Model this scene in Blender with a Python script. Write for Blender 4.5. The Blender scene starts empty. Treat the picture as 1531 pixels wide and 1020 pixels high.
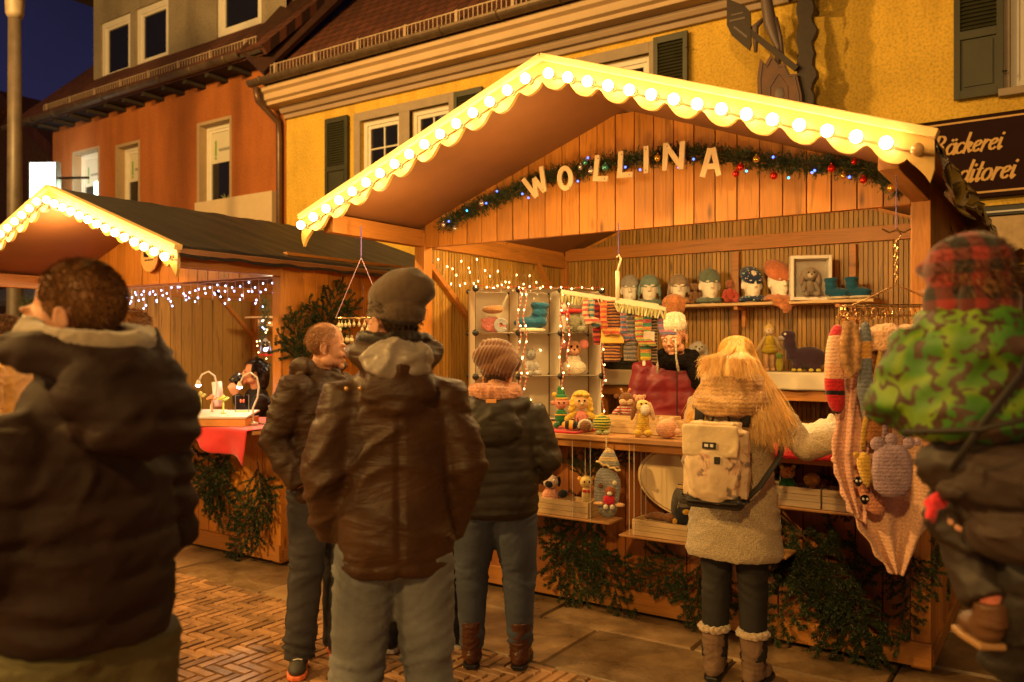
import bpy, bmesh, math, random
from mathutils import Vector, Matrix, noise, Euler
R = math.radians
V = Vector
rnd = random.Random(7)
C = bpy.context.scene.collection
sc = bpy.context.scene
# survey of the place: the eye stands at (.564,-4.487,1.6); x runs along the stall fronts, y back towards the houses
FPX = 1231.0
EYE = (.564, -4.487, 1.6)
YAW = R(34.13)
rx_, ry_ = math.cos(YAW), math.sin(YAW)
def W(u, v, D):
    k = (u-765.5)/FPX*D
    return V((EYE[0]-D*ry_+k*rx_, EYE[1]+D*rx_+k*ry_, 1.6+(521-v)/FPX*D))
def PY(u, v, y):
    k = (u-765.5)/FPX
    return W(u, v, (y-EYE[1])/(rx_+k*ry_))
# ---------------------------------------------------------------- materials
def nt(name):
    m = bpy.data.materials.new(name); m.use_nodes = True
    n = m.node_tree; return m, n, n.nodes['Principled BSDF']
def nd(n, t, **k):
    x = n.nodes.new(t)
    for a, b in k.items():
        if a in x.inputs: x.inputs[a].default_value = b
        else: setattr(x, a, b)
    return x
def ramp(n, src, stops):
    r = n.nodes.new('ShaderNodeValToRGB'); e = r.color_ramp.elements
    while len(e) < len(stops): e.new(.5)
    for q, (p, c) in zip(e, stops):
        q.position = p; q.color = (c[0], c[1], c[2], 1)
    n.links.new(src, r.inputs[0]); return r.outputs[0]
def sh(c, f): return tuple(min(1, x*f) for x in c[:3])
def coords(n, scale=(1, 1, 1), kind='Object', rot=(0, 0, 0)):
    t = n.nodes.new('ShaderNodeTexCoord'); m = n.nodes.new('ShaderNodeMapping')
    m.inputs['Scale'].default_value = scale; m.inputs['Rotation'].default_value = rot
    n.links.new(t.outputs[kind], m.inputs[0]); return m.outputs[0]
def bump(n, b, src, st, dist=.01):
    u = nd(n, 'ShaderNodeBump', Strength=st, Distance=dist)
    n.links.new(src, u.inputs['Height'])
    if b.inputs['Normal'].is_linked:
        n.links.new(b.inputs['Normal'].links[0].from_socket, u.inputs['Normal'])
    n.links.new(u.outputs[0], b.inputs['Normal'])
def mat(name, col, rough=.6, metal=0, var=.25, vs=8, bs=0, bstr=.3, bd=.004, stretch=(1, 1, 1), sheen=0, emit=None, es=0, coat=0, isl=0, trans=0, alpha=1, spec=.5):
    """one colour, mottled by noise, with a noise relief"""
    m, n, b = nt(name)
    b.inputs['Roughness'].default_value = rough; b.inputs['Metallic'].default_value = metal
    b.inputs['Specular IOR Level'].default_value = spec
    if sheen: b.inputs['Sheen Weight'].default_value = sheen
    if coat: b.inputs['Coat Weight'].default_value = coat; b.inputs['Coat Roughness'].default_value = .25
    if trans: b.inputs['Transmission Weight'].default_value = trans
    if alpha < 1: b.inputs['Alpha'].default_value = alpha
    co = coords(n, stretch)
    nz = nd(n, 'ShaderNodeTexNoise', Scale=vs, Detail=5.0, Roughness=.6); n.links.new(co, nz.inputs['Vector'])
    c = ramp(n, nz.outputs[0], [(.28, sh(col, 1-var)), (.72, sh(col, 1+var))])
    if isl:
        g = n.nodes.new('ShaderNodeNewGeometry'); h = nd(n, 'ShaderNodeHueSaturation')
        mr = nd(n, 'ShaderNodeMapRange'); mr.inputs['To Min'].default_value = 1-isl; mr.inputs['To Max'].default_value = 1+isl
        n.links.new(g.outputs['Random Per Island'], mr.inputs[0]); n.links.new(mr.outputs[0], h.inputs['Value']); n.links.new(c, h.inputs['Color']); c = h.outputs[0]
    n.links.new(c, b.inputs['Base Color'])
    if bs:
        n2 = nd(n, 'ShaderNodeTexNoise', Scale=bs, Detail=4.0); n.links.new(co, n2.inputs['Vector'])
        bump(n, b, n2.outputs[0], bstr, bd)
    if emit: b.inputs['Emission Color'].default_value = (*emit, 1); b.inputs['Emission Strength'].default_value = es
    return m
def wood(name, col, axis=2, rough=.5, dark=.45, fine=1., knots=True, isl=.22):
    """planks: grain along axis, knots, each board its own tone"""
    m, n, b = nt(name)
    b.inputs['Roughness'].default_value = rough
    s = [14*fine]*3; s[axis] = .9*fine
    g = n.nodes.new('ShaderNodeNewGeometry')
    co = coords(n, tuple(s))
    ad = nd(n, 'ShaderNodeVectorMath', operation='MULTIPLY_ADD')
    cx = n.nodes.new('ShaderNodeCombineXYZ')
    for i in range(3): n.links.new(g.outputs['Random Per Island'], cx.inputs[i])
    ad.inputs[1].default_value = (37, 53, 71); n.links.new(cx.outputs[0], ad.inputs[0]); n.links.new(co, ad.inputs[2])
    nz = nd(n, 'ShaderNodeTexNoise', Scale=1.6, Detail=6.0, Roughness=.65, Distortion=.8); n.links.new(ad.outputs[0], nz.inputs['Vector'])
    c = ramp(n, nz.outputs[0], [(.3, sh(col, dark)), (.48, col), (.58, sh(col, .8)), (.75, sh(col, 1.25))])
    if knots:
        s2 = [9.]*3; s2[axis] = 2.6
        c2 = coords(n, tuple(s2)); a2 = nd(n, 'ShaderNodeVectorMath', operation='MULTIPLY_ADD'); a2.inputs[1].default_value = (31, 17, 91)
        n.links.new(cx.outputs[0], a2.inputs[0]); n.links.new(c2, a2.inputs[2])
        vo = nd(n, 'ShaderNodeTexVoronoi', Scale=.8, Randomness=1.0); n.links.new(a2.outputs[0], vo.inputs['Vector'])
        k = ramp(n, vo.outputs['Distance'], [(.03, (1, 1, 1)), (.13, (.0, .0, .0))])
        mx = nd(n, 'ShaderNodeMixRGB', Color2=(*sh(col, .3), 1)); n.links.new(k, mx.inputs[0]); n.links.new(c, mx.inputs[1]); c = mx.outputs[0]
    h = nd(n, 'ShaderNodeHueSaturation'); mr = nd(n, 'ShaderNodeMapRange'); mr.inputs['To Min'].default_value = 1-isl; mr.inputs['To Max'].default_value = 1+isl
    n.links.new(g.outputs['Random Per Island'], mr.inputs[0]); n.links.new(mr.outputs[0], h.inputs['Value']); n.links.new(c, h.inputs['Color'])
    n.links.new(h.outputs[0], b.inputs['Base Color']); bump(n, b, nz.outputs[0], .25, .004)
    return m
def knit(name, col, scale=160, st=.6, var=.2, stripes=None, rough=.9, axis=2, dist=.004):
    """knitted wool: rows of stitches as relief; stripes=[(pos,col)..] repeating along axis over `period`"""
    m, n, b = nt(name)
    b.inputs['Roughness'].default_value = rough; b.inputs['Sheen Weight'].default_value = .25; b.inputs['Specular IOR Level'].default_value = .2
    co = coords(n)
    w1 = nd(n, 'ShaderNodeTexWave', Scale=scale/6.28, Distortion=1.2, bands_direction='Z'); w1.inputs['Detail'].default_value = 1
    w2 = nd(n, 'ShaderNodeTexVoronoi', Scale=scale*.9)
    n.links.new(co, w1.inputs['Vector']); n.links.new(co, w2.inputs['Vector'])
    nz = nd(n, 'ShaderNodeTexNoise', Scale=18., Detail=3.0); n.links.new(co, nz.inputs['Vector'])
    if stripes:
        per, stops = stripes
        sp = n.nodes.new('ShaderNodeSeparateXYZ'); n.links.new(co, sp.inputs[0])
        ma = nd(n, 'ShaderNodeMath', operation='MULTIPLY_ADD'); ma.inputs[1].default_value = .012
        n.links.new(nz.outputs[0], ma.inputs[0]); n.links.new(sp.outputs[axis], ma.inputs[2])
        dv = nd(n, 'ShaderNodeMath', operation='DIVIDE'); dv.inputs[1].default_value = per; n.links.new(ma.outputs[0], dv.inputs[0])
        fr = nd(n, 'ShaderNodeMath', operation='FRACT'); n.links.new(dv.outputs[0], fr.inputs[0])
        c = ramp(n, fr.outputs[0], stops)
        for nn in n.nodes:
            if nn.bl_idname == 'ShaderNodeValToRGB': nn.color_ramp.interpolation = 'CONSTANT'
    else:
        c = ramp(n, nz.outputs[0], [(.3, sh(col, 1-var)), (.7, sh(col, 1+var))])
    mx = nd(n, 'ShaderNodeMixRGB', blend_type='MULTIPLY'); mx.inputs[0].default_value = .5
    v = ramp(n, w2.outputs['Distance'], [(.0, (1, 1, 1)), (.8, (.35, .35, .35))])
    n.links.new(c, mx.inputs[1]); n.links.new(v, mx.inputs[2]); n.links.new(mx.outputs[0], b.inputs['Base Color'])
    inv = nd(n, 'ShaderNodeInvert'); n.links.new(w2.outputs['Distance'], inv.inputs[1])
    bump(n, b, inv.outputs[0], st, dist); bump(n, b, w1.outputs[0], st*.6, dist)
    return m
def plain(name, col, rough=.5, metal=0, es=0, spec=.5, alpha=1):
    m, n, b = nt(name)
    b.inputs['Base Color'].default_value = (*col, 1); b.inputs['Roughness'].default_value = rough; b.inputs['Metallic'].default_value = metal
    b.inputs['Specular IOR Level'].default_value = spec
    if alpha < 1: b.inputs['Alpha'].default_value = alpha
    if es: b.inputs['Emission Color'].default_value = (*col, 1); b.inputs['Emission Strength'].default_value = es
    return m
# ---------------------------------------------------------------- mesh builder
class MB:
    def __init__(s): s.v = []; s.f = []
    def add(s, vs, fs):
        o = len(s.v); s.v += [tuple(p) for p in vs]; s.f += [tuple(i+o for i in f) for f in fs]; return s
    def box(s, c, d, M=None, rz=0, bev=0):
        hx, hy, hz = d[0]/2, d[1]/2, d[2]/2
        if bev:
            bm = bmesh.new(); bmesh.ops.create_cube(bm, size=1)
            bmesh.ops.scale(bm, vec=d, verts=bm.verts); bmesh.ops.bevel(bm, geom=bm.edges[:], offset=bev, segments=2, affect='EDGES')
            vs = [v.co.copy() for v in bm.verts]; fs = [[v.index for v in f.verts] for f in bm.faces]; bm.free()
        else:
            vs = [V((x*hx, y*hy, z*hz)) for x in (-1, 1) for y in (-1, 1) for z in (-1, 1)]
            fs = [(0, 1, 3, 2), (4, 6, 7, 5), (0, 4, 5, 1), (2, 3, 7, 6), (0, 2, 6, 4), (1, 5, 7, 3)]
        if rz: M = Matrix.Rotation(rz, 3, 'Z')
        if M is not None: vs = [M @ p for p in vs]
        return s.add([p+V(c) for p in vs], fs)
    def bx(s, x0, x1, y0, y1, z0, z1, bev=0):
        return s.box(((x0+x1)/2, (y0+y1)/2, (z0+z1)/2), (abs(x1-x0), abs(y1-y0), abs(z1-z0)), bev=bev)
    def bar(s, a, b, w, h=None, up=(0, 0, 1)):
        a, b = V(a), V(b); h = h or w; d = (b-a).normalized(); up = V(up)
        if abs(d.dot(up)) > .98: up = V((0, 1, 0))
        x = d.cross(up).normalized(); y = x.cross(d)
        vs = [q+x*i*w/2+y*j*h/2 for q in (a, b) for i, j in ((-1, -1), (1, -1), (1, 1), (-1, 1))]
        return s.add(vs, [(3, 2, 1, 0), (4, 5, 6, 7), (0, 1, 5, 4), (1, 2, 6, 5), (2, 3, 7, 6), (3, 0, 4, 7)])
    def tube(s, P, r, n=8, cap=True, flat=1.0, ref=None):
        P = [V(p) for p in P]; m = len(P)
        if not hasattr(r, '__len__'): r = [r]*m
        vs = []; pu = V(ref) if ref else None
        for i, p in enumerate(P):
            t = (P[min(i+1, m-1)]-P[max(i-1, 0)])
            t = t.normalized() if t.length > 1e-9 else V((0, 0, 1))
            if pu is None: pu = V((0, 0, 1)) if abs(t.z) < .9 else V((1, 0, 0))
            x = t.cross(pu)
            if x.length < 1e-5: x = t.cross(V((.3, .9, .1)))
            x.normalize(); pu = x.cross(t).normalized()
            for k in range(n):
                a = 2*math.pi*k/n; vs.append(p+(x*math.cos(a)+pu*math.sin(a)*flat)*r[i])
        fs = [(i*n+k, i*n+(k+1) % n, (i+1)*n+(k+1) % n, (i+1)*n+k) for i in range(m-1) for k in range(n)]
        if cap: fs += [tuple(range(n))[::-1], tuple(range((m-1)*n, m*n))]
        return s.add(vs, fs)
    def ell(s, c, r, n=14, m=9, M=None):
        if not hasattr(r, '__len__'): r = (r, r, r)
        vs = [V((0, 0, r[2]))]; c = V(c)
        for j in range(1, m):
            p = math.pi*j/m
            for k in range(n):
                a = 2*math.pi*k/n; vs.append(V((r[0]*math.sin(p)*math.cos(a), r[1]*math.sin(p)*math.sin(a), r[2]*math.cos(p))))
        vs.append(V((0, 0, -r[2])))
        if M is not None: vs = [M @ p for p in vs]
        fs = [(0, 1+k, 1+(k+1) % n) for k in range(n)]
        for j in range(m-2):
            for k in range(n): fs.append((1+j*n+k, 1+(j+1)*n+k, 1+(j+1)*n+(k+1) % n, 1+j*n+(k+1) % n))
        b = 1+(m-2)*n; fs += [(b+k, len(vs)-1, b+(k+1) % n) for k in range(n)]
        return s.add([p+c for p in vs], fs)
    def lathe(s, prof, c=(0, 0, 0), n=20, M=None):
        vs = []; c = V(c)
        for r, z in prof:
            for k in range(n):
                a = 2*math.pi*k/n; p = V((r*math.cos(a), r*math.sin(a), z)); vs.append((M @ p if M is not None else p)+c)
        m = len(prof)
        fs = [(i*n+k, i*n+(k+1) % n, (i+1)*n+(k+1) % n, (i+1)*n+k) for i in range(m-1) for k in range(n)]
        fs += [tuple(range(n))[::-1], tuple(range((m-1)*n, m*n))]
        return s.add(vs, fs)
    def loft(s, rings, n=24):
        """rings: (cx,cy,cz,rx,ry,tilt_x) horizontal super-ellipses"""
        vs = []
        for q in rings:
            cx, cy, cz, ra, rb = q[:5]; tl = q[5] if len(q) > 5 else 0; e = q[6] if len(q) > 6 else .85
            for k in range(n):
                a = 2*math.pi*k/n; ca, sa = math.cos(a), math.sin(a)
                x = math.copysign(abs(ca)**e, ca)*ra; y = math.copysign(abs(sa)**e, sa)*rb
                vs.append((cx+x, cy+y, cz+y*math.tan(tl)))
        m = len(rings)
        fs = [(i*n+k, i*n+(k+1) % n, (i+1)*n+(k+1) % n, (i+1)*n+k) for i in range(m-1) for k in range(n)]
        fs += [tuple(range(n))[::-1], tuple(range((m-1)*n, m*n))]
        return s.add(vs, fs)
    def prism(s, poly, T, d):
        """poly in 2D, T(x,z,t) -> 3D, extruded t from 0 to d"""
        n = len(poly)
        vs = [T(x, z, 0) for x, z in poly]+[T(x, z, d) for x, z in poly]
        fs = [tuple(range(n)), tuple(range(n, 2*n))[::-1]]+[(i, (i+1) % n+0, (i+1) % n+n, i+n) for i in range(n)]
        return s.add(vs, fs)
    def quad(s, a, b, c, d): return s.add([a, b, c, d], [(0, 1, 2, 3)])
    def grid(s, f, nu, nv):
        vs = [f(i/nu, j/nv) for j in range(nv+1) for i in range(nu+1)]
        return s.add(vs, [(j*(nu+1)+i, j*(nu+1)+i+1, (j+1)*(nu+1)+i+1, (j+1)*(nu+1)+i) for j in range(nv) for i in range(nu)])
    def xf(s, M): s.v = [tuple(M @ V(p)) for p in s.v]; return s
    def mesh(s, name):
        me = bpy.data.meshes.new(name); me.from_pydata(s.v, [], s.f); me.validate()
        return me
    def build(s, name, m, parent=None, smooth=False, fix=True, loc=None, bevel=0, thick=0, sub=0):
        me = s.mesh(name)
        if fix:
            bm = bmesh.new(); bm.from_mesh(me); bmesh.ops.recalc_face_normals(bm, faces=bm.faces[:]); bm.to_mesh(me); bm.free()
        me.materials.append(m)
        if smooth: me.polygons.foreach_set('use_smooth', [True]*len(me.polygons))
        o = bpy.data.objects.new(name, me); C.objects.link(o)
        if parent: o.parent = parent
        if loc: o.location = loc
        if thick:
            md = o.modifiers.new('s', 'SOLIDIFY'); md.thickness = thick; md.offset = 0
        if sub:
            md = o.modifiers.new('u', 'SUBSURF'); md.levels = md.render_levels = sub
        if bevel:
            md = o.modifiers.new('b', 'BEVEL'); md.width = bevel; md.segments = 2; md.limit_method = 'ANGLE'
        return o
def tag(o, label=None, cat=None, group=None, kind=None):
    if label: o['label'] = label
    if cat: o['category'] = cat
    if group: o['group'] = group
    if kind: o['kind'] = kind
    return o
def thing(name, label, cat, loc=(0, 0, 0), rz=0, group=None, scale=1):
    o = bpy.data.objects.new(name, None); C.objects.link(o); o.empty_display_size = .05
    o.location = loc; o.rotation_euler = (0, 0, rz); o.scale = (scale,)*3
    return tag(o, label, cat, group)
def dup(o, parent=None, loc=None, rz=None):
    c = o.copy(); C.objects.link(c)
    if parent is not None: c.parent = parent
    if loc is not None: c.location = loc
    if rz is not None: c.rotation_euler = (0, 0, rz)
    return c
def tree_copy(o, parent=None):
    c = dup(o, parent)
    for ch in list(o.children): tree_copy(ch, c)
    return c
def remesh(mb, name, m, parent=None, voxel=.01, smooth=4, fn=None, amt=1., loc=None):
    """fuse overlapping closed shapes into one continuous skin; fn(p)->offset along the normal"""
    me = mb.mesh(name)
    bm = bmesh.new(); bm.from_mesh(me); bmesh.ops.recalc_face_normals(bm, faces=bm.faces[:]); bm.to_mesh(me); bm.free()
    o = bpy.data.objects.new('tmp', me); C.objects.link(o)
    md = o.modifiers.new('r', 'REMESH'); md.mode = 'VOXEL'; md.voxel_size = voxel; md.use_smooth_shade = True
    if smooth:
        sm = o.modifiers.new('s', 'SMOOTH'); sm.iterations = smooth; sm.factor = .5
    dg = bpy.context.evaluated_depsgraph_get(); dg.update()
    out = bpy.data.meshes.new_from_object(o.evaluated_get(dg)); bpy.data.objects.remove(o); bpy.data.meshes.remove(me)
    out.name = name
    if fn:
        ns = [v.normal.copy() for v in out.vertices]
        for v, q in zip(out.vertices, ns):
            v.co += q*(fn(v.co)*amt)
    out.materials.clear(); out.materials.append(m)
    out.polygons.foreach_set('use_smooth', [True]*len(out.polygons))
    o = bpy.data.objects.new(name, out); C.objects.link(o)
    if parent: o.parent = parent
    if loc: o.location = loc
    return o
def nz(p, s=(1, 1, 1), off=0.): return noise.noise(V((p[0]*s[0]+off, p[1]*s[1]+off*1.7, p[2]*s[2]-off)))
def folds(a, s, off=0., k=1.):
    """cloth folds: ridged warped noise"""
    def f(p):
        w = nz(p, (3, 3, 3), off+9)*.12
        q = V((p[0]+w, p[1]-w, p[2]+w*1.5))
        r = 1-abs(nz(q, s, off))*2.2
        r2 = 1-abs(nz(q, (s[0]*2.1, s[1]*2.1, s[2]*2.3), off+5))*2.2
        return a*(max(r, 0)**2*.75+max(r2, 0)**2*.3*k-.4)
    return f
# ---------------------------------------------------------------- strokes for lettering
def arcp(cx, cy, rx, ry, a0, a1, n=8): return [(cx+rx*math.cos(R(a0+(a1-a0)*i/n)), cy+ry*math.sin(R(a0+(a1-a0)*i/n))) for i in range(n+1)]
SCRIPT = {  # letter: (advance, strokes) in x-height units, slanted afterwards
 'B': (1.25, [[(.3, 0), (.3, 1.75)], [(-.05, 1.4)]+arcp(.45, 1.35, .42, .38, 140, -80)+[(.35, .95)], arcp(.5, .47, .45, .47, 90, -130)]),
 'K': (1.2, [[(.3, 0), (.3, 1.75)], [(-.05, 1.45), (.1, 1.65), (.3, 1.75)], [(1.05, 1.7), (.75, 1.4), (.35, .9)], [(.4, .95), (.75, .35), (1.1, .0), (1.25, .15)]]),
 'a': (.8, [arcp(.38, .48, .3, .46, 50, 330, 10), [(.68, .95), (.68, .2), (.78, 0), (.92, .2)]]),
 'c': (.62, [arcp(.38, .48, .3, .46, 50, 320, 10)]),
 'k': (.75, [[(.15, 0), (.15, 1.75)], [(.15, .45), (.4, .9), (.6, .8), (.5, .55), (.2, .5)], [(.35, .5), (.6, .05), (.8, .2)]]),
 'e': (.65, [[(.12, .45), (.45, .6), (.6, .8)]+arcp(.36, .5, .27, .46, 50, 320, 10)]),
 'r': (.62, [[(.15, 0), (.2, .95)], [(.2, .6), (.4, .92), (.62, .85)]]),
 'i': (.42, [[(.18, .95), (.18, .15), (.28, 0), (.42, .2)], [(.2, 1.3), (.24, 1.38)]]),
 'o': (.75, [arcp(.37, .48, .3, .47, 60, 420, 12)]),
 'n': (.82, [[(.15, 0), (.2, .95)], [(.18, .55), (.38, .92), (.58, .85), (.6, .2), (.7, 0), (.85, .2)]]),
 'd': (.8, [arcp(.38, .48, .3, .46, 50, 330, 10), [(.72, 1.75), (.68, .2), (.78, 0), (.92, .2)]]),
 't': (.5, [[(.25, 1.5), (.2, .15), (.3, 0), (.45, .2)], [(.0, .98), (.45, 1.0)]]),
 'u': (.8, [[(.15, .95), (.15, .2), (.3, 0), (.5, .15), (.65, .5)], [(.68, .95), (.68, .15), (.78, 0), (.92, .2)]]),
 'l': (.4, [[(.05, .4), (.35, 1.5), (.25, 1.75), (.14, 1.4), (.14, .2), (.25, 0), (.4, .2)]]),
 'g': (.8, [arcp(.38, .48, .3, .46, 50, 330, 10), [(.68, .95), (.66, -.4), (.45, -.75), (.15, -.6), (.3, -.3), (.9, .2)]]),
 '~': (.7, [[(0, .5), (.12, .9), (.22, .1), (.36, .8), (.5, .2), (.62, .6)]]),
 'W': (1.5, [[(0, 1.6), (.3, 0), (.7, 1.5), (1.0, 0), (1.4, 1.7)]]),
 'N': (1.2, [[(.1, 0), (.15, 1.6), (.85, 0), (.95, 1.6)]]), 's': (.6, [[(.5, .85), (.25, .95), (.15, .7), (.45, .4), (.4, .05), (.1, .1)]]),
}
def script(text, x, z, h, T, m, name, parent=None, slant=.35, wt=.16, th=.004, end=None):
    mb = MB(); pen = x
    for ch in text:
        if ch == ' ': pen += .5*h; continue
        adv, st = SCRIPT['a' if ch == 'ä' else ch]
        st = list(st)
        if ch == 'ä': st += [[(.28, 1.22), (.32, 1.3)], [(.55, 1.22), (.59, 1.3)]]
        for k, s_ in enumerate(st):
            pts = [(pen+(a+b*slant)*h, z+b*h) for a, b in s_]
            for (a, b), (c, d) in zip(pts, pts[1:]):
                dx, dz = c-a, d-b; L = math.hypot(dx, dz) or 1e-6
                w = h*(wt*(.35+.65*abs(dz)/L)+.02); ex, ez = dx/L*w*.3, dz/L*w*.3
                px, pz = -dz/L*w/2, dx/L*w/2; k += 1; tt = th+.0004*(k % 5)
                mb.prism([(a-ex+px, b-ez+pz), (a-ex-px, b-ez-pz), (c+ex-px, d+ez-pz), (c+ex+px, d+ez+pz)], T, tt)
        pen += adv*h
    return mb.build(name, m, parent), pen
# ---------------------------------------------------------------- materials in use
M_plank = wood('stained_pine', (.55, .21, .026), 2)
M_front = wood('red_brown_stain_and_shade', (.34, .11, .02), 2)  # redder stain, with the shade on the lower front darkened into the colour
M_plankx = wood('stained_pine_beam', (.46, .18, .03), 0, knots=False)
M_planky = wood('stained_pine_rafter', (.46, .18, .03), 1, knots=False)
M_old = wood('weathered_lining', (.40, .215, .04), 2, dark=.3)
M_raw = wood('raw_spruce', (.62, .42, .2), 0, knots=False, isl=.1)
M_counter = wood('counter_board', (.5, .25, .09), 0, isl=.1)
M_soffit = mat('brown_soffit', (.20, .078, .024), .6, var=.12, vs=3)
M_fascia = mat('cream_fascia_paint', (.44, .26, .06), .45, var=.05, vs=4)
M_roofboard = mat('painted_edge_board', (.75, .5, .2), .5, var=.1)
M_tarp = mat('black_roof_tarpaulin', (.026, .022, .020), .42, var=.25, vs=2, bs=3, bstr=.35, bd=.03, stretch=(1, 5, 1))
M_white = mat('white_paint', (.72, .68, .6), .45, var=.05)
M_pane = plain('dark_window_glass', (.012, .012, .014), .06, spec=.8)
M_black = plain('black_plastic', (.01, .01, .011), .4)
M_steel = plain('galvanised_steel', (.35, .34, .32), .4, .8)
M_gutter = mat('weathered_gutter', (.12, .08, .05), .5, .4, var=.3)
M_tile = None
def tiles(name, col):
    m, n, b = nt(name); b.inputs['Roughness'].default_value = .75
    co = coords(n)
    br = nd(n, 'ShaderNodeTexBrick', Scale=1.0); br.inputs['Color1'].default_value = (*col, 1); br.inputs['Color2'].default_value = (*sh(col, .6), 1)
    br.inputs['Mortar'].default_value = (*sh(col, .2), 1); br.inputs['Brick Width'].default_value = .2; br.inputs['Row Height'].default_value = .16; br.inputs['Mortar Size'].default_value = .012
    n.links.new(co, br.inputs['Vector']); n.links.new(br.outputs[0], b.inputs['Base Color']); bump(n, b, br.outputs['Color'], .8, .03)
    return m
M_tile = tiles('red_roof_tiles', (.16, .05, .025))
def stucco(name, col, bsc=60, var=.12, st=.5):
    m = mat(name, col, .85, var=var*1.7, vs=.8, bs=bsc, bstr=st, bd=.012)
    n = m.node_tree; b = n.nodes['Principled BSDF']; co = coords(n)
    q = nd(n, 'ShaderNodeTexNoise', Scale=38., Detail=3.0); n.links.new(co, q.inputs['Vector'])
    s = b.inputs['Base Color'].links[0].from_socket; mx = nd(n, 'ShaderNodeMixRGB', blend_type='MULTIPLY'); mx.inputs[0].default_value = .6
    n.links.new(s, mx.inputs[1]); n.links.new(ramp(n, q.outputs[0], [(.35, (.55, .55, .5)), (.55, (1, 1, 1))]), mx.inputs[2])
    q3 = nd(n, 'ShaderNodeTexNoise', Scale=1.1, Detail=6.0, Roughness=.65); n.links.new(coords(n, (2.2, 2.2, .35)), q3.inputs['Vector']); m3 = nd(n, 'ShaderNodeMixRGB', blend_type='MULTIPLY'); m3.inputs[0].default_value = .55; n.links.new(mx.outputs[0], m3.inputs[1]); n.links.new(ramp(n, q3.outputs[0], [(.36, (.62, .58, .52)), (.55, (1, 1, 1))]), m3.inputs[2]); n.links.new(m3.outputs[0], b.inputs['Base Color'])
    return m
M_yellow = stucco('yellow_render', (.78, .50, .065))
M_orange = stucco('orange_render', (.42, .13, .026), 90, .1, .3)
M_dormer = stucco('grey_dormer_render', (.30, .25, .18), 90, .1, .2)
M_trim = mat('taupe_trim', (.36, .26, .18), .6, var=.1, vs=2)
M_surr = mat('window_surround', (.33, .26, .19), .7, var=.1)
M_green = mat('dark_green_shutter', (.040, .040, .020), .5, var=.2, vs=5)
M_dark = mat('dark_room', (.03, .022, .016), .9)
# ---------------------------------------------------------------- ground
def slabmat():
    m, n, b = nt('worn_flagstone'); b.inputs['Roughness'].default_value = .55
    g = n.nodes.new('ShaderNodeNewGeometry'); co = coords(n)
    a = nd(n, 'ShaderNodeTexNoise', Scale=3.5, Detail=8.0, Roughness=.7); n.links.new(co, a.inputs['Vector'])
    c = ramp(n, a.outputs[0], [(.3, (.12, .07, .035)), (.5, (.23, .14, .065)), (.7, (.33, .21, .10))])
    h = nd(n, 'ShaderNodeHueSaturation'); mr = nd(n, 'ShaderNodeMapRange'); mr.inputs['To Min'].default_value = .65; mr.inputs['To Max'].default_value = 1.25
    n.links.new(g.outputs['Random Per Island'], mr.inputs[0]); n.links.new(mr.outputs[0], h.inputs['Value']); n.links.new(c, h.inputs['Color']); n.links.new(h.outputs[0], b.inputs['Base Color'])
    r = ramp(n, a.outputs[0], [(.35, (.25, .25, .25)), (.65, (.7, .7, .7))]); n.links.new(r, b.inputs['Roughness'])
    z = nd(n, 'ShaderNodeTexNoise', Scale=40., Detail=4.0); n.links.new(co, z.inputs['Vector']); bump(n, b, z.outputs[0], .35, .006); bump(n, b, a.outputs[0], .5, .02)
    return m
M_slab = slabmat()
M_joint = mat('sand_joint', (.05, .038, .028), .9, bs=60)
M_brick = mat('clinker_brick', (.30, .165, .08), .42, var=.35, vs=9, bs=35, bstr=.5, bd=.006, isl=.35)
g = MB().bx(-160, 120, -60, 220, -.5, -.02).build('ground', M_joint); tag(g, kind='structure')
mb = MB(); bw, n_ = .062, 3
for i in range(-125, 62):
    for j in range(-84, 5):
        t = (i-j) % (2*n_)
        if t not in (0, 2*n_-1): continue
        L, Wd = (n_, 1) if t == 0 else (1, n_)
        x0, x1, y0, y1 = i*bw+.004, (i+L)*bw-.004, -.95+(j-1)*bw+.004-bw*2, -.95+(j-1+Wd)*bw-.004-bw*2
        if y0 > -.965: continue
        y1 = min(y1, -.955)
        h = rnd.uniform(-.0025, .002); a, b = rnd.uniform(-.0015, .0015), rnd.uniform(-.0015, .0015); e = .005
        mb.add([(x0, y0, -.015), (x1, y0, -.015), (x1, y1, -.015), (x0, y1, -.015), (x0+e, y0+e, h+a), (x1-e, y0+e, h-a), (x1-e, y1-e, h+b), (x0+e, y1-e, h-b)],
               [(4, 5, 6, 7), (0, 1, 5, 4), (1, 2, 6, 5), (2, 3, 7, 6), (3, 0, 4, 7)])
tag(mb.build('brick_paving', M_brick, fix=False), kind='structure')
mb = MB()
def slab(x0, x1, y0, y1):
    h = rnd.uniform(-.004, .004); e = .008; q = rnd.uniform(-.003, .003)
    mb.add([(x0, y0, -.018), (x1, y0, -.018), (x1, y1, -.018), (x0, y1, -.018), (x0+e, y0+e, h), (x1-e, y0+e, h+q), (x1-e, y1-e, h), (x0+e, y1-e, h-q)],
           [(4, 5, 6, 7), (0, 1, 5, 4), (1, 2, 6, 5), (2, 3, 7, 6), (3, 0, 4, 7)])
y = -.945; row = 0
while y < 4.4:
    d = .46 if row % 2 else .62
    x = -18+rnd.random()*.5
    while x < 6:
        w = rnd.choice((.62, .8, .95, .75)); slab(x+.006, x+w-.006, y+.006, y+d-.006); x += w
    y += d; row += 1
tag(mb.build('flagstone_pavement', M_slab, fix=False), kind='structure')
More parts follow.
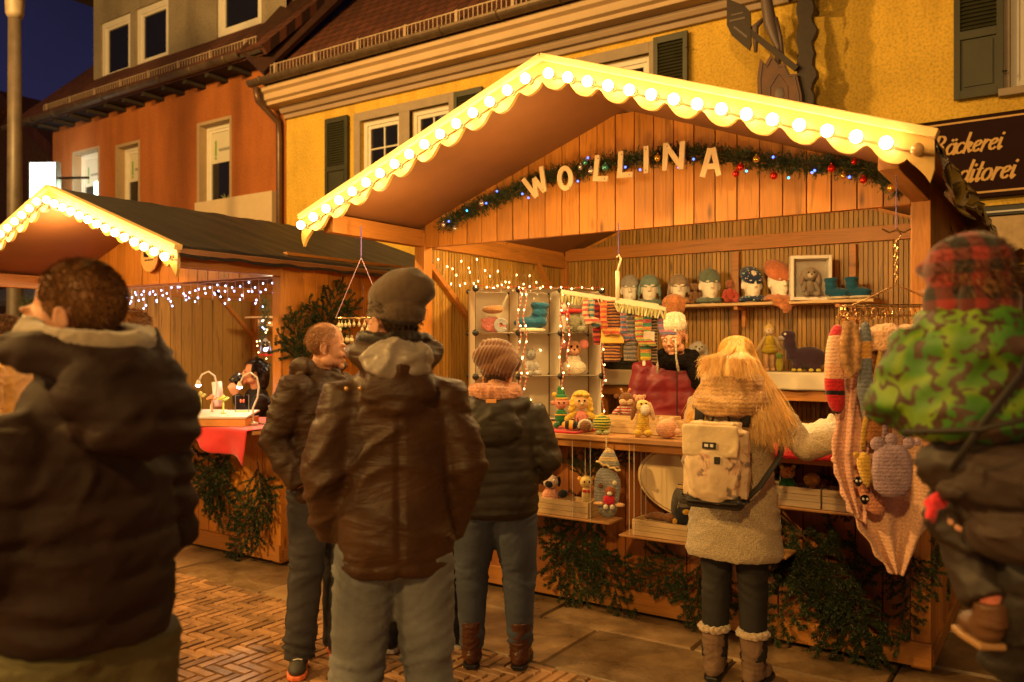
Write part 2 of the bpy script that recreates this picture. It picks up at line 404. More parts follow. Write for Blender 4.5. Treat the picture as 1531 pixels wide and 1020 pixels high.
# ---------------------------------------------------------------- house fronts
FY = 4.5
def front(x0, x1, z0, z1, holes, y, m, parent, name='wall', rev=.16, back=.2, mrev=None):
    """front wall with openings and reveals"""
    xs = sorted({x0, x1, *[h[0] for h in holes], *[h[1] for h in holes]}); zs = sorted({z0, z1, *[h[2] for h in holes], *[h[3] for h in holes]})
    mb = MB()
    for a, b in zip(xs, xs[1:]):
        for c, d in zip(zs, zs[1:]):
            cx, cz = (a+b)/2, (c+d)/2
            if any(h[0] < cx < h[1] and h[2] < cz < h[3] for h in holes): continue
            mb.quad((a, y, c), (b, y, c), (b, y, d), (a, y, d))
    wall = mb
    if mrev: mb = MB()
    for a, b, c, d in holes:
        if mrev:
            e = .004; mb.bx(a-.05, a+.02, y-.006, y+rev, c, d+.05).build('reveal', mrev, parent); MB().bx(b-.006, b+.05, y-.006, y+rev, c, d+.05).build('reveal', mrev, parent); MB().bx(a+.02, b-.006, y-.006, y+rev, d-.006, d+.05).build('reveal', mrev, parent); mb = MB(); continue
        mb.quad((a, y, c), (a, y, d), (a, y+rev, d), (a, y+rev, c)); mb.quad((b, y, d), (b, y, c), (b, y+rev, c), (b, y+rev, d))
        mb.quad((a, y, d), (b, y, d), (b, y+rev, d), (a, y+rev, d)); mb.quad((a, y, c), (a, y+rev, c), (b, y+rev, c), (b, y, c))
    return wall.build(name, m, parent, fix=False)
def window(parent, x0, x1, z0, z1, y, cross=False, fr=.07, sash=True, label=None):
    """white frame with a sash, one pane mesh and optional glazing bars"""
    mb = MB(); w = fr
    for a, b, c, d in ((x0, x0+w, z0, z1), (x1-w, x1, z0, z1), (x0+w, x1-w, z0, z0+w*1.3), (x0+w, x1-w, z1-w, z1)): mb.bx(a, b, y, y+.07, c, d)
    f = mb.build('window', M_white, parent, bevel=.004)
    i = w; mb = MB()
    for a, b, c, d in ((x0+i, x0+i+.05, z0+i*1.3, z1-i), (x1-i-.05, x1-i, z0+i*1.3, z1-i), (x0+i+.05, x1-i-.05, z0+i*1.3, z0+i*1.3+.05), (x0+i+.05, x1-i-.05, z1-i-.05, z1-i)):
        mb.bx(a, b, y+.02, y+.085, c, d)
    if cross:
        mx = (x0+x1)/2; mb.bx(mx-.012, mx+.012, y+.03, y+.07, z0+.14, z1-.1)
        for k in (1, 2): zz = z0+(z1-z0)*k/3; mb.bx(x0+.11, mx-.012, y+.03, y+.07, zz-.011, zz+.011).bx(mx+.012, x1-.11, y+.03, y+.07, zz-.011, zz+.011)
    mb.build('sash', M_white, f, bevel=.003)
    MB().bx(x0+.1, x1-.1, y+.048, y+.055, z0+.1, z1-.1).build('pane', M_pane, f)
    return f
def shutter(parent, x0, x1, z0, z1, y):
    mb = MB(); t = .045; w = .055; zm = z0+(z1-z0)*.45
    mb.bx(x0, x0+w, y-t, y, z0, z1).bx(x1-w, x1, y-t, y, z0, z1)
    for a, b in ((z0, z0+.08), (zm-.04, zm+.04), (z1-.08, z1)): mb.bx(x0+w, x1-w, y-t, y, a, b)
    mb.bx(x0+w, x1-w, y-.02, y, z0+.08, zm-.04); mb.bx(x0+w+.03, x1-w-.03, y-.034, y-.021, z0+.11, zm-.07)
    k = zm+.05
    while k < z1-.1:
        mb.box(((x0+x1)/2, y-.022, k+.02), (x1-x0-2*w, .008, .045), M=Matrix.Rotation(R(-40), 3, 'X')); k += .038
    mb.bx(x0+w, x1-w, y-.006, y-.002, zm+.04, z1-.08)
    s = mb.build('shutter', M_green, parent, bevel=.003)
    h = MB().tube([(x1-.01, y-.05, z0+.2), (x1+.03, y-.05, z0+.2)], .008).tube([(x1-.01, y-.05, z1-.2), (x1+.03, y-.05, z1-.2)], .008).build('hinge', M_black, s)
# yellow house
yel = thing('yellow_house', 'yellow rendered house with dark green shutters, cornice and tiled roof above the main stall', 'house', (0, 0, 0))
hy = [(-8.28, -7.50, 3.75, 5.02), (-7.30, -6.58, 3.75, 5.02), (-4.42, -3.56, 3.75, 5.10), (.10, 1.10, 4.02, 5.3), (-.22, .48, .12, 2.38), (.58, 1.30, .12, 2.38)]
front(-9.94, 7.5, 0, 5.46, hy, FY, M_yellow, yel, rev=.2)
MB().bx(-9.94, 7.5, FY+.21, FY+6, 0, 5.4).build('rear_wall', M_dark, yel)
for k, (a, b, c, d) in enumerate(hy[:4]):
    window(yel, a, b, c, d, FY+.07, cross=True)
def surround(parent, a, b, c, d, y, w=.13):
    MB().bx(a-w, a, y-.02, y+.05, c, d+w).bx(b, b+w, y-.02, y+.05, c, d+w).bx(a, b, y-.02, y+.05, d, d+w).build('window_surround', M_surr, parent, bevel=.004)
    MB().bx(a-w-.03, b+w+.03, y-.09, y+.06, c-.07, c).build('sill', M_surr, parent, bevel=.005)
surround(yel, -8.28, -6.58, 3.75, 5.02, FY); MB().bx(-7.5, -7.3, FY-.02, FY+.05, 3.75, 5.02).build('mullion', M_surr, yel, bevel=.004)
surround(yel, -4.42, -3.56, 3.75, 5.10, FY); surround(yel, .10, 1.10, 4.02, 5.3, FY, .06)
for a, b, c, d in ((-8.98, -8.5, 3.72, 5.14), (-6.45, -5.97, 3.72, 5.12), (-5.0, -4.56, 3.72, 5.22), (-3.48, -3.06, 3.75, 5.24), (-.36, .05, 3.98, 5.32)): shutter(yel, a, b, c, d, FY-.03)
# cornice profile and gutter, running the whole front
def profile(pts, x0, x1, m, name, parent):
    mb = MB(); mb.prism(pts, lambda y, z, t: V((x0+t, y, z)), x1-x0); return mb.build(name, m, parent, bevel=.006)
profile([(FY, 5.30), (FY-.06, 5.30), (FY-.06, 5.37), (FY-.12, 5.37), (FY-.15, 5.42), (FY-.15, 5.46), (FY, 5.46)], -9.94, 7.5, M_trim, 'cornice_moulding', yel)
profile([(FY, 5.46), (FY-.34, 5.46), (FY-.34, 5.51), (FY-.40, 5.53), (FY-.40, 5.62), (FY-.46, 5.65), (FY-.46, 5.72), (FY, 5.72)], -10.12, 7.5, mat('ochre_cornice', (.52, .37, .22), .6, var=.1, vs=2), 'cornice', yel)
def gutter(parent, x0, x1, y, z, r=.085):
    mb = MB(); P = [(y+r*math.cos(R(a)), z+r*math.sin(R(a))) for a in range(180, 361, 20)]+[(y+(r-.012)*math.cos(R(a)), z+(r-.012)*math.sin(R(a))) for a in range(360, 179, -20)]
    mb.prism(P, lambda yy, zz, t: V((x0+t, yy, zz)), x1-x0)
    k = x0+.3
    while k < x1: mb.bx(k, k+.03, y-r-.01, y+r, z-.004, z+.012).tube([(k, y+(r+.006)*math.cos(R(a)), z+(r+.006)*math.sin(R(a))) for a in range(180, 361, 30)], .008, 5); k += .9
    return mb.build('gutter', M_gutter, parent)
gutter(yel, -10.15, 7.5, FY-.55, 5.80)
def guard(parent, x0, x1, y, z, h=.17):
    mb = MB(); M_guard = bpy.data.materials.get('zinc_guard') or mat('zinc_guard', (.42, .31, .21), .5, .2, var=.2); mb.bar((x0, y, z), (x1, y, z), .018); mb.bar((x0, y, z+h), (x1, y, z+h), .018)
    k = x0
    while k <= x1+.001: mb.bar((k, y, z-.02), (k, y, z+h), .013); k += .075
    k = x0+.1
    while k < x1: mb.bx(k-.02, k+.02, y-.01, y+.01, z-.08, z+h+.02).bar((k, y+.02, z-.06), (k, y+.25, z+.02), .015); k += .9
    return mb.build('snow_guard', M_guard, parent)
guard(yel, -9.84, 7.4, FY-.40, 5.88)
MB().prism([(FY-.5, 5.80), (FY+3.2, 9.4), (FY+3.2, 9.28), (FY-.4, 5.70)], lambda y, z, t: V((-9.95+t, y, z)), 17.5).build('roof', M_tile, yel)
MB().tube([(-10.02, FY-.55, 5.7), (-10.02, FY-.50, 5.5), (-10.02, FY-.10, 5.25), (-10.02, FY-.08, 5.0), (-10.02, FY-.08, 0)], .05, 12).build('downpipe', mat('brown_downpipe', (.13, .07, .04), .4, .3), yel, smooth=True)
# shop door with lit garland
MB().bx(-.22, -.14, FY+.05, FY+.13, .12, 2.38).bx(.40, .48, FY+.05, FY+.13, .12, 2.38).bx(-.14, .40, FY+.05, FY+.13, 2.30, 2.38).bx(-.14, .40, FY+.05, FY+.13, .12, .5).bx(.58, .66, FY+.05, FY+.13, .12, 2.38).bx(1.22, 1.30, FY+.05, FY+.13, .12, 2.38).bx(.66, 1.22, FY+.05, FY+.13, .12, .5).bx(.66, 1.22, FY+.05, FY+.13, 2.30, 2.38).build('shop_door', M_gutter, yel, bevel=.006)
MB().bx(-.14, .40, FY+.08, FY+.09, .5, 2.3).bx(.66, 1.22, FY+.08, FY+.09, .5, 2.3).build('door_glass', M_pane, yel)
MB().bx(.0, .14, FY+.06, FY+.066, 2.10, 2.24).build('door_notice', M_white, yel)
# shop sign and band
def TF(y0): return lambda x, z, t: V((x, y0-t, z))
M_maroon = mat('maroon_sign_board', (.022, .006, .006), .75, spec=.15, var=.1)
M_gold = mat('gold_lettering', (.62, .36, .10), .45, var=.05)
s = thing('shop_sign', 'dark maroon bakery sign with golden script letters on the yellow house', 'shop sign', (0, FY, 0))
MB().bx(-1.9, 3.2, -.09, -.01, 3.02, 3.80).build('board', M_maroon, s, bevel=.006)
MB().bx(-1.86, 3.16, -.095, -.0905, 3.745, 3.762).bx(-1.86, 3.16, -.095, -.0905, 3.06, 3.078).build('rule', M_gold, s)
script('Bäckerei', -.57, 3.46, .104, TF(-.092), M_gold, 'lettering', s, wt=.22); script('Konditorei', -.65, 3.18, .113, TF(-.092), M_gold, 'lettering', s, wt=.22)
a = thing('awning_box', 'cream scalloped awning valance with black script below the maroon bakery sign', 'awning', (0, FY, 0))
MB().bx(-1.6, 3.2, -.34, -.01, 2.80, 2.90).build('cassette', M_black, a, bevel=.01)
MB().bx(-1.6, 3.2, -.36, -.342, 2.83, 2.845).build('chrome_strip', M_steel, a)
P = [(-1.6, 2.795)]; k = -1.6
while k < 3.2:
    P += [(k+.2*i/6, 2.50-.05*math.sin(math.pi*i/6)) for i in range(6)]; k += .2
P = P[:1]+P[1:]+[(3.2, 2.50), (3.2, 2.795)]
MB().prism(P, TF(-.33), .006).build('valance', mat('cream_canvas', (.5, .37, .22), .8), a)
script('Boulanger', -.72, 2.60, .095, TF(-.3365), M_black, 'lettering', a, wt=.26)
# baker's trade sign: shield, peel and bracket column of wrought iron
tr = thing('bakery_trade_sign', 'dark wrought iron bakery trade sign with shield, peel and thick carved post on yellow wall', 'hanging sign', (-1.92, FY-.45, 4.2))
M_iron = mat('dark_painted_iron', (.024, .011, .006), .5, .2, var=.3, vs=12, bs=30)
M_lila = plain('mauve_line', (.13, .09, .08), .5)
mb = MB(); edgeR = [(.36+.02*math.sin(i*1.7)+.015*math.sin(i*.9), -.35+i*.06) for i in range(24)]; edgeL = [(.19+.012*math.sin(i*1.3), 1.05-i*.06) for i in range(24)]
mb.prism(edgeR+edgeL, lambda x, z, t: V((x, t, z)), .09); mb.build('carved_post', M_iron, tr, bevel=.01)
MB().prism([(.16, 1.0), (.36, 1.0), (.44, 1.25), (.34, 1.12), (.22, 1.12), (.02, 1.2), (.06, 1.05), (.1, .95)], lambda x, z, t: V((x, t, z)), .08).build('post_crown', M_iron, tr)
sh_ = [(-.16, -.35), (-.19, -.1), (-.2, .2), (-.17, .40), (-.12, .33), (-.06, .42), (.02, .3), (.08, .30), (.13, .18), (.2, .17), (.25, -.05), (.26, -.35)]
MB().prism(sh_, lambda x, z, t: V((x, -.02-t, z)), .03).build('shield', mat('brown_shield', (.11, .035, .012), .5, var=.4, vs=8), tr)
MB().tube([(a*.86+.005, -.055, b*.9) for a, b in sh_], .007, 5).build('shield_line', M_lila, tr)
MB().tube([(-.05, -.055, -.3), (-.07, -.055, .08), (.02, -.055, .2), (.11, -.055, .06), (.12, -.055, -.3)], .006, 5).ell((.03, -.05, .0), (.05, .01, .07)).build('shield_emblem', M_lila, tr)
MB().bar((-.3, -.04, .72), (.2, -.04, .22), .06, .03, up=(0, 1, 0)).build('peel_handle', M_iron, tr)
pb = MB().prism([(-.52, 1.1), (-.52, .82), (-.47, .7), (-.28, .5), (-.26, .56), (-.27, .9), (-.33, .98)], lambda x, z, t: V((x, -.06+t, z)), .03).build('peel_blade', M_iron, tr)
MB().bx(-.49, -.32, -.066, -.062, .84, .86).bx(-.47, -.34, -.066, -.062, .9, .915).bar((-.44, -.064, .78), (-.3, -.064, .64), .02, .004, up=(0, 1, 0)).build('lettering', M_lila, pb)
mb = MB().tube([(.0, 0, .30), (.0, 0, .5), (-.08, 0, .75), (-.12, 0, 1.0), (-.1, 0, 1.3)], [.03, .035, .07, .06, .05], 8).tube([(-.22, -.03, .48), (-.23, -.02, .75), (-.15, 0, .82)], [.02, .04, .02], 7).tube([(.05, 0, .35), (.02, 0, .6), (-.03, 0, .8)], [.02, .025, .03], 6).ell((-.1, 0, 1.32), (.09, .07, .1))
mb.build('baker_figure', M_lila, tr, smooth=True)
MB().bx(.24, .30, .08, .45, .9, .95).bx(.24, .30, .08, .45, -.1, -.05).build('wall_bracket', M_iron, tr)
# orange house
ora = thing('orange_house', 'orange rendered house with grey dormer and white windows at the left', 'house')
ho = [(-16.45, -15.52, 3.6, 5.60), (-14.85, -14.12, 3.6, 5.52), (-12.25, -11.38, 4.02, 5.55)]
front(-17.29, -9.95, 0, 6.25, ho, FY, M_orange, ora, rev=.24, mrev=mat('beige_reveal', (.42, .30, .18), .8, var=.06))
MB().bx(-17.29, -9.95, FY+.26, FY+7, 0, 6.2).build('rear_wall', M_orange, ora)
M_blind = mat('white_roller_blind', (.62, .58, .48), .7, var=.03); M_lime = plain('green_logo', (.18, .35, .05), .6); M_greytx = plain('grey_logo', (.3, .28, .24), .6)
for k, (a, b, c, d) in enumerate(ho):
    w = window(ora, a, b, c, d, FY+.15); bz = d-.66
    MB().bx(a+.11, b-.11, FY+.19, FY+.194, bz, d-.08).build('roller_blind', M_blind, w)
    MB().bx(a+.2, a+.25, FY+.187, FY+.189, bz+.13, bz+.40).bx(a+.2, a+.25, FY+.187, FY+.189, bz+.07, bz+.11).build('blind_logo', M_lime, w)
    script('~~~~~~~~', a+.31, bz+.2, .055, TF(FY+.189), M_greytx, 'blind_lettering', w, slant=.1, wt=.25, th=.002)
    MB().bx(a-.03, b+.03, FY-.05, FY+.14, c-.06, c).build('sill', M_trim, w, bevel=.005)
w = tag(MB().bx(-15.98, -15.66, FY+.17, FY+.176, 4.66, 5.0).build('lit_display', plain('lit_display', (.75, 1, .8), .5, es=6), ora))
mb = MB()
for k in range(7):
    a = k*.9; mb.tube([(0, 0, 0), (.1*math.cos(a), .03*math.sin(a), .14), (.16*math.cos(a), .05*math.sin(a), .16+.02*(k % 3))], [.006, .012, .002], 5)
p = mb.build('window_plant', mat('pale_leaf', (.25, .25, .1), .6), None, loc=(-11.72, FY+.2, 4.13)); tag(p, 'small pale leafy plant behind the glass of the orange house window', 'plant')
MB().bx(-12.2, -10.15, FY-.12, FY-.02, 3.45, 4.16).build('blank_board', mat('cream_signboard', (.6, .47, .3), .6, var=.05), ora)
gutter(ora, -18.3, -10.45, FY-.5, 6.33); guard(ora, -16.9, -10.2, FY-.38, 6.42)
k = -17.1
while k < -10.1: MB().bx(k, k+.1, FY-.40, FY-.002, 6.17, 6.235).build('rafter_end', M_dark, ora); k += .62
MB().bx(-17.5, -9.96, FY-.5, FY+.3, 6.252, 6.30).build('eaves_soffit', M_dark, ora)
MB().prism([(FY-.52, 6.35), (FY+3.5, 10.2), (FY+3.5, 10.05), (FY-.42, 6.24)], lambda y, z, t: V((-18.2+t, y, z)), 8.3).build('roof', M_tile, ora)
# valley between the two roofs
MB().add([(-10.45, 4.0, 6.36), (-9.9, 4.02, 5.9), (-9.6, 7.4, 9.6), (-10.9, 7.4, 10.2)], [(0, 1, 2, 3)]).build('valley', mat('dark_valley_metal', (.05, .02, .012), .6), ora, thick=.08)
hd = [(-16.15, -15.06, 7.1, 8.36), (-14.87, -13.77, 7.14, 8.36), (-12.3, -11.05, 7.2, 8.5)]
dm = front(-16.42, -10.41, 7.02, 9.05, hd, 4.9, M_dormer, ora, name='dormer_wall')
MB().bx(-16.42, -10.41, 5.07, 8.2, 7.02, 9.0).build('dormer_body', M_dormer, ora)
MB().bx(-16.5, -10.36, 4.82, 4.9, 6.93, 7.02).build('dormer_sill', M_white, ora, bevel=.005)
MB().bx(-17.1, -9.9, 4.3, 8.6, 9.05, 9.2).build('dormer_roof', M_gutter, ora)
for a, b, c, d in hd: window(ora, a, b, c, d, 4.94, fr=.12)
# lit box sign on the corner of the orange house
s = thing('lit_box_sign', 'glowing white box sign on a bracket before the orange house corner', 'sign', tuple(W(67, 276, 16.2)), R(30))
MB().bx(-.26, .26, -.06, .06, -.42, .42).build('light_box', plain('lit_acrylic', (.85, 1, .93), .4, es=5), s, bevel=.01)
MB().bx(-.285, -.262, -.075, .075, -.44, .44).bx(.262, .285, -.075, .075, -.44, .44).build('edge_frame', M_steel, s); MB().bx(.28, .9, -.02, .02, .1, .14).build('bracket', M_black, s)
# street lamp at the left
lp = thing('street_lamp', 'tall grey street lamp post beside the left stall', 'street lamp', (W(22, 0, 10).x, W(22, 0, 10).y, 0))
MB().lathe([(.13, 0), (.13, .6), (.1, .65), (.085, 3.), (.072, 5.7)], n=16).build('post', mat('grey_post_paint', (.07, .052, .04), .5), lp, smooth=True)
MB().lathe([(.075, 5.6), (.1, 5.66), (.13, 6.3), (.14, 6.32)], n=16).build('collar', mat('grey_collar', (.2, .16, .12), .5), lp, smooth=True)
MB().lathe([(.14, 6.33), (.3, 6.75), (.3, 6.8)], n=16).build('lantern', plain('lit_lantern', (1, .6, .25), .4, es=8), lp); MB().lathe([(.36, 6.81), (.1, 6.95), (.02, 7.0)], n=16).build('lantern_roof', M_gutter, lp)
# dark houses far left
dh = thing('dark_gabled_house', 'dark unlit gabled house far behind the lamp post', 'house', (-29, 9, 0))
MB().bx(-5, 5, 0, 8, 0, 6.5).build('wall', mat('dark_brown_render', (.12, .05, .03), .9), dh)
MB().prism([(-5.6, 6.1), (0, 9.8), (5.6, 6.1), (5.6, 6.5), (0, 10.2), (-5.6, 6.5)], lambda x, z, t: V((x, -.4+t, z)), 8.8).build('roof', M_tile, dh)
MB().prism([(-5, 6.4), (5, 6.4), (0, 9.7)], lambda x, z, t: V((x, .02+t, z)), .2).build('gable', mat('dark_brown_gable', (.12, .05, .03), .9), dh)
b = thing('wooden_hut', 'dim wooden hut with plank front beyond the far left visitor', 'hut', (-11.5, 1.6, 0))
mb = MB()
for k in range(22): mb.bx(-1.5+k*.14, -1.5+k*.14+.134, 0, .025, .9, 2.15)
mb.build('plank_front', M_plank, b); MB().bx(-1.6, 1.7, -.3, .03, .86, .9).build('counter', M_counter, b)
MB().prism([(-.5, 2.2), (.9, 2.8), (.9, 2.86), (-.5, 2.26)], lambda y, z, t: V((-1.8+t, y, z)), 3.7).build('roof', M_tarp, b)
mb = MB()
for k in range(22): mb.bx(-1.5+k*.14, -1.5+k*.14+.134, 0, .025, .03, .85)
mb.build('plank_base', M_plank, b); MB().bx(-1.5, 1.6, 1.3, 1.35, 0, 2.3).build('rear_wall', M_old, b)
# pale crate behind the stall
cr = thing('white_crate', 'white slatted crate on the pavement behind the stall right corner', 'crate', (W(1462, 800, 6.1).x+.12, W(1462, 800, 6.1).y, 0), R(10))
mb = MB()
for k in range(4): mb.bx(-.2, .2, -.15, -.135, .04+k*.08, .1+k*.08).bx(-.2, -.185, -.135, .15, .04+k*.08, .1+k*.08).bx(.185, .2, -.135, .15, .04+k*.08, .1+k*.08)
for x in (-.17, 0, .17): mb.bx(x-.015, x+.015, -.134, -.12, 0, .36)
mb.build('slats', M_white, cr); MB().bx(-.18, .18, -.12, .14, .01, .03).build('base', M_white, cr)
# ---------------------------------------------------------------- market stalls
M_bulb = plain('lit_bulb_glass', (1, .66, .28), .3, es=46)
M_bulboff = plain('unlit_bulb_glass', (.5, .3, .12), .1)
M_sock = plain('bulb_socket', (.25, .13, .04), .5)
bulb_me = MB().ell((0, 0, 0), (.025, .025, .025), 12, 8).mesh('bulb'); bulb_me.materials.append(M_bulb); bulb_me.polygons.foreach_set('use_smooth', [True]*len(bulb_me.polygons))
sock_me = MB().lathe([(.013, 0), (.013, .035), (.02, .036), (.02, .044)], M=Matrix.Rotation(R(-90), 3, 'X'), n=10).mesh('socket'); sock_me.materials.append(M_sock)
def ob(name, me, parent, loc, rot=(0, 0, 0), s=1):
    o = bpy.data.objects.new(name, me); C.objects.link(o); o.parent = parent; o.location = loc; o.rotation_euler = rot; o.scale = (s,)*3 if not hasattr(s, '__len__') else s; return o
def planks_y(mb, x0, x1, y, zf0, zf1, w=.13, t=.022, gap=.006):
    """vertical boards facing -y; zf0/zf1 functions of x"""
    n = max(1, round((x1-x0)/w)); w = (x1-x0)/n
    for i in range(n):
        a, b = x0+i*w+gap/2, x0+(i+1)*w-gap/2; j = rnd.uniform(-.0025, .0025)
        mb.add([(a, y+j, zf0(a)), (b, y+j, zf0(b)), (b, y+t, zf0(b)), (a, y+t, zf0(a)), (a, y+j, zf1(a)), (b, y+j, zf1(b)), (b, y+t, zf1(b)), (a, y+t, zf1(a))],
               [(3, 2, 1, 0), (4, 5, 6, 7), (0, 1, 5, 4), (1, 2, 6, 5), (2, 3, 7, 6), (3, 0, 4, 7)])
def planks_x(mb, y0, y1, x, zf0, zf1, w=.13, t=.022, gap=.006):
    n = max(1, round((y1-y0)/w)); w = (y1-y0)/n
    for i in range(n):
        a, b = y0+i*w+gap/2, y0+(i+1)*w-gap/2; j = rnd.uniform(-.0025, .0025)
        mb.bx(x+j, x+t, a, b, zf0, zf1)
def stall(name, label, x0, x1, y0, y1, ridge, eave, trans, ov=.91, side=.13, bulbs_off=(), nb=16, counter=True, open_left=False, lining=.034, front_m=None):
    s = thing(name, label, 'market stall', (0, 0, 0), group=None)
    xm = (x0+x1)/2; hw = (x1-x0)/2+side; k = (ridge-eave)/hw
    zr = lambda x: ridge-abs(x-xm)*k
    yf = y0-ov; yb = y1+.2
    # corner posts
    for x in (x0, x1-.09):
        for y in (y0, y1-.09):
            MB().bx(x, x+.09, y, y+.09, .02, zr(x if x == x0 else x1)-.05).build('post', M_plank, s, bevel=.004)
    # base, front boarding, counter
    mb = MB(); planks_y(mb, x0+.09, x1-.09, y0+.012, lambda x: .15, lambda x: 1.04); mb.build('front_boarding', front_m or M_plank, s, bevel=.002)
    MB().bx(x0-.005, x1+.005, y0-.018, y0+.01, .035, .155).build('base_board', M_plankx, s, bevel=.003)
    MB().bx(x0+.05, x1-.05, y0+.05, y1-.05, .0, .05).build('floor', M_dark, s)
    mb = MB(); planks_x(mb, y0+.09, y1-.09, x1-.025, .12, zr(x1)-.07); mb.build('side_boarding', M_plank, s, bevel=.002)
    mb = MB(); planks_x(mb, y0+.09, y1-.09, x0+.003, .12, zr(x0)-.07); mb.build('side_boarding', M_plank, s, bevel=.002)
    mb = MB(); planks_y(mb, x0+.09, x1-.09, y1-.03, lambda x: .1, lambda x: zr(x)-.05); mb.build('rear_boarding', M_plank, s)
    for x in (x1,): MB().bx(x-.02, x+.012, y0+.02, y1-.02, .035, .118).build('base_board', M_planky, s, bevel=.003)
    # gable boarding above the opening
    mb = MB(); planks_y(mb, x0+.09, x1-.09, y0+.004, lambda x: trans, lambda x: zr(x)-.028, w=.128); mb.build('gable_boarding', M_plank, s, bevel=.002)
    MB().prism([(x0+.09, trans+.002), (x1-.09, trans+.002), (x1-.09, zr(x1)+.0), (xm, ridge-.034), (x0+.09, zr(x0)+.0)], lambda x, z, t: V((x, y0+.027+t, z)), .006).build('gable_light_block', M_dark, s)  # added sheet: stops inner light leaking through the gable board gaps
    MB().bx(x0+.09, x1-.09, y0+.036, y0+.042, .1, 1.04).build('front_light_block', M_dark, s)  # added sheet: keeps the gaps of the front boards dark
    MB().bx(x0+.09, x1-.09, y0+.035, y0+.075, trans+.004, trans+.12).build('lintel', M_plankx, s, bevel=.003)
    mb = MB(); planks_y(mb, x0+.09, x1-.09, y1-.075, lambda x: trans+.06, lambda x: zr(x)-.04, w=.128, t=.02)
    # interior framing
    fr = MB().bx(x0+.09, x1-.09, y1-.11, y1-.06, trans+.07, trans+.18)
    fr.bx(x0+.03, x0+.08, y0+.09, y1-.11, trans+.07, trans+.18).bx(x1-.08, x1-.03, y0+.09, y1-.11, trans+.07, trans+.18)
    for x in (x0+.06, x1-.06):
        fr.bar((x, y0+.09, 2.2), (x, y0+.62, 1.78), .04, .05, up=(1, 0, 0)).bar((x, y1-.1, trans-.4), (x, y1-.6, trans+.08), .04, .05, up=(1, 0, 0))
    fr.bx(xm-.03, xm+.03, y1-.1, y1-.06, .1, trans+.06).bx(x0+(x1-x0)*.76, x0+(x1-x0)*.76+.05, y1-.1, y1-.06, .1, trans+.06)
    fr.build('interior_frame', M_plankx, s, bevel=.003)
    if lining:
        mb = MB(); planks_y(mb, x0+.09, x1-.09, y1-.055, lambda x: .1, lambda x: zr(x)-.08, w=lining, t=.012, gap=.006)
        mb.build('rear_lining', M_old, s)
        mb = MB(); planks_x(mb, y0+.1, y1-.1, x0+.03, .1, zr(x0)-.1, w=lining, t=.01); mb.build('side_lining', M_old, s)
    # purlins carrying the front overhang
    for x in (x0+.045, x1-.045, xm):
        z = zr(x)-.035 if x != xm else ridge-.09
        MB().bx(x-.04, x+.04, yf+.04 if x != xm else y0+.08, yb-.05, z-.125, z-.01).build('purlin', M_planky, s, bevel=.004)
    # roof
    for sg in (-1, 1):
        e = xm+sg*hw
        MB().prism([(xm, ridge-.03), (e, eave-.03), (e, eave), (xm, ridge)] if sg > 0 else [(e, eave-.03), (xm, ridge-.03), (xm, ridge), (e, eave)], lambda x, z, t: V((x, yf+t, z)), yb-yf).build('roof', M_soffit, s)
        def tp(u, v, sg=sg):
            d = u*(hw+.02); x = xm+sg*d; y = yf-.01+v*(yb-yf+.06); z = ridge-d*k+.012
            z += .010*nz((x, y*2, 0), (2, 3, 1), 3)+.004*nz((x*1.2, y*22+x*2, 0), (1, 1, 1), 8)
            if u > .99: z -= .055+.02*nz((x, y, 1), (3, 6, 1))
            return V((x, y, max(z, ridge-d*k+.006-(.06 if u > .99 else 0))))
        MB().grid(tp, 26, 70).build('tarpaulin', M_tarp, s, smooth=True, fix=False)
    # scalloped fascia with bulbs: one board per slope
    c_, s_ = math.cos(math.atan(k)), math.sin(math.atan(k)); L = hw/c_
    for sg in (-1, 1):
        def P(d, h, sg=sg): return (xm+sg*(d*c_-h*s_*0), ridge-d*s_-h)      # d along slope, h straight down
        top = [P(0, .004), P(L, .004)]
        low = []
        N = 110; T_ = .186
        for i in range(N+1):
            d = L*(1-i/N)
            ph = d/T_*2*math.pi+1.0
            h = .114-.026*math.cos(ph+.5*math.sin(ph))
            if d > L-.10: h = .115+.075*((d-(L-.10))/.10)**1.2
            if d > L-.022: h = .19-.16*((d-(L-.022))/.022)**1.5*.4
            low.append(P(d, h))
        poly = top+low
        f = MB().prism(poly if sg < 0 else poly, lambda x, z, t: V((x, yf-.022+t, z)), .022).build('fascia', M_fascia, s)
        e0, e1 = P(0, -.012), P(L+.012, -.012)
        MB().bar((e0[0], yf-.02, e0[1]), (e1[0], yf-.02, e1[1]), .055, .034, up=(0, 0, 1)).build('edge_board', M_roofboard, s, bevel=.003)
        cp_ = [P((i+.12)*L/(nb+.1), .072+(.006 if i % 2 else 0)) for i in range(nb+1)]; MB().tube([(a, yf-.031, b) for a, b in cp_], .0045, 6).build('cable', M_sock, f)
        for i in range(nb):
            d = (i+.62)*L/(nb+.1); x, z = P(d, .072)
            q = ob('bulb', bulb_me, f, (x, yf-.075, z)); ob('socket', sock_me, q, (0, .008, 0))
            if (sg, i) in bulbs_off:
                q.data = bulb_me.copy(); q.data.materials[0] = M_bulboff
    return s, zr
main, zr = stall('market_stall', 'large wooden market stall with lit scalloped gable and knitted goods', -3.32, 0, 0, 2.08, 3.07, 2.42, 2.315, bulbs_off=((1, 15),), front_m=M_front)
left, zl = stall('market_stall', 'smaller wooden market stall at left with black tarpaulin roof and red cloth', -7.13, -4.23, -.44, 1.66, 2.78, 2.23, 2.14, nb=14, lining=.13)
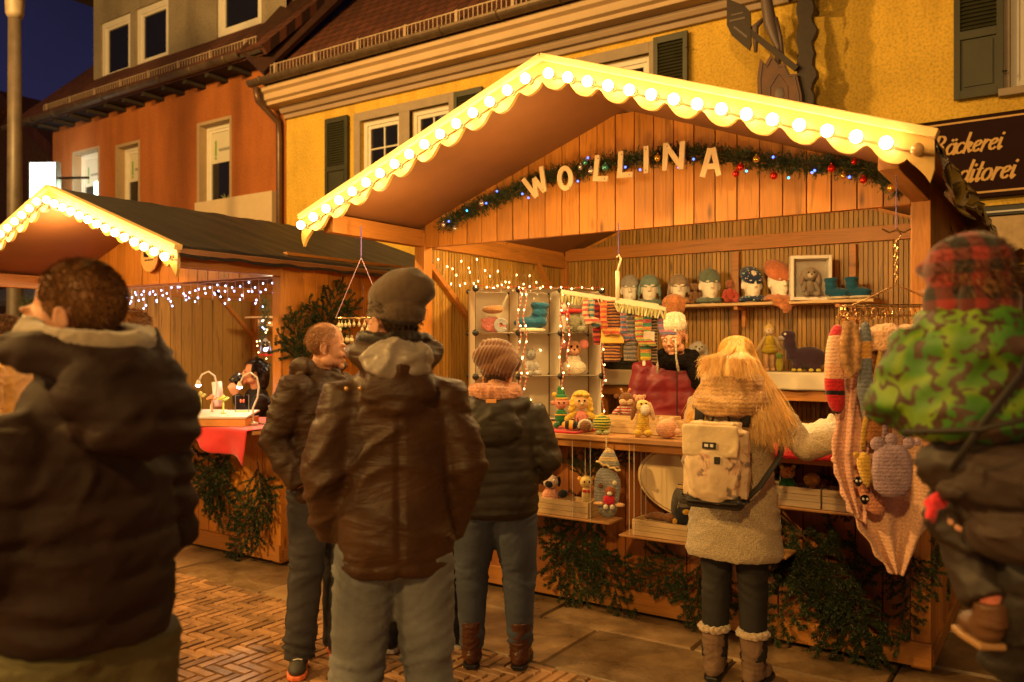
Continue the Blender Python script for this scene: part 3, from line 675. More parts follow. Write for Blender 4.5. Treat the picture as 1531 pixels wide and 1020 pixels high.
# counter of the main stall
MB().bx(-3.4, .05, -.285, .40, 1.065, 1.095).build('counter', M_counter, main, bevel=.004)
MB().bx(-3.3, -.02, -.26, -.235, 1.02, 1.064).build('counter_rail', M_plankx, main, bevel=.003)
for x in (-3.2, -2.2, -1.2, -.2): MB().bar((x, 0, .80), (x, -.22, 1.05), .04, .04, up=(1, 0, 0)).build('bracket', M_plankx, main)
# crumpled tarpaulin hanging off the right eave
def hang(u, v):
    y = -.93+u*3.1; a = .25+.55*v; x = .13+.035*v+.05*nz((u*9, v*3, 1), (1, 1, 1)); z = 2.43-v*(.13+.10*abs(nz((u*6, 0, 4), (1, 1, 1)))+.05*math.sin(u*9))
    return V((x+.045*nz((u*14, v*5, 7), (1, 1, 1))*v, y+.03*nz((u*20, v*6, 2), (1, 1, 1)), z))
MB().grid(hang, 90, 9).build('loose_tarpaulin', mat('crumpled_black_foil', (.03, .026, .022), .22, var=.3, bs=30, bstr=.4), main, smooth=True, fix=False, thick=.003)
# left stall: counter cloth, sign, shelf
MB().bx(-7.2, -4.17, -.74, 0, .99, 1.02).build('counter', M_counter, left, bevel=.004)
def cloth(u, v):
    x = -7.3+u*3.14
    if v < .45: return V((x, .0-.78*(v/.45), 1.03+.003*nz((x*5, v*9, 0))))
    w = (v-.45)/.55; drop = .15+.05*math.sin(u*37)+.12*max(0, (u-.9)/.1)+.05*nz((x*3, 0, 2))
    return V((x, -.785+.03*math.sin(x*14)*w+.02*nz((x*7, w*2, 3))*w-.01, 1.03-w*drop))
rc = MB().grid(cloth, 130, 26).build('table_cloth', mat('red_cloth', (.62, .02, .03), .75, var=.12, sheen=.3), smooth=True, fix=False, thick=.003)
tag(rc, 'bright red cloth hanging over the counter edge of the left stall', 'tablecloth')
rs = thing('round_sign', 'round orange wooden name sign on the left stall gable', 'sign', tuple(PY(225, 385, -.47)))
MB().lathe([(.118, 0), (.124, .004), (.124, .012), (.118, .016)], M=Matrix.Rotation(R(90), 3, 'X'), n=40).build('disc', mat('pale_orange_wood', (.62, .33, .09), .5, var=.05), rs)
script('Nadine', -.072, .005, .026, lambda x, z, t: V((x, -.0165-t, z)), M_black, 'lettering', rs, slant=0, wt=.35, th=.001)
script('~~~~ ~~~~~ ~~~', -.06, -.030, .013, lambda x, z, t: V((x, -.0165-t, z)), plain('grey_print', (.15, .1, .06)), 'small_lettering', rs, slant=0, wt=.25, th=.001)
# ---------------------------------------------------------------- fir
M_fir = mat('fir_needles', (.028, .047, .013), .5, var=.5, vs=14, isl=.5)
M_bark = mat('fir_bark', (.06, .03, .015), .9, bs=40)
def needle(mb, p, d, L, w):
    s = d.cross(V((rnd.uniform(-1, 1), rnd.uniform(-1, 1), rnd.uniform(-1, 1)))).normalized()*w
    q = p+d*L*.5; e = p+d*L
    mb.add([p-s*.6, p+s*.6, q+s, e, q-s], [(0, 1, 2, 3, 4)])
def twig(mb, st, a, b, sag, nl=.020, dens=260, r=.002):
    n = 5; P = []
    for i in range(n+1):
        t = i/n; P.append(a.lerp(b, t)+V((0, 0, -sag*t*t)))
    st.tube(P, [r*(1-.7*i/n) for i in range(n+1)], 4)
    L = (b-a).length
    for i in range(int(dens*L)):
        t = rnd.random(); k = min(int(t*n), n-1); p = P[k].lerp(P[k+1], t*n-k); dr = (P[k+1]-P[k]).normalized()
        o = V((rnd.gauss(0, 1), rnd.gauss(0, .7), rnd.gauss(0, 1))); o -= dr*o.dot(dr); o = o.normalized()
        needle(mb, p, (o+dr*.55).normalized(), nl*rnd.uniform(.75, 1.2), .0024)
def bough_mesh(seed, L=.6, w=.34, n=13, sag=.1, dens=1150):
    """main stem along +x, side twigs spread in x-z, thin in y"""
    global rnd
    old = rnd; rnd = random.Random(seed); mb, st = MB(), MB()
    S = lambda t: V((L*t, -.02*math.sin(t*3)-.0, -sag*t*t))
    st.tube([S(i/8) for i in range(9)], [.006*(1-.75*i/8) for i in range(9)], 6)
    for i in range(n):
        t = .12+.86*i/n; p = S(t); ln = w*(1.05-t)**.6*rnd.uniform(.75, 1.1); sg = 1 if i % 2 else -1
        an = R(rnd.uniform(40, 62)); d = V((math.cos(an), rnd.uniform(-.28, .02), sg*math.sin(an))).normalized(); e = p+d*ln
        twig(mb, st, p, e, ln*.18, dens=dens, r=.003)
        m = int(ln/.065)
        for j in range(m):
            q = p.lerp(e, (j+.7)/(m+.5)); s2 = 1 if j % 2 else -1; a2 = an+s2*R(38); d2 = V((math.cos(a2), rnd.uniform(-.3, .1), sg*math.sin(a2))).normalized()
            twig(mb, st, q, q+d2*ln*rnd.uniform(.34, .58)*(1-.4*j/m), ln*.08, dens=dens)
    twig(mb, st, S(.85), S(1)+V((.06, 0, -.01)), 0, dens=dens)
    a, b = mb.mesh('needles'), st.mesh('stem'); a.materials.append(M_fir); b.materials.append(M_bark); rnd = old; return a, b
BG = [bough_mesh(11), bough_mesh(12, .7, .30, 14, .16), bough_mesh(13, .5, .38, 11, .05), bough_mesh(14, .8, .26, 15, .22)]
def bough(label, loc, ang, k=0, s=1., rz=0, flip=False, group='fir branches fixed to the main stall front'):
    """ang: direction of the stem in the wall plane, degrees from +x upwards"""
    t = thing('fir_branch', label, 'fir branch', tuple(loc), group=group)
    M = Matrix.Rotation(rz, 3, 'Z') @ Matrix.Rotation(R(-ang), 3, 'Y')
    if flip: M = M @ Matrix.Diagonal((1, 1, -1))
    t.rotation_euler = M.to_euler() if not flip else (M @ Matrix.Diagonal((1, 1, -1))).to_euler(); t.scale = (s*1.12, s, s*1.12)
    ob('stem', BG[k][1], t, (0, 0, 0)); ob('needles', BG[k][0], t, (0, 0, 0)); return t
gl = 'fir branches fixed to the main stall front'
for lb, u, v, an, k, s in (
    ('fir branch hanging beside the cap woman on the stall front, pointing down left', 905, 740, -125, 0, .85),
    ('small fir branch on the stall front below the lowest left toy box', 838, 790, -60, 2, .8),
    ('fir branch under the toy box shelf pointing down right, above the flagstones', 880, 800, -50, 1, .75),
    ('fir branch tip on the boards behind the grey knitted stocking', 872, 730, 80, 2, .45),
    ('fir tip between the stocking and the oval sign', 915, 700, 75, 2, .35),
    ('fir branch below the box shelf left of the blond woman', 1035, 830, -140, 0, .62),
    ('fir branch hanging down behind the blond woman legs', 1050, 830, -80, 2, .7),
    ('long fir branch right of the beige coat, stem running down right', 1165, 765, -38, 3, .95),
    ('bushy fir branch hanging left of the peach shawl tip', 1235, 800, -105, 1, .85),
    ('fir branch beside the beige coat hem, pointing down left', 1215, 790, -150, 0, .8),
    ('fir branch hanging lowest on the boards below the peach shawl', 1290, 860, -95, 0, .8),
    ('fir branch running left over the boards near the pavement', 1330, 850, -160, 2, .85),
    ('fir branch on the boards right of the peach shawl tip', 1350, 800, -75, 1, .6),
    ('fir branch above the small box with the green toy', 1215, 690, -170, 2, .5),
    ('fir branch behind the boxes under the counter near the striped sock', 1290, 700, -110, 2, .5)):
    p = PY(u, v, -.045); bough(lb, p, an, k, s, group=gl)
bough('fir branch hanging on the right side wall of the main stall', (.05, .18, 1.35), -88, 1, 1.05, rz=R(75), group=gl)
bough('second fir branch lower on the right side wall of the main stall', (.06, .1, 1.1), -75, 3, .75, rz=R(80), group=gl)
bough('fir tuft above the plaid hat on the upper side wall', (.06, .25, 2.22), -50, 2, .55, rz=R(85), group=gl)
g2 = 'fir branches on the left stall'
for lb, u, v, an, k, s in (
    ('fir branch on the left stall front, stem running down right under the red cloth', 300, 690, -32, 0, .95),
    ('fir branch on the left stall front hanging at the corner to the pavement', 392, 745, -115, 1, .8),
    ('fir branch under the red cloth close to the dark quilted jacket', 345, 680, -140, 2, .9),
    ('fir branch high on the left stall front right below the cloth corner', 385, 690, -70, 2, .8)):
    bough(lb, PY(u, v, -.49), an, k, s, group=g2)
bough('large fir branch leaning up the side wall of the left stall', (-4.20, -.36, 1.28), 62, 3, 1.0, rz=R(85), group=g2)
bough('short fir branch at the top of the left stall side wall', (-4.20, -.1, 1.62), 75, 0, .8, rz=R(85), group=g2)
bough('fir branch low on the left stall side wall behind the balding man', (-4.20, -.25, 1.42), 110, 2, .8, rz=R(85), group=g2)
# garland over the main stall opening
GP = [(-3.02, 2.44), (-2.85, 2.50), (-2.70, 2.55), (-2.48, 2.60), (-2.28, 2.66), (-2.05, 2.69), (-1.80, 2.71), (-1.58, 2.71), (-1.36, 2.71), (-1.15, 2.69), (-.96, 2.65), (-.78, 2.60), (-.60, 2.56), (-.42, 2.54), (-.27, 2.49), (-.12, 2.38)]
def garl(P, y, r, dens, m, name, parent):
    mb, st = MB(), MB(); st.tube([(a, y, b) for a, b in P], .006, 5)
    for (a, b), (c, d) in zip(P, P[1:]):
        L = math.hypot(c-a, d-b)
        for i in range(int(L*dens)):
            t = rnd.random(); p = V((a+(c-a)*t, y, b+(d-b)*t)); o = V((rnd.gauss(0, 1), rnd.gauss(-.5, .6), rnd.gauss(0, 1))).normalized()
            e = p+o*r*rnd.uniform(.5, 1.15)
            for k in range(9):
                q = p.lerp(e, rnd.uniform(.3, 1)); needle(mb, q, (o+V((rnd.gauss(0, .6), rnd.gauss(0, .6), rnd.gauss(0, .6)))).normalized(), .02, .0018)
    st.build('wire', M_bark, parent); return mb.build(name, m, parent, fix=False)
gd = thing('fir_garland', 'fir garland with baubles and blue lights over the main stall opening', 'garland', (0, 0, 0))
garl(GP, -.055, .072, 900, M_fir, 'needles', gd)
M_led = plain('blue_led', (.08, .16, 1), .3, es=3); M_led2 = plain('cyan_led', (.05, .5, 1), .3, es=2.5)
lme = MB().ell((0, 0, 0), (.007, .007, .007), 8, 6).mesh('light'); lme.materials.append(M_led); lme2 = lme.copy(); lme2.materials[0] = M_led2
for u, v, k in ((664, 338, 1), (671, 331, 0), (698, 315, 1), (722, 305, 0), (727, 304, 0), (743, 286, 0), (781, 290, 0), (790, 296, 0), (864, 271, 0), (879, 236, 0), (957, 254, 0), (1014, 250, 0), (1037, 238, 0), (1069, 240, 1), (1116, 256, 1), (1179, 266, 1), (1156, 235, 0), (1214, 258, 0), (1218, 255, 0), (1270, 265, 0), (1332, 283, 0), (935, 250, 0)):
    p = PY(u, v, -.12); ob('light', lme2 if k else lme, gd, p)
for u, v, c, r in ((663, 336, 'silver', .018), (680, 342, 'silver', .016), (720, 304, 'silver', .02), (884, 255, 'silver', .02), (905, 250, 'teal', .022), (983, 236, 'gold', .02), (1107, 250, 'red', .02), (1100, 260, 'red', .018), (1131, 238, 'gold', .02), (1157, 263, 'red', .02), (1243, 252, 'red', .021), (1277, 242, 'red', .015), (1261, 263, 'gold', .016), (1291, 269, 'red', .019), (1333, 281, 'gold', .023), (875, 243, 'teal', .018), (868, 250, 'silver', .016)):
    cc = dict(silver=(.5, .45, .38), teal=(.08, .3, .28), gold=(.6, .32, .05), red=(.55, .02, .01))[c]
    nm = 'bauble_'+c; m = bpy.data.materials.get(nm) or plain(nm, cc, .18, .75)
    p = PY(u, v, -.13); MB().ell((0, 0, 0), r, 14, 10).lathe([(.005, r-.002), (.005, r+.007)], n=8).build('bauble', m, gd, smooth=True, loc=p)
# wooden letters
M_let = mat('pale_wooden_letter', (.62, .44, .24), .6, var=.12, vs=14)
M_hole = plain('letter_nail', (.1, .06, .03), .5)
H = .155
def letter(ch, u, v, rot, w=.1):
    c = PY(u, v, -.13); t = .03; h = H/2; b = w/2
    st = dict(W=[[(-b*1.25, h), (-b*.55, -h)], [(-b*.55, -h), (0, h*.5)], [(0, h*.5), (b*.55, -h)], [(b*.55, -h), (b*1.25, h)]],
              L=[[(-b, h), (-b, -h+t/2)], [(-b-t/2, -h+t/2), (b, -h+t/2)]], I=[[(0, h), (0, -h)]],
              N=[[(-b, -h), (-b, h)], [(-b, h-.01), (b, -h+.01)], [(b, -h), (b, h)]],
              A=[[(-b, -h), (-.008, h)], [(.008, h), (b, -h)], [(-b*.55, -h*.3), (b*.55, -h*.3)]])
    mb = MB()
    if ch == 'O':
        n = 26
        for i in range(n):
            a, e = 2*math.pi*i/n, 2*math.pi*(i+1)/n; q = [(b*1.1*math.cos(a), h*math.sin(a)), (b*1.1*math.cos(e), h*math.sin(e)), ((b*1.1-t)*math.cos(e), (h-t)*math.sin(e)), ((b*1.1-t)*math.cos(a), (h-t)*math.sin(a))]
            mb.prism(q, lambda x, z, k: V((x, -k, z)), .012)
    else:
        for i, ((a, e), (f, g_)) in enumerate(st[ch]):
            mb.bar((a, -.006-.0006*i, e), (f, -.006-.0006*i, g_), t, .012+.0006*i, up=(0, 1, 0))
    o = mb.build('wooden_letter', M_let, smooth=False); o.location = c; o.rotation_euler = (0, R(rot), 0)
    MB().ell((-b*.8 if ch != 'I' else 0, -.014, h-.02), (.004, .002, .004), 8, 5).ell((b*.5 if ch not in 'I' else 0, -.014, -h+.014), (.004, .002, .004), 8, 5).build('nail', M_hole, o)
    return tag(o, None, 'letter', 'wooden letters on the fir garland')
for ch, u, v, r, w, lb in (('W', 803, 275, -24, .12, 'tilted wooden letter W, first of the name'), ('O', 846, 267, -8, .10, 'wooden letter O between the W and the first L'), ('L', 902, 252, 6, .085, 'wooden letter L right after the O'), ('L', 938, 246, 3, .085, 'second wooden letter L, beside the letter I'),
                        ('I', 967, 239, 0, .03, 'wooden letter I between second L and N'), ('N', 1008, 234, 3, .10, 'wooden letter N on the garland'), ('A', 1064, 243, 2, .095, 'wooden letter A, last of the name, lit bluish')):
    o = letter(ch, u, v, r if ch == 'W' else r, w); o['label'] = lb
# ---------------------------------------------------------------- knitted goods and toys
KM = {}
def K(c, sc_=170, **k):
    key = ('knit_%02d%02d%02d' % tuple(int(x*99) for x in c))+str(sc_)+str(len(k))
    if key not in KM: KM[key] = knit('wool_%d' % len(KM), c, sc_, **k)
    return KM[key]
M_eye = plain('toy_eye', (.005, .005, .005), .08); M_eyew = plain('eye_white', (.75, .72, .68), .3)
YEL, ORG, PNK, RED, GRN, BRN, GRY, WHT, BLK, TEAL = (.75, .48, .06), (.75, .28, .07), (.78, .34, .22), (.6, .03, .03), (.03, .2, .06), (.22, .09, .03), (.22, .2, .17), (.75, .68, .56), (.015, .012, .014), (.012, .10, .19)
def toy(name, label, loc, parts, rz=34, s=1., group=None, cat='knitted toy', lie=0):
    t = thing(name, label, cat, tuple(loc), R(rz), group, s)
    if lie: t.rotation_euler = (R(lie), 0, R(rz))
    last = None
    for p in parts:
        nm, m, shapes = p[0], p[1], p[2]
        mb = MB()
        for q in shapes:
            if q[0] == 't': mb.tube(q[1], q[2], 10)
            else: mb.ell(q[0], q[1], 14, 10, M=Matrix.Rotation(R(q[2]), 3, 'Y') if len(q) > 2 else None)
        mm = m if not isinstance(m, tuple) else K(m)
        par = t
        if nm in ('eye', 'nose', 'ear', 'muzzle', 'mouth', 'hat', 'hair', 'brim', 'pompom') and last is not None: par = last
        o = mb.build(nm, mm, par, smooth=True)
        if nm == 'head': last = o
    return t
def eyes(y, z, dx, r=.006): return [('eye', M_eye, [((-dx, y, z), r)]), ('eye', M_eye, [((dx, y, z), r)])]
def limb(nm, m, a, b, r1, r2): return (nm, m, [('t', [a, tuple((V(a)+V(b))/2), b], [r1, (r1+r2)/2*1.05, r2]), (a, r1), (b, r2)])
def animal(body, belly, head, ear, pose='sit', hr=.042, earshape=None, muzzle=None, legs=None):
    L = [('body', body, [((0, 0, .06), (.042, .036, .058))])]
    hz = .118+hr*.85
    L += [('head', head, [((0, -.006, hz), (hr, hr*.92, hr*.95))])]
    if earshape == 'round': L += [('ear', ear, [((s*hr*.95, 0, hz+hr*.6), (hr*.42, hr*.2, hr*.42))]) for s in (-1, 1)]
    elif earshape == 'long': L += [('ear', ear, [((s*hr*1.05, -.002, hz-hr*.5), (hr*.32, hr*.2, hr*1.0), s*-8)]) for s in (-1, 1)]
    elif earshape == 'up': L += [('ear', ear, [((s*hr*.5, 0, hz+hr*1.0), (hr*.22, hr*.15, hr*.5), s*12)]) for s in (-1, 1)]
    if muzzle: L += [('muzzle', muzzle, [((0, -hr*.85, hz-hr*.25), (hr*.5, hr*.35, hr*.36))]), ('nose', M_eye, [((0, -hr*1.18, hz-hr*.12), hr*.13)])]
    L += eyes(-hr*.88, hz+hr*.15, hr*.38, hr*.13)
    lg = legs or body
    L += [limb('arm', lg, (s*.036, -.01, .095), (s*.052, -.035, .045), .013, .015) for s in (-1, 1)]
    if pose == 'sit': L += [limb('leg', lg, (s*.025, -.01, .02), (s*.038, -.075, .018), .017, .019) for s in (-1, 1)]
    else: L += [limb('leg', lg, (s*.024, 0, .04), (s*.026, -.01, -.03), .018, .02) for s in (-1, 1)]
    return L
CZ = 1.097
def ctr(u, v, y=-.1, z=CZ):
    p = PY(u, v, y); return V((p.x, y, z))
MS = 'knitted stripes'
m_rw = knit('red_white_stripes', RED, 170, stripes=(.016, [(0, RED), (.5, WHT)]))
m_gy = knit('green_yellow_stripes', GRN, 170, stripes=(.016, [(0, (.6, .55, .08)), (.5, (.05, .12, .03))]))
m_og = knit('orange_black_stripes', ORG, 170, stripes=(.05, [(0, (.8, .42, .05)), (.5, (.02, .02, .03))]), axis=0)
cl = MB().grid(lambda u, v: V((-2.62+u*.78, -.27+v*.28, 1.100+.004*nz((u*8, v*4, 0)))), 30, 12).build('red_mat', K((.6, .01, .02), 90), smooth=True, fix=False, thick=.008)
tag(cl, 'red felt mat under the dolls on the main counter', 'mat')
Tz = CZ+.012
toy('elf_doll', 'elf doll with green pointed hat and rosy face on the red mat', ctr(839, 640, -.04, Tz), [
    ('body', K(GRN), [((0, 0, .06), (.04, .034, .055))]), ('shirt_band', K(YEL), [((0, 0, .075), (.042, .036, .012))]),
    ('head', K(PNK), [((0, 0, .15), (.044, .04, .042))]), ('ear', K(PNK), [((-.05, 0, .15), (.016, .008, .014)), ]), ('ear', K(PNK), [((.05, 0, .15), (.016, .008, .014))]),
    ('hat', K(GRN), [((0, .005, .185), (.04, .038, .025)), ((0, .01, .21), (.026, .026, .03)), ((-.01, .01, .235), (.014, .014, .02))]), ('brim', K(YEL), [((0, .002, .178), (.045, .041, .011))]), ('pompom', K(YEL), [((-.042, .0, .2), .017)])]+eyes(-.037, .152, .016)+[limb('leg', K(GRN), (s*.02, -.02, .02), (s*.035, -.075, .015), .015, .018) for s in (-1, 1)])
toy('blond_doll', 'large doll with yellow curly hair and pink dress on the red mat', ctr(869, 640, -.07, Tz), [
    ('body', K((.75, .25, .2)), [((0, 0, .06), (.042, .034, .055))]), ('head', K((.8, .5, .22)), [((0, -.004, .165), (.05, .044, .05))]),
    ('hair', K(YEL, 60, st=1.), [((0, .012, .19), (.058, .048, .045)), ((-.05, 0, .15), (.022, .025, .045)), ((.05, 0, .15), (.022, .025, .045)), ((-.02, -.034, .21), (.03, .016, .014)), ((.024, -.034, .205), (.026, .015, .014)), ((.058, .0, .115), (.02, .02, .026)), ((-.06, 0, .118), (.02, .02, .026))]),
    ('nose', K(WHT), [((0, -.05, .155), .008)])]+eyes(-.046, .172, .017, .007)+[limb('arm', K(YEL), (s*.036, 0, .1), (s*.085, -.02, .06), .014, .02) for s in (-1, 1)]+[limb('leg', K(YEL), (s*.025, -.02, .02), (s*.045, -.09, .018), .018, .024) for s in (-1, 1)])
toy('bee_toy', 'small orange and dark blue striped bee toy lying at the front of the red mat', ctr(853, 642, -.19, Tz), [('body', m_og, [((0, 0, .03), (.055, .03, .03))]), ('head', K(BLK), [((.055, -.005, .03), (.026, .024, .026))]), ('ear', K(BLK), [((.045, 0, .058), (.004, .004, .02))]), ('eye', M_eyew, [((.06, -.026, .035), .006)])], rz=20)
toy('gnome_toy', 'brown ball with cream rim, a small toy lying before the blond doll', ctr(875, 642, -.21, Tz), [('body', K(BRN), [((0, 0, .03), (.034, .03, .032))]), ('trim', K(WHT), [('t', [(.038*math.cos(R(a)), .004, .03+.036*math.sin(R(a))) for a in range(-20, 201, 20)], .008)])])
toy('striped_ball_toy', 'round green and yellow striped turtle ball beside the red mat', ctr(900, 640, -.18), [('body', m_gy, [((0, 0, .062), (.055, .05, .053))]), ('shell_knob', K(YEL), [((.01*i, -.01, .112-abs(i)*.004), .012) for i in (-3, 0, 3)]), ('foot', K((.4, .45, .2)), [((-.02, -.03, .012), (.02, .02, .012))]), ('foot', K((.4, .45, .2)), [((.022, -.03, .012), (.02, .02, .012))])])
# long plank boxes
def plank_box(name, label, c, sx, sy, sz, rz=0, group=None, m=None, wall=.009):
    t = thing(name, label, 'wooden box', tuple(c), rz, group); m = m or M_raw; n = 3; h = sz/n
    for nm, x0, x1, y0, y1 in (('front_side', -sx/2, sx/2, -sy/2, -sy/2+wall), ('rear_side', -sx/2, sx/2, sy/2-wall, sy/2), ('end_side', -sx/2, -sx/2+wall, -sy/2+wall, sy/2-wall), ('end_side', sx/2-wall, sx/2, -sy/2+wall, sy/2-wall)):
        mb = MB()
        for k in range(n): mb.bx(x0, x1, y0, y1, k*h+.001, (k+1)*h-.001)
        mb.build(nm, m, t)
    MB().bx(-sx/2+wall, sx/2-wall, -sy/2+wall, sy/2-wall, .002, .010).build('bottom', m, t); return t
gb = 'pale wooden boxes on the main stall'
plank_box('wooden_box', 'long pale wooden box on the counter under the reindeer toy', (-1.53, .0, CZ), .40, .16, .105, group=gb)
plank_box('wooden_box', 'pale wooden box on the counter behind the yellow dog toy', (-1.12, .02, CZ), .38, .16, .09, group=gb)
toy('reindeer_toy', 'brown reindeer toy in red and white striped shirt on the long box', (-1.66, .02, CZ+.095), [('body', m_rw, [((0, 0, .035), (.045, .034, .045))]), ('head', K(BRN), [((0, -.005, .1), (.044, .04, .042))]), ('muzzle', K((.75, .5, .3)), [((-.018, -.028, .085), (.026, .022, .022)), ((.018, -.028, .085), (.026, .022, .022))]), ('ear', K(BRN), [((-.056, 0, .118), (.016, .008, .014))]), ('ear', K(BRN), [((.056, 0, .118), (.016, .008, .014))]), ('antler', K((.8, .4, .2)), [('t', [(-.02, 0, .135), (-.024, 0, .155), (-.034, 0, .165)], .006)]), ('antler', K((.8, .4, .2)), [('t', [(.016, 0, .135), (.02, 0, .158), (.03, 0, .165)], .006)])]+[limb('arm', m_rw, (s*.035, -.01, .05), (s*.07, -.03, .02), .014, .015) for s in (-1, 1)])
toy('bear_toy', 'small peach bear toy beside the reindeer on the long box', (-1.56, .0, CZ+.09), animal(K((.8, .45, .22)), None, K((.8, .42, .25)), K((.8, .42, .25)), hr=.04, earshape='round'), s=.72)
toy('dog_toy', 'standing yellow dog toy with one brown drooping ear and white snout on the counter', ctr(961, 648, -.19, CZ+.04), [('body', K(YEL), [((0, 0, .05), (.036, .032, .06))]), ('head', K((.8, .6, .2)), [((0, 0, .135), (.042, .038, .036))]), ('muzzle', K(WHT), [((.008, -.035, .115), (.028, .03, .032))]), ('ear', K(BRN), [((-.05, 0, .11), (.015, .016, .058), 14)]), ('ear', K((.72, .5, .3)), [((.05, 0, .105), (.014, .016, .055), -14)])]+eyes(-.034, .15, .014)+[('leg', K(YEL), [((s*.028, -.01, -.018), (.026, .03, .022)), ((s*.02, 0, .01), (.02, .022, .025))]) for s in (-1, 1)])
toy('chick_toy', 'yellow chick toy with orange beak peeping over the second box', (-1.185, .0, CZ+.05), [('body', K(YEL), [((0, 0, .03), (.05, .04, .04))]), ('head', K(YEL), [((0, 0, .085), (.046, .042, .042))]), ('beak', K(ORG), [((-.018, -.044, .08), (.016, .016, .009))])]+eyes(-.038, .09, .022))
toy('pig_toy', 'round peach pig toy at the counter edge beside the backpack', ctr(997, 650, -.18), [('body', K((.82, .42, .24)), [((0, 0, .055), (.062, .056, .056))]), ('snout', K((.85, .5, .35)), [((.05, -.035, .04), (.022, .018, .018))]), ('ear', K((.85, .5, .35)), [((-.03, 0, .105), (.015, .008, .016))]), ('ear', K((.85, .5, .35)), [((.03, 0, .105), (.015, .008, .016))])])
toy('mouse_toy', 'tan mouse toy with a big round ear half hidden by the blond hair', (-1.03, .06, CZ+.07), [('body', K((.6, .28, .14)), [((0, 0, .04), (.05, .045, .06))]), ('head', K((.6, .28, .14)), [((0, 0, .11), (.045, .04, .04))]), ('ear', K((.7, .35, .2)), [((-.035, .0, .165), (.036, .012, .042))]), ('ear', K((.7, .35, .2)), [((.045, .0, .165), (.036, .012, .042))])])
# right end of the counter
m_fur = mat('white_fleece', (.72, .66, .52), 1, var=.1, bs=70, bstr=.9, bd=.02, sheen=.6)
for i, (u, v, y, r, lb) in enumerate(((1195, 612, .05, (.15, .09, .05), 'white fluffy fleece animal lying on the counter behind the raised arm'), (1228, 618, .0, (.10, .08, .07), 'second white fluffy toy, beside the red striped stocking'))):
    p = ctr(u, v, y); mb = MB().ell((0, 0, .05), r).ell((r[0]*.8, 0, .08), .05).ell((r[0]*1.1, 0, .12), (.03, .02, .04)).ell((-r[0]*.8, -.02, .03), (.06, .04, .03))
    o = remesh(mb, 'fleece_toy', m_fur, voxel=.009, smooth=3, fn=lambda q: .006*nz(q, (40, 40, 40))); o.location = p; o['label'] = lb; o['category'] = 'fleece toy'
p = ctr(1222, 640, -.12); o = remesh(MB().ell((0, 0, .03), (.07, .05, .035)).ell((-.05, -.02, .02), (.03, .03, .022)).ell((.05, -.03, .03), (.03, .03, .022)).ell((0, -.04, .03), (.03, .03, .022)), 'knitted_slipper', K((.5, .26, .08), 90), voxel=.006, fn=lambda q: .004*math.sin(q.x*190)); o.location = p; tag(o, 'tan ribbed knitted slipper on the counter above the sleeve', 'slipper')
rc2 = MB().grid(lambda u, v: V((-.72+u*.72, -.33+v*.36, 1.103+.005*nz((u*8, v*4, 0))-(max(0, .14-v)*.35))), 40, 20).build('red_cloth', K((.6, .01, .02), 90), smooth=True, fix=False, thick=.006)
tag(rc2, 'red cloth on the right part of the main counter', 'tablecloth')
# hanging trays with boxes
def tray(name, label, x0, x1, y0, y1, z, strings):
    t = thing(name, label, 'hanging shelf', ((x0+x1)/2, (y0+y1)/2, z)); w, d = x1-x0, y1-y0
    MB().bx(-w/2, w/2, -d/2, d/2, -.012, 0).build('shelf_board', M_counter, t, bevel=.003)
    for sx in strings:
        for sy in (-d/2+.015, d/2-.015):
            MB().tube([(sx-(x0+x1)/2, sy, -.02), (sx-(x0+x1)/2, sy, 1.07-z)], .0016, 5).build('string', M_white, t)
    return t
y0, y1 = -.275, -.09
tray('hanging_shelf', 'hanging board with the pug toy box, left of the grey stocking', -2.72, -1.62, y0, y1, .60, (-2.6, -1.87, -1.75))
plank_box('wooden_box', 'pale box on the left hanging board holding the pug toy', (-2.02, -.18, .602), .50, .15, .095, group=gb); plank_box('wooden_box', 'pale box hidden behind the cap woman on the left hanging board', (-2.5, -.18, .602), .36, .15, .095, group=gb)
tray('hanging_shelf', 'lower hanging board with two boxes before the oval sign', -1.56, -.62, y0, y1, .545, (-1.50, -1.47, -.7))
plank_box('wooden_box', 'pale box on the lower hanging board under the rabbit toy', (-1.32, -.18, .547), .33, .15, .09, group=gb); plank_box('wooden_box', 'pale box on the lower hanging board next to the beige coat', (-.98, -.18, .547), .33, .15, .09, group=gb)
tray('hanging_shelf', 'right hanging board with two boxes beside the peach shawl', -.80, .0, y0, y1, .80, (-.77, -.05))
m_paint = wood('whitewashed_spruce', (.55, .42, .27), 0, knots=False, isl=.08)
plank_box('wooden_box', 'pale box with the green pig toy on the right hanging board', (-.61, -.18, .802), .30, .15, .10, group=gb, m=m_paint); plank_box('wooden_box', 'pale box with small beads on the right hanging board', (-.28, -.18, .802), .34, .15, .10, group=gb, m=m_paint)
toy('pug_toy', 'pink pug toy with black face patches in the left hanging box', (-2.07, -.18, .64), [('body', K(PNK), [((0, 0, .05), (.055, .045, .06))]), ('head', K((.8, .55, .4)), [((0, -.005, .145), (.048, .044, .044))]), ('muzzle', K(BLK), [((-.01, -.036, .135), (.026, .018, .024))]), ('ear', K(BLK), [((-.052, 0, .15), (.012, .016, .028))]), ('ear', K(BLK), [((.052, 0, .145), (.012, .016, .032))]), ('arm', K(BLK), [((.075, -.03, .075), (.03, .022, .026))]), ('eye', M_eyew, [((.018, -.042, .158), .008)])])
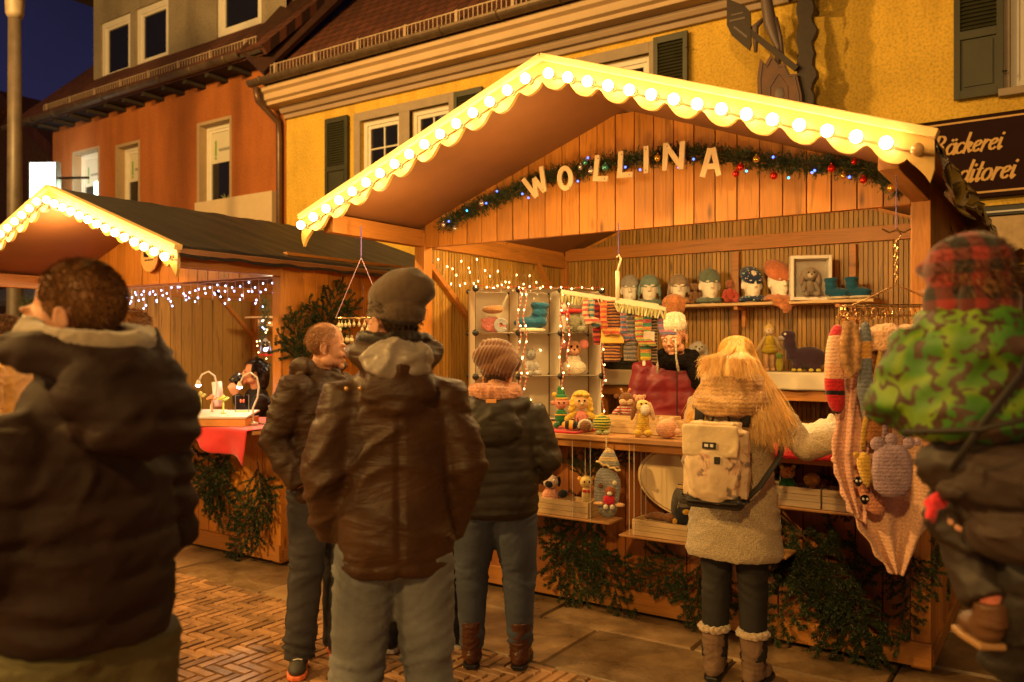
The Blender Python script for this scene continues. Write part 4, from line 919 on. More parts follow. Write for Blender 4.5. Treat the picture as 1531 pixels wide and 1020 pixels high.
toy('giraffe_doll', 'cream doll with red bow tie and red skirt in the left hanging box', (-1.82, -.18, .64), [('body', K((.82, .58, .25)), [((0, 0, .08), (.028, .024, .075))]), ('skirt', K(RED), [((0, 0, .01), (.05, .04, .03))]), ('head', K((.82, .58, .2)), [((0, 0, .165), (.04, .036, .038))]), ('ear', K((.8, .4, .1)), [((-.04, 0, .185), (.014, .008, .014))]), ('ear', K((.8, .4, .1)), [((.04, 0, .185), (.014, .008, .014))]), ('bow', K(RED), [((-.014, -.03, .115), (.014, .008, .01)), ((.014, -.03, .115), (.014, .008, .01))])]+eyes(-.033, .17, .015))
toy('rabbit_toy', 'grey long-eared rabbit toy in dark overalls and striped cap on the lower board', (-1.205, -.17, .60), [('body', K((.02, .02, .03)), [((0, 0, .06), (.06, .045, .075))]), ('chest', K((.26, .22, .17)), [((0, 0, .13), (.036, .03, .02))]), ('overall_patch', K((.75, .4, .04)), [((0, -.043, .10), (.022, .006, .016))]), ('overall_patch', K((.75, .4, .04)), [((.055, -.03, .03), (.022, .012, .03))]), ('overall_patch', K((.75, .4, .04)), [((-.06, -.028, .045), (.014, .012, .018))]), ('head', K((.16, .14, .11)), [((0, -.005, .19), (.05, .045, .055))]), ('ear', K((.15, .13, .11)), [((-.055, 0, .15), (.02, .018, .075), 8)]), ('ear', K((.15, .13, .11)), [((.06, .0, .13), (.026, .018, .10), -10)]), ('hat', knit('striped_cap', YEL, 170, stripes=(.022, [(0, (.75, .45, .1)), (.4, (.08, .04, .02)), (.6, (.75, .5, .3))])), [((.004, 0, .232), (.052, .048, .024)), ((.012, .004, .248), (.02, .02, .016))])]+eyes(-.046, .2, .02))
o = remesh(MB().ell((0, 0, .0), (.07, .03, .025)).ell((.07, -.01, .0), (.035, .03, .03)).ell((-.07, 0, -.01), (.02, .02, .015)), 'lying_toy', K(BRN), voxel=.006); o.location = (-1.35, -.19, .655); tag(o, 'brown knitted animal lying in the box left of the rabbit toy', 'knitted toy')
toy('red_bead_toy', 'small red and white toy lying in the box beside the beige coat', (-1.03, -.19, .63), [('body', K((.7, .1, .08)), [((0, 0, .02), (.04, .025, .022))]), ('head', K(WHT), [((.04, 0, .03), .018)]), ('foot', K(ORG), [((-.04, -.01, .03), .014)])])
toy('piglet_toy', 'pig toy in a green shirt standing in the right hanging box', (-.64, -.18, .86), [('body', K(GRN), [((0, 0, .03), (.045, .04, .05))]), ('head', K((.75, .3, .12)), [((0, 0, .1), (.038, .034, .033))]), ('muzzle', K((.8, .42, .2)), [((0, -.033, .093), (.016, .01, .012))]), ('ear', K(YEL), [((-.03, 0, .13), (.012, .008, .012))]), ('ear', K(YEL), [((.03, 0, .13), (.012, .008, .012))])]+eyes(-.03, .11, .013, .004))
toy('mushroom_toy', 'yellow round knitted cap toy in the right hanging box', (-.52, -.18, .89), [('body', K((.75, .45, .12)), [((0, 0, .0), (.02, .02, .05))]), ('head', K((.75, .42, .06)), [((0, 0, .045), (.042, .04, .034))])])
mb = MB()
for i in range(14): mb.ell((-.36+i*.012, -.19+.008*math.sin(i*1.3), .905+.002*(i % 2)), .006, 8, 5)
tag(mb.build('bead_string', M_eye), 'short string of black beads on the rim of the right hanging box', 'bead string')
# oval sign
ov = thing('oval_sign', 'large cream oval sign with black script and a fir sprig under the counter', 'sign', (-1.16, -.075, .845), R(0)); ov.rotation_euler = (0, R(4), 0)
MB().lathe([(1, 0), (1.0, .012), (.985, .016)], M=Matrix.Diagonal((.37, 1, .215)) @ Matrix.Rotation(R(90), 3, 'X'), n=64).build('panel', mat('cream_panel', (.72, .55, .32), .55, var=.04), ov)
MB().tube([(.35*math.cos(R(a)), -.018, .20*math.sin(R(a))) for a in range(0, 361, 6)], .003, 5).build('rim_line', plain('ochre_line', (.4, .22, .08)), ov)
M_ink = plain('black_ink', (.02, .015, .01), .6)
script('Wollina', -.075, -.055, .058, lambda x, z, t: V((x, -.0165-t, z)), M_ink, 'lettering', ov, slant=.1, wt=.22, th=.001); script('~~~~ ~~~~', -.02, -.12, .02, lambda x, z, t: V((x, -.0165-t, z)), M_ink, 'small_lettering', ov, slant=.2, wt=.2, th=.001)
mb = MB()
for i in range(40): x = -.12+i*.007; mb.bar((x, -.018, .165+.012*math.sin(i)), (x+rnd.uniform(-.02, .02), -.0185, .165+rnd.uniform(-.03, .03)), .0016, .001, up=(0, 1, 0))
mb.ell((.06, -.018, .07), (.035, .004, .06), M=Matrix.Rotation(R(10), 3, 'Y')).build('printed_sprig', M_green, ov)
# knitted stocking under the counter with a bear doll on it
def flatshape(pts, th, n=12):
    """padded flat shape: outline in x-z with rounded thickness th in y"""
    cx = sum(p[0] for p in pts)/len(pts); cz = sum(p[1] for p in pts)/len(pts); m = len(pts); vs = []; lev = [(-1, .55, .0), (-.8, .86, 0), (0, 1, 0), (.8, .86, 0), (1, .55, 0)]
    for t, k, _ in lev:
        vs += [(cx+(p[0]-cx)*k, t*th/2, cz+(p[1]-cz)*k) for p in pts]
    vs += [(cx, -th/2*1.05, cz), (cx, th/2*1.05, cz)]
    fs = [(i*m+k, i*m+(k+1) % m, (i+1)*m+(k+1) % m, (i+1)*m+k) for i in range(4) for k in range(m)]
    fs += [(5*m, (k+1) % m, k) for k in range(m)]+[(5*m+1, 4*m+k, 4*m+(k+1) % m) for k in range(m)]
    return MB().add(vs, fs)
st = thing('christmas_stocking', 'grey knitted stocking with cream frill and a teddy, hanging from the counter', 'stocking', tuple(PY(907, 655, -.30)))
st.rotation_euler = (0, 0, R(25))
k_ = 4.9/1231
def px2(pts, u0, v0): return [((u-u0)*k_, -(v-v0)*k_) for u, v in pts]
flatshape(px2([(893, 690), (928, 702), (929, 725), (923, 755), (921, 768), (908, 773), (896, 766), (893, 752), (886, 742), (889, 715)], 907, 655), .05).build('foot_piece', knit('grey_cable', (.30, .29, .28), 120), st, smooth=True, sub=1)
flatshape(px2([(907, 668), (917, 672), (925, 690), (927, 700), (893, 690), (899, 680)], 907, 655), .04).build('cuff', knit('cuff_stripes', GRY, 150, stripes=(.05, [(0, (.35, .33, .3)), (.5, (.7, .5, .25))])), st, smooth=True)
MB().tube([(p[0], -.025, p[1]+.006*(i % 2)) for i, p in enumerate(px2([(892, 688), (897, 690), (902, 693), (907, 694), (912, 697), (917, 698), (922, 701), (927, 701)], 907, 655))], .007, 8).build('frill', K((.75, .55, .25)), st, smooth=True)
MB().tube([(-.004, 0, .01), (0, 0, -.02), (-.002, 0, -.06)], .005, 6).build('loop', K((.75, .55, .25)), st)
MB().ell((px2([(919, 718)], 907, 655)[0][0], -.03, px2([(919, 718)], 907, 655)[0][1]), .014).build('button', K((.7, .6, .4)), st, smooth=True); MB().ell((px2([(899, 722)], 907, 655)[0][0], -.03, px2([(899, 722)], 907, 655)[0][1]), (.016, .008, .014)).build('heart_patch', K(BRN), st, smooth=True)
b = px2([(911, 742)], 907, 655)[0]
for nm, c, m, r in (('teddy_body', (0, 0, 0), K((.6, .02, .05)), (.036, .025, .034)), ('teddy_head', (0.006, 0, .05), K((.3, .08, .03)), (.032, .028, .03)), ('teddy_muzzle', (.004, -.026, .042), K(WHT), (.016, .012, .012)), ('teddy_arm', (-.06, 0, -.02), K((.75, .42, .2)), (.03, .012, .012)), ('teddy_arm', (.06, 0, -.025), K((.75, .42, .2)), (.03, .012, .012)), ('teddy_leg', (-.018, -.015, -.036), K(WHT), (.014, .014, .016)), ('teddy_leg', (.018, -.015, -.036), K(WHT), (.014, .014, .016))):
    MB().ell((b[0]+c[0], -.045+c[1], b[1]+c[2]), r).build(nm, m, st, smooth=True)
# ---------------------------------------------------------------- back shelf with hats
sf = thing('wall_shelf', 'long wooden shelf with mannequin heads on the back wall of the main stall', 'shelf', (-1.78, 1.86, 1.93))
MB().bx(-1.05, 1.20, -.13, .11, 0, .022).build('shelf_board', M_raw, sf, bevel=.002)
for x in (-.6, .2, .95): MB().bx(x-.015, x+.015, .09, .12, -.16, 0).bx(x-.015, x+.015, -.1, .12, -.03, -.002).build('shelf_bracket', M_plank, sf)
M_foam = mat('styrofoam', (.8, .74, .62), .75, var=.04, bs=120, bstr=.15)
def foam_head_mesh():
    mb = MB().ell((0, .005, .16), (.074, .09, .10)).ell((0, -.03, .10), (.058, .055, .08)).ell((0, -.055, .055), (.035, .035, .035)).tube([(0, 0, 0), (0, .01, .1)], [.055, .045], 14).lathe([(.065, 0), (.06, .02)], n=16)
    mb.tube([(0, -.088, .155), (0, -.105, .115)], [.008, .015], 8).ell((0, -.086, .075), (.02, .012, .009)).ell((-.028, -.08, .165), (.022, .012, .007)).ell((.028, -.08, .165), (.022, .012, .007)).ell((.073, .0, .13), (.01, .02, .03)).ell((-.073, 0, .13), (.01, .02, .03))
    o = remesh(mb, 'head', M_foam, voxel=.0055, smooth=3); me = o.data; bpy.data.objects.remove(o); return me
FH = foam_head_mesh()
def beanie(me_name, m, style, parent=None):
    mb = MB()
    if style == 'cap': mb.loft([(0, .0, .165, .079, .094, R(18)), (0, .003, .20, .083, .098, R(14)), (0, .008, .235, .07, .083, R(8)), (0, .012, .262, .038, .045), (0, .012, .27, .012, .014)], 28)
    elif style == 'slouch': mb.loft([(0, .0, .16, .08, .096, R(22)), (0, .006, .20, .088, .104, R(22)), (0, .02, .245, .082, .096, R(20)), (0, .035, .275, .05, .06, R(15)), (0, .04, .288, .015, .018)], 28)
    elif style == 'flap':
        mb.loft([(0, .01, .16, .08, .088, R(25)), (0, .003, .20, .083, .098, R(14)), (0, .008, .235, .07, .083, R(8)), (0, .012, .265, .03, .036)], 28)
        for s in (-1, 1): mb.ell((s*.082, .0, .13), (.016, .038, .06), M=Matrix.Rotation(R(s*-6), 3, 'Y')).tube([(s*.085, 0, .08), (s*.09, -.01, .03), (s*.085, 0, -.01)], .006, 6)
    else: mb.loft([(0, .003, .17, .083, .096, R(25)), (0, .01, .22, .093, .11, R(22)), (0, .03, .27, .088, .10, R(20)), (0, .045, .31, .06, .066, R(15)), (0, .05, .325, .02, .02)], 28)
    return mb
m_navy = knit('navy_print', (.02, .04, .11), 200); n = m_navy.node_tree
vo = nd(n, 'ShaderNodeTexVoronoi', Scale=38.); n.links.new(coords(n), vo.inputs['Vector']); cr = ramp(n, vo.outputs['Distance'], [(.2, (1, 1, 1)), (.3, (0, 0, 0))]); b = n.nodes['Principled BSDF']
mxx = nd(n, 'ShaderNodeMixRGB'); n.links.new(cr, mxx.inputs[0]); n.links.new(b.inputs['Base Color'].links[0].from_socket, mxx.inputs[1]); hs = nd(n, 'ShaderNodeHueSaturation', Saturation=.7); n.links.new(vo.outputs['Color'], hs.inputs['Color']); n.links.new(hs.outputs[0], mxx.inputs[2]); n.links.new(mxx.outputs[0], b.inputs['Base Color'])
SZ = 1.954
def mannequin(x, y, rz, hatm, style, lab, hatlab, scarf=None, sclab=None, s=1., point=False):
    t = thing('mannequin_head', lab, 'mannequin head', (x, y, SZ), R(rz), 'foam mannequin heads on the back shelf', s); ob('head', FH, t, (0, 0, 0))
    MB().lathe([(.068, 0), (.068, .008)], n=20).build('base', M_foam, t, smooth=True)
    h = beanie('x', hatm, style).build('knitted_hat', hatm, smooth=True, fix=True); tag(h, hatlab, 'hat', 'hats on the foam heads')
    h.location = (x, y, SZ); h.rotation_euler = (0, 0, R(rz)); h.scale = (s,)*3; md = h.modifiers.new('u', 'SUBSURF'); md.levels = md.render_levels = 1
    if scarf:
        rings = [(0, -.01, .05, .075, .07), (0, -.01, .035, .10, .09), (0, -.012, .01, .115, .105), (0, -.012, .004, .09, .08)]
        mb = MB().loft(rings, 28)
        if point: mb.ell((0, -.10, -.01), (.11, .03, .045)).ell((.0, -.12, -.045), (.05, .02, .05))
        c = remesh(mb, 'knitted_scarf', scarf, voxel=.008, smooth=2, fn=folds(.012, (9, 9, 26), x*3)); c.location = (x, y, SZ+.003); c.rotation_euler = (0, 0, R(rz)); tag(c, sclab, 'scarf', 'neck warmers on the foam heads')
SG = (.16, .22, .17)
mannequin(-2.52, 1.84, 26, K((.38, .36, .32), 150), 'cap', 'leftmost foam head on the back shelf, next to the peg rack', 'plain light grey knitted hat on the leftmost foam head')
mannequin(-2.34, 1.84, 24, K((.22, .32, .28), 110), 'flap', 'foam head wearing the mottled green hat above the peg rack', 'mottled pale green hat with small top knot on the second foam head', K((.16, .25, .2)), 'pale green neck warmer under the mottled green hat')
mannequin(-2.08, 1.84, 25, K((.34, .25, .17), 100), 'flap', 'foam head in a grey-brown ear flap hat', 'grey-brown ear flap hat with hanging cords on the back shelf', K((.5, .24, .09), 90), 'tan knitted collar under the ear flap hat', s=.95)
mannequin(-1.82, 1.84, 34, K(SG, 150), 'cap', 'foam head in the plain sage green hat', 'plain sage green knitted hat', K(SG, 130), 'sage green scarf wrapped under the sage green hat', s=1.06)
mannequin(-1.48, 1.84, 36, m_navy, 'slouch', 'foam head in the dark blue patterned hat', 'dark blue hat with small coloured print', m_navy, 'dark blue printed neck warmer with pink edge', s=1.0)
mannequin(-1.27, 1.82, 46, K((.62, .20, .08), 100), 'big', 'foam head in the bulky orange hat beside the framed toy', 'bulky orange ribbed hat', K((.6, .24, .10), 120), 'orange triangular scarf hanging over the shelf edge', s=1.0, point=True)
toy('gnome_doll', 'small doll with pink hat and red jacket between two foam heads', (-1.64, 1.80, SZ), animal(K((.55, .08, .05)), None, K((.4, .14, .07)), K(BRN), hr=.036), s=1.0, rz=30)
toy('bear_toy', 'small brown bear toy behind the ear flap hat', (-1.945, 1.86, SZ), animal(K((.25, .12, .05)), None, K((.3, .15, .07)), K((.3, .15, .07)), hr=.036, earshape='round'), s=.95)
fb = thing('framed_box', 'white box frame with a cartoonish grey dog toy inside', 'box frame', (-1.03, 1.80, SZ), R(22))
mb = MB().bx(-.145, -.12, -.06, .06, 0, .33).bx(.12, .145, -.06, .06, 0, .33).bx(-.12, .12, -.06, .06, 0, .025).bx(-.12, .12, -.06, .06, .305, .33); mb.build('frame', M_white, fb, bevel=.003); MB().bx(-.12, .12, .05, .058, .025, .305).build('back_panel', mat('grey_card', (.42, .36, .3), .8), fb)
toy('dog_toy', 'grey-brown long eared dog toy inside the white box frame', (-1.03, 1.79, SZ+.026), animal(K((.3, .24, .18)), None, K((.34, .27, .2)), K((.4, .3, .24)), hr=.052, earshape='long', muzzle=K((.7, .6, .45))), s=1.05, rz=28)
def bootie(x, y, z, rz, lab, s=1., group=None):
    t = thing('knitted_bootie', lab, 'bootie', (x, y, z), R(rz), group, s)
    mb = MB().ell((0, -.035, .04), (.04, .075, .036)).tube([(0, .01, .03), (0, .015, .08), (0, .018, .125), (0, .02, .14)], [.04, .036, .042, .044], 16)
    remesh(mb, 'upper', K(TEAL, 110), t, .006, 2, lambda q: .003*math.sin(q.z*160)+.004*nz(q, (30, 30, 30)))
    MB().ell((0, -.035, .012), (.047, .083, .012), 20, 6).build('sole', K((.75, .68, .5)), t, smooth=True)
gbt = 'teal knitted booties'
bootie(-.865, 1.80, SZ, 75, 'teal knitted bootie next to the white box frame', 1.15, gbt); bootie(-.72, 1.79, SZ, 75, 'teal knitted bootie at the right end of the back shelf', 1.15, gbt)
# lower bench with white cloth behind the seller
M_sheet = mat('white_table_linen', (.62, .55, .42), .85, var=.06, vs=3)
def sheet(x0, x1, y, z, lab):
    def f(u, v):
        x = x0+(x1-x0)*u
        if v < .5: return V((x, y+.33*(1-v*2), z))
        w = (v-.5)*2; return V((x, y-.01-.01*math.sin(x*24+2)*w-.012*nz((x*6, 0, 0))*w, z-.125*w))
    o = MB().grid(f, 90, 16).build('white_cloth', M_sheet, smooth=True, fix=False, thick=.003); return tag(o, lab, 'tablecloth')
bn = thing('wooden_bench', 'dark wooden bench along the back wall of the main stall', 'bench', (-1.66, 1.8, 0)); MB().bx(-1.1, 1.5, -.2, .18, 1.38, 1.41).build('bench_top', M_plankx, bn)
for x in (-1.05, .2, 1.4): MB().bx(x, x+.06, -.16, -.1, 0, 1.38).build('leg', M_plank, bn)
MB().bx(-1.1, 1.5, -.19, -.165, 1.22, 1.378).build('apron', M_plankx, bn)
sheet(-2.78, -.16, 1.585, 1.425, 'white linen cloth over the bench at the back wall')
toy('yellow_dress_doll', 'tall knitted doll in a yellow dress standing on the white linen', (-1.30, 1.7, 1.43), [('leg', K((.7, .4, .18)), [('t', [(-.022, 0, 0), (-.022, 0, .15)], .015), ((-.022, -.01, .012), (.018, .026, .014))]), ('leg', K((.7, .4, .18)), [('t', [(.022, 0, 0), (.022, 0, .15)], .015), ((.022, -.01, .012), (.018, .026, .014))]), ('skirt', K((.6, .45, .03)), [((0, 0, .155), (.062, .05, .03)), ((0, 0, .175), (.05, .04, .03))]), ('dress', K((.6, .45, .03)), [((0, 0, .22), (.038, .028, .05))]), ('head', K((.82, .62, .4)), [((0, 0, .305), (.04, .036, .038))]), ('hat', K((.7, .5, .15)), [((0, .004, .325), (.041, .038, .024)), ((0, 0, .35), .011)])]+eyes(-.035, .305, .015, .004)+[limb('arm', K((.7, .5, .2)), (s*.036, 0, .25), (s*.095, -.01, .16), .012, .013) for s in (-1, 1)])
dn = thing('dinosaur_toy', 'dark purple long-necked dinosaur toy with yellow claws on the white linen', 'plush toy', (-1.10, 1.7, 1.43), R(15))
m_pl = mat('dark_purple_plush', (.035, .012, .03), .95, bs=60, sheen=.4)
remesh(MB().ell((.08, 0, .10), (.13, .075, .085)).ell((-.05, 0, .20), (.05, .045, .055)).tube([(-.02, 0, .1), (-.04, 0, .17), (-.05, 0, .24)], [.06, .04, .04], 12).ell((-.06, 0, .265), (.055, .045, .04)).ell((0, -.03, .03), (.035, .03, .04)).ell((.13, -.03, .03), (.035, .03, .04)).ell((.22, 0, .08), (.06, .03, .03)), 'body', m_pl, dn, .008, 3)
MB().ell((-.105, -.015, .245), (.026, .024, .02)).build('snout', K((.5, .45, .4)), dn, smooth=True); MB().ell((-.08, -.04, .275), .01).build('eye', M_eyew, dn, smooth=True)
for x in (-.02, .02, .10, .15, .22): MB().ell((x, -.055, .012), (.018, .014, .012)).build('claw', K((.7, .6, .05)), dn, smooth=True)
MB().prism([(.19, .18), (.25, .14), (.27, .05), (.22, .09)], lambda x, z, t: V((x, t-.01, z)), .02).build('back_frill', K((.5, .55, .08)), dn)
toy('frog_toy', 'small green and yellow toy standing between the doll and the dinosaur', (-1.215, 1.66, 1.43), [('body', K((.5, .45, .04)), [((0, 0, .05), (.028, .024, .05))]), ('head', K((.2, .35, .06)), [((0, 0, .115), (.026, .024, .024))])]+eyes(-.022, .12, .01, .004))
toy('dog_toy', 'light grey dog toy with drooping ears on the white linen behind the red jacket', (-1.86, 1.7, 1.43), animal(K(GRY), None, K((.42, .38, .33)), K((.42, .38, .33)), hr=.055, earshape='long', muzzle=K((.5, .46, .4))), rz=30, s=1.05)
o = remesh(MB().ell((0, 0, .05), (.20, .09, .05)).ell((-.1, 0, .08), (.08, .06, .03)).ell((.1, 0, .03), (.12, .07, .035)), 'folded_knitwear', knit('dark_mottled', (.03, .035, .03), 90, var=.6), voxel=.01, fn=folds(.02, (8, 8, 20))); o.location = (-2.55, 1.66, 1.43); tag(o, 'pile of dark mottled knitwear on the white linen behind the hanging socks', 'knitwear')
# ---------------------------------------------------------------- plastic cube shelving
cu = thing('cube_shelving', 'translucent plastic cube shelving with fairy lights in the left corner of the stall', 'shelving', (0, 0, 0))
ex, ed = V((.691, .723, 0)), V((-.723, .691, 0)); O = V((-2.90, .165, .78)); cs = .31
m_tr, n, b = nt('milky_plastic'); b.inputs['Base Color'].default_value = (.75, .66, .52, 1); b.inputs['Roughness'].default_value = .5; b.inputs['Alpha'].default_value = .72; b.inputs['Subsurface Weight'].default_value = 0
def CP(i, j, d=0): return O+ex*cs*i+ed*d+V((0, 0, cs*j))
cols = {0: 4, 1: 4, 2: 4}
for i in range(3):
    for j in range(4):
        a, b_, c, d = CP(i, j, cs-.004), CP(i+1, j, cs-.004), CP(i+1, j+1, cs-.004), CP(i, j+1, cs-.004)
        g1 = (b_-a)*.03; MB().quad(a+g1, b_-g1, c-g1, d+g1).build('back_panel', m_tr, cu, thick=.003)
for i in range(4):
    for j in range(4):
        a, b_ = CP(i, j, .012), CP(i, j, cs-.012); MB().quad(a, b_, b_+V((0, 0, cs)), a+V((0, 0, cs))).build('side_panel', m_tr, cu, thick=.003)
for i in range(3):
    for j in range(5):
        a = CP(i, j, .012); MB().quad(a+ex*.012, a+ex*(cs-.012), CP(i, j, cs-.012)+ex*(cs-.012), CP(i, j, cs-.012)+ex*.012).build('shelf_panel', m_tr, cu, thick=.003)
M_rod = plain('dark_steel_rod', (.12, .09, .07), .4, .6)
mb = MB()
for d in (0, cs):
    for i in range(4): mb.tube([CP(i, 0, d), CP(i, 4, d)], .003, 5)
    for j in range(5): mb.tube([CP(0, j, d), CP(3, j, d)], .003, 5)
mb.build('frame_rods', M_rod, cu)
cme = MB().lathe([(.006, -.014), (.022, -.012), (.024, 0), (.022, .012), (.006, .014)], M=Matrix.Rotation(R(90), 3, 'X'), n=14).mesh('connector'); cme.materials.append(M_black); cme.polygons.foreach_set('use_smooth', [True]*len(cme.polygons))
for i in range(4):
    for j in range(5):
        ob('connector', cme, cu, CP(i, j, -.004), (0, 0, math.atan2(ex.y, ex.x)))
        if j > 1: ob('connector', cme, cu, CP(i, j, cs), (0, 0, math.atan2(ex.y, ex.x)), .8)
fl = thing('fairy_lights', 'red and white cord with warm fairy lights along the cube shelving', 'fairy lights', (0, 0, 0))
m_cord = knit('red_white_cord', RED, 60, stripes=(.03, [(0, (.55, .04, .03)), (.5, (.6, .5, .38))]))
M_warm = plain('warm_led', (1, .62, .22), .3, es=16)
wme = MB().ell((0, 0, 0), (.0042, .0042, .006), 7, 5).mesh('light'); wme.materials.append(M_warm)
for i, js in ((1, (1.2, 4)), (2, (.6, 4)), (1.13, (1.6, 4)), (3, (1, 3.1)), (2.16, (1.9, 3.8))):
    P = []; j = js[1]
    while j > js[0]: P.append(CP(i, j, -.03)+ex*.012*math.sin(j*7)+V((0, 0, 0))); j -= .12
    MB().tube(P, .0045, 6).build('cord', m_cord, fl, smooth=True)
    for k, p in enumerate(P[1::3]): ob('light', wme, fl, p+ed*-.012+ex*rnd.uniform(-.01, .01))
P = [CP(i/8, 4, -.02)+V((0, 0, .015+.006*math.sin(i*2))) for i in range(25)]; MB().tube(P, .002, 5).build('cord', m_cord, fl)
for p in P[::2]: ob('light', wme, fl, p)
for i, j in ((.4, 2.2), (1.3, 2.4), (1.7, 2.15), (1.5, 1.4), (1.75, 2.6), (.8, 3.3), (1.35, 1.15), (2.3, 1.2)): ob('light', wme, fl, CP(i, j, cs-.03))
# contents
def cub(i, j, d=.12): return CP(i, j, d)+V((0, 0, .006))
o = remesh(MB().ell((0, 0, .045), (.10, .07, .045)).ell((-.02, 0, .085), (.08, .06, .025)), 'folded_knitwear', K((.65, .22, .2), 120), voxel=.008, fn=folds(.014, (8, 8, 30))); o.location = cub(.5, 3); o.rotation_euler = (0, 0, R(45)); tag(o, 'folded pink knitwear in the top left cube', 'knitwear')
mb = MB()
for a, r in ((0, .045), (1, .034), (2, .022)): mb.tube([(r*math.cos(R(q)), 0, .05+r*math.sin(R(q))) for q in range(0, 331, 15)], .007, 8)
o = mb.build('rolled_scarf', K((.4, .4, .4), 130), smooth=True, loc=cub(.62, 3, .045)); o.rotation_euler = (0, 0, R(44)); tag(o, 'pale grey rolled scarf beside the pink knitwear', 'scarf')
mb = MB().ell((0, 0, .03), (.08, .06, .03)).ell((.05, 0, .035), (.03, .04, .03)); o = remesh(mb, 'folded_hat', K((.4, .2, .08), 120), voxel=.008); o.location = cub(.42, 3, .04)+V((0, 0, .13)); o.rotation_euler = (0, 0, R(44)); tag(o, 'tan knitted hat lying on top of the pink knitwear', 'hat')
bootie(*(cub(1.5, 3, .10)), -45, 'teal bootie with cream sole in the top middle cube', 1.55, gbt)
toy('koala_toy', 'grey-green bear toy with a red scarf in the upper right cube', cub(2.45, 3, .12), animal(K((.28, .26, .16)), None, K((.3, .27, .18)), K((.3, .27, .18)), hr=.05, earshape='round')+[('scarf', K(RED), [((0, -.01, .118), (.045, .04, .016)), ((-.045, -.03, .09), (.014, .01, .045))])], rz=36, s=1.35)
toy('snow_toy', 'slim white toy with red hearts beside the grey-green bear', cub(2.1, 3, .05), [('body', K(WHT), [((0, 0, .06), (.022, .02, .06))]), ('head', K(WHT), [((0, 0, .15), (.026, .024, .028))]), ('collar', K(RED), [((0, -.005, .118), (.024, .022, .01))])], rz=36, s=1.2)
toy('mouse_toy', 'large mouse toy with pink ears in a white dress in the middle right cube', cub(2.42, 2, .11), [('dress', K((.75, .66, .5), 100), [((0, 0, .05), (.085, .06, .05)), ((0, 0, .09), (.05, .042, .05))]), ('head', K((.45, .2, .1)), [((0, 0, .175), (.058, .052, .052))]), ('muzzle', K((.7, .35, .2)), [((0, -.03, .155), (.036, .03, .026)), ]), ('nose', M_eye, [((0, -.058, .168), .007)]), ('ear', K((.75, .25, .22)), [((-.07, 0, .205), (.032, .012, .032))]), ('ear', K((.75, .25, .22)), [((.07, 0, .205), (.032, .012, .032))])]+eyes(-.048, .188, .02, .009), rz=36, s=1.1)
toy('owl_toy', 'small grey and white toy leaning in the middle cube beside the cords', cub(1.35, 2, .08), animal(K((.45, .42, .38)), None, K((.3, .3, .28)), K((.3, .3, .28)), hr=.04, earshape='up'), rz=60, s=.95)
# fairy-light curtain on the left inner wall
fw = thing('fairy_light_chain', 'warm fairy light chain on the left inner wall above the cube shelving', 'fairy lights', (0, 0, 0))
P = []
for i in range(44):
    u = 640+i*4.4; q = (u-640)/190
    P.append(V((-3.26, .18+q*1.55+.03*math.sin(i*2.1), 2.33-.18*abs(math.sin(i*.9))-.10*rnd.random()-.05*q)))
MB().tube(P, .0018, 5).build('wire', plain('clear_wire', (.4, .3, .15), .3), fw)
for p in P: ob('light', wme, fw, p+V((.01, 0, -.01)), s=(.8, .8, 1.3))
# ---------------------------------------------------------------- peg rack with socks
M_peg = plain('pale_green_peg', (.62, .58, .28), .4); M_rack = mat('ivory_plastic', (.72, .62, .42), .35, var=.03)
rk = thing('peg_rack', 'ivory two-arm peg rack hanging on a purple cord with many pale pegs', 'peg rack', (-1.62, -.17, 1.90), R(34))
MB().tube([(0, 0, .15), (.012, 0, .19), (.02, 0, .22), (.008, 0, .245), (-.004, 0, .23)], .006, 8).tube([(0, 0, .15), (0, 0, -.02)], .012, 8).build('hook', M_rack, rk, smooth=True)
MB().tube([(.006, 0, .24), (.006, 0, .43)], .003, 6).build('cord', plain('purple_cord', (.12, .08, .35), .7), rk)
for s, z0, z1 in ((-1, .045, .0), (1, .0, -.055)):
    pass
MB().bar((-.33, 0, .03), (.24, 0, -.055), .012, .026).build('rack_arm', M_rack, rk, bevel=.003); MB().bar((-.02, -.05, -.03), (.27, -.07, -.075), .012, .022).build('rack_arm', M_rack, rk, bevel=.003)
peg = MB().box((0, -.005, 0), (.008, .005, .055), M=Matrix.Rotation(R(7), 3, 'X')).box((0, .005, 0), (.008, .005, .055), M=Matrix.Rotation(R(-7), 3, 'X')).mesh('peg'); peg.materials.append(M_peg)
for i in range(30):
    t = i/29; q = V((-.32, 0, .028)).lerp(V((.235, 0, -.054)), t); ob('peg', peg, rk, q+V((0, rnd.uniform(-.012, .012), -.035)), (rnd.uniform(-.5, .5), rnd.uniform(-.35, .35), rnd.uniform(-1, 1)))
for i in range(16):
    t = i/15; q = V((-.01, -.052, -.03)).lerp(V((.265, -.07, -.075)), t); ob('peg', peg, rk, q+V((0, 0, -.032)), (rnd.uniform(-.4, .4), rnd.uniform(-.3, .3), rnd.uniform(-1, 1)))
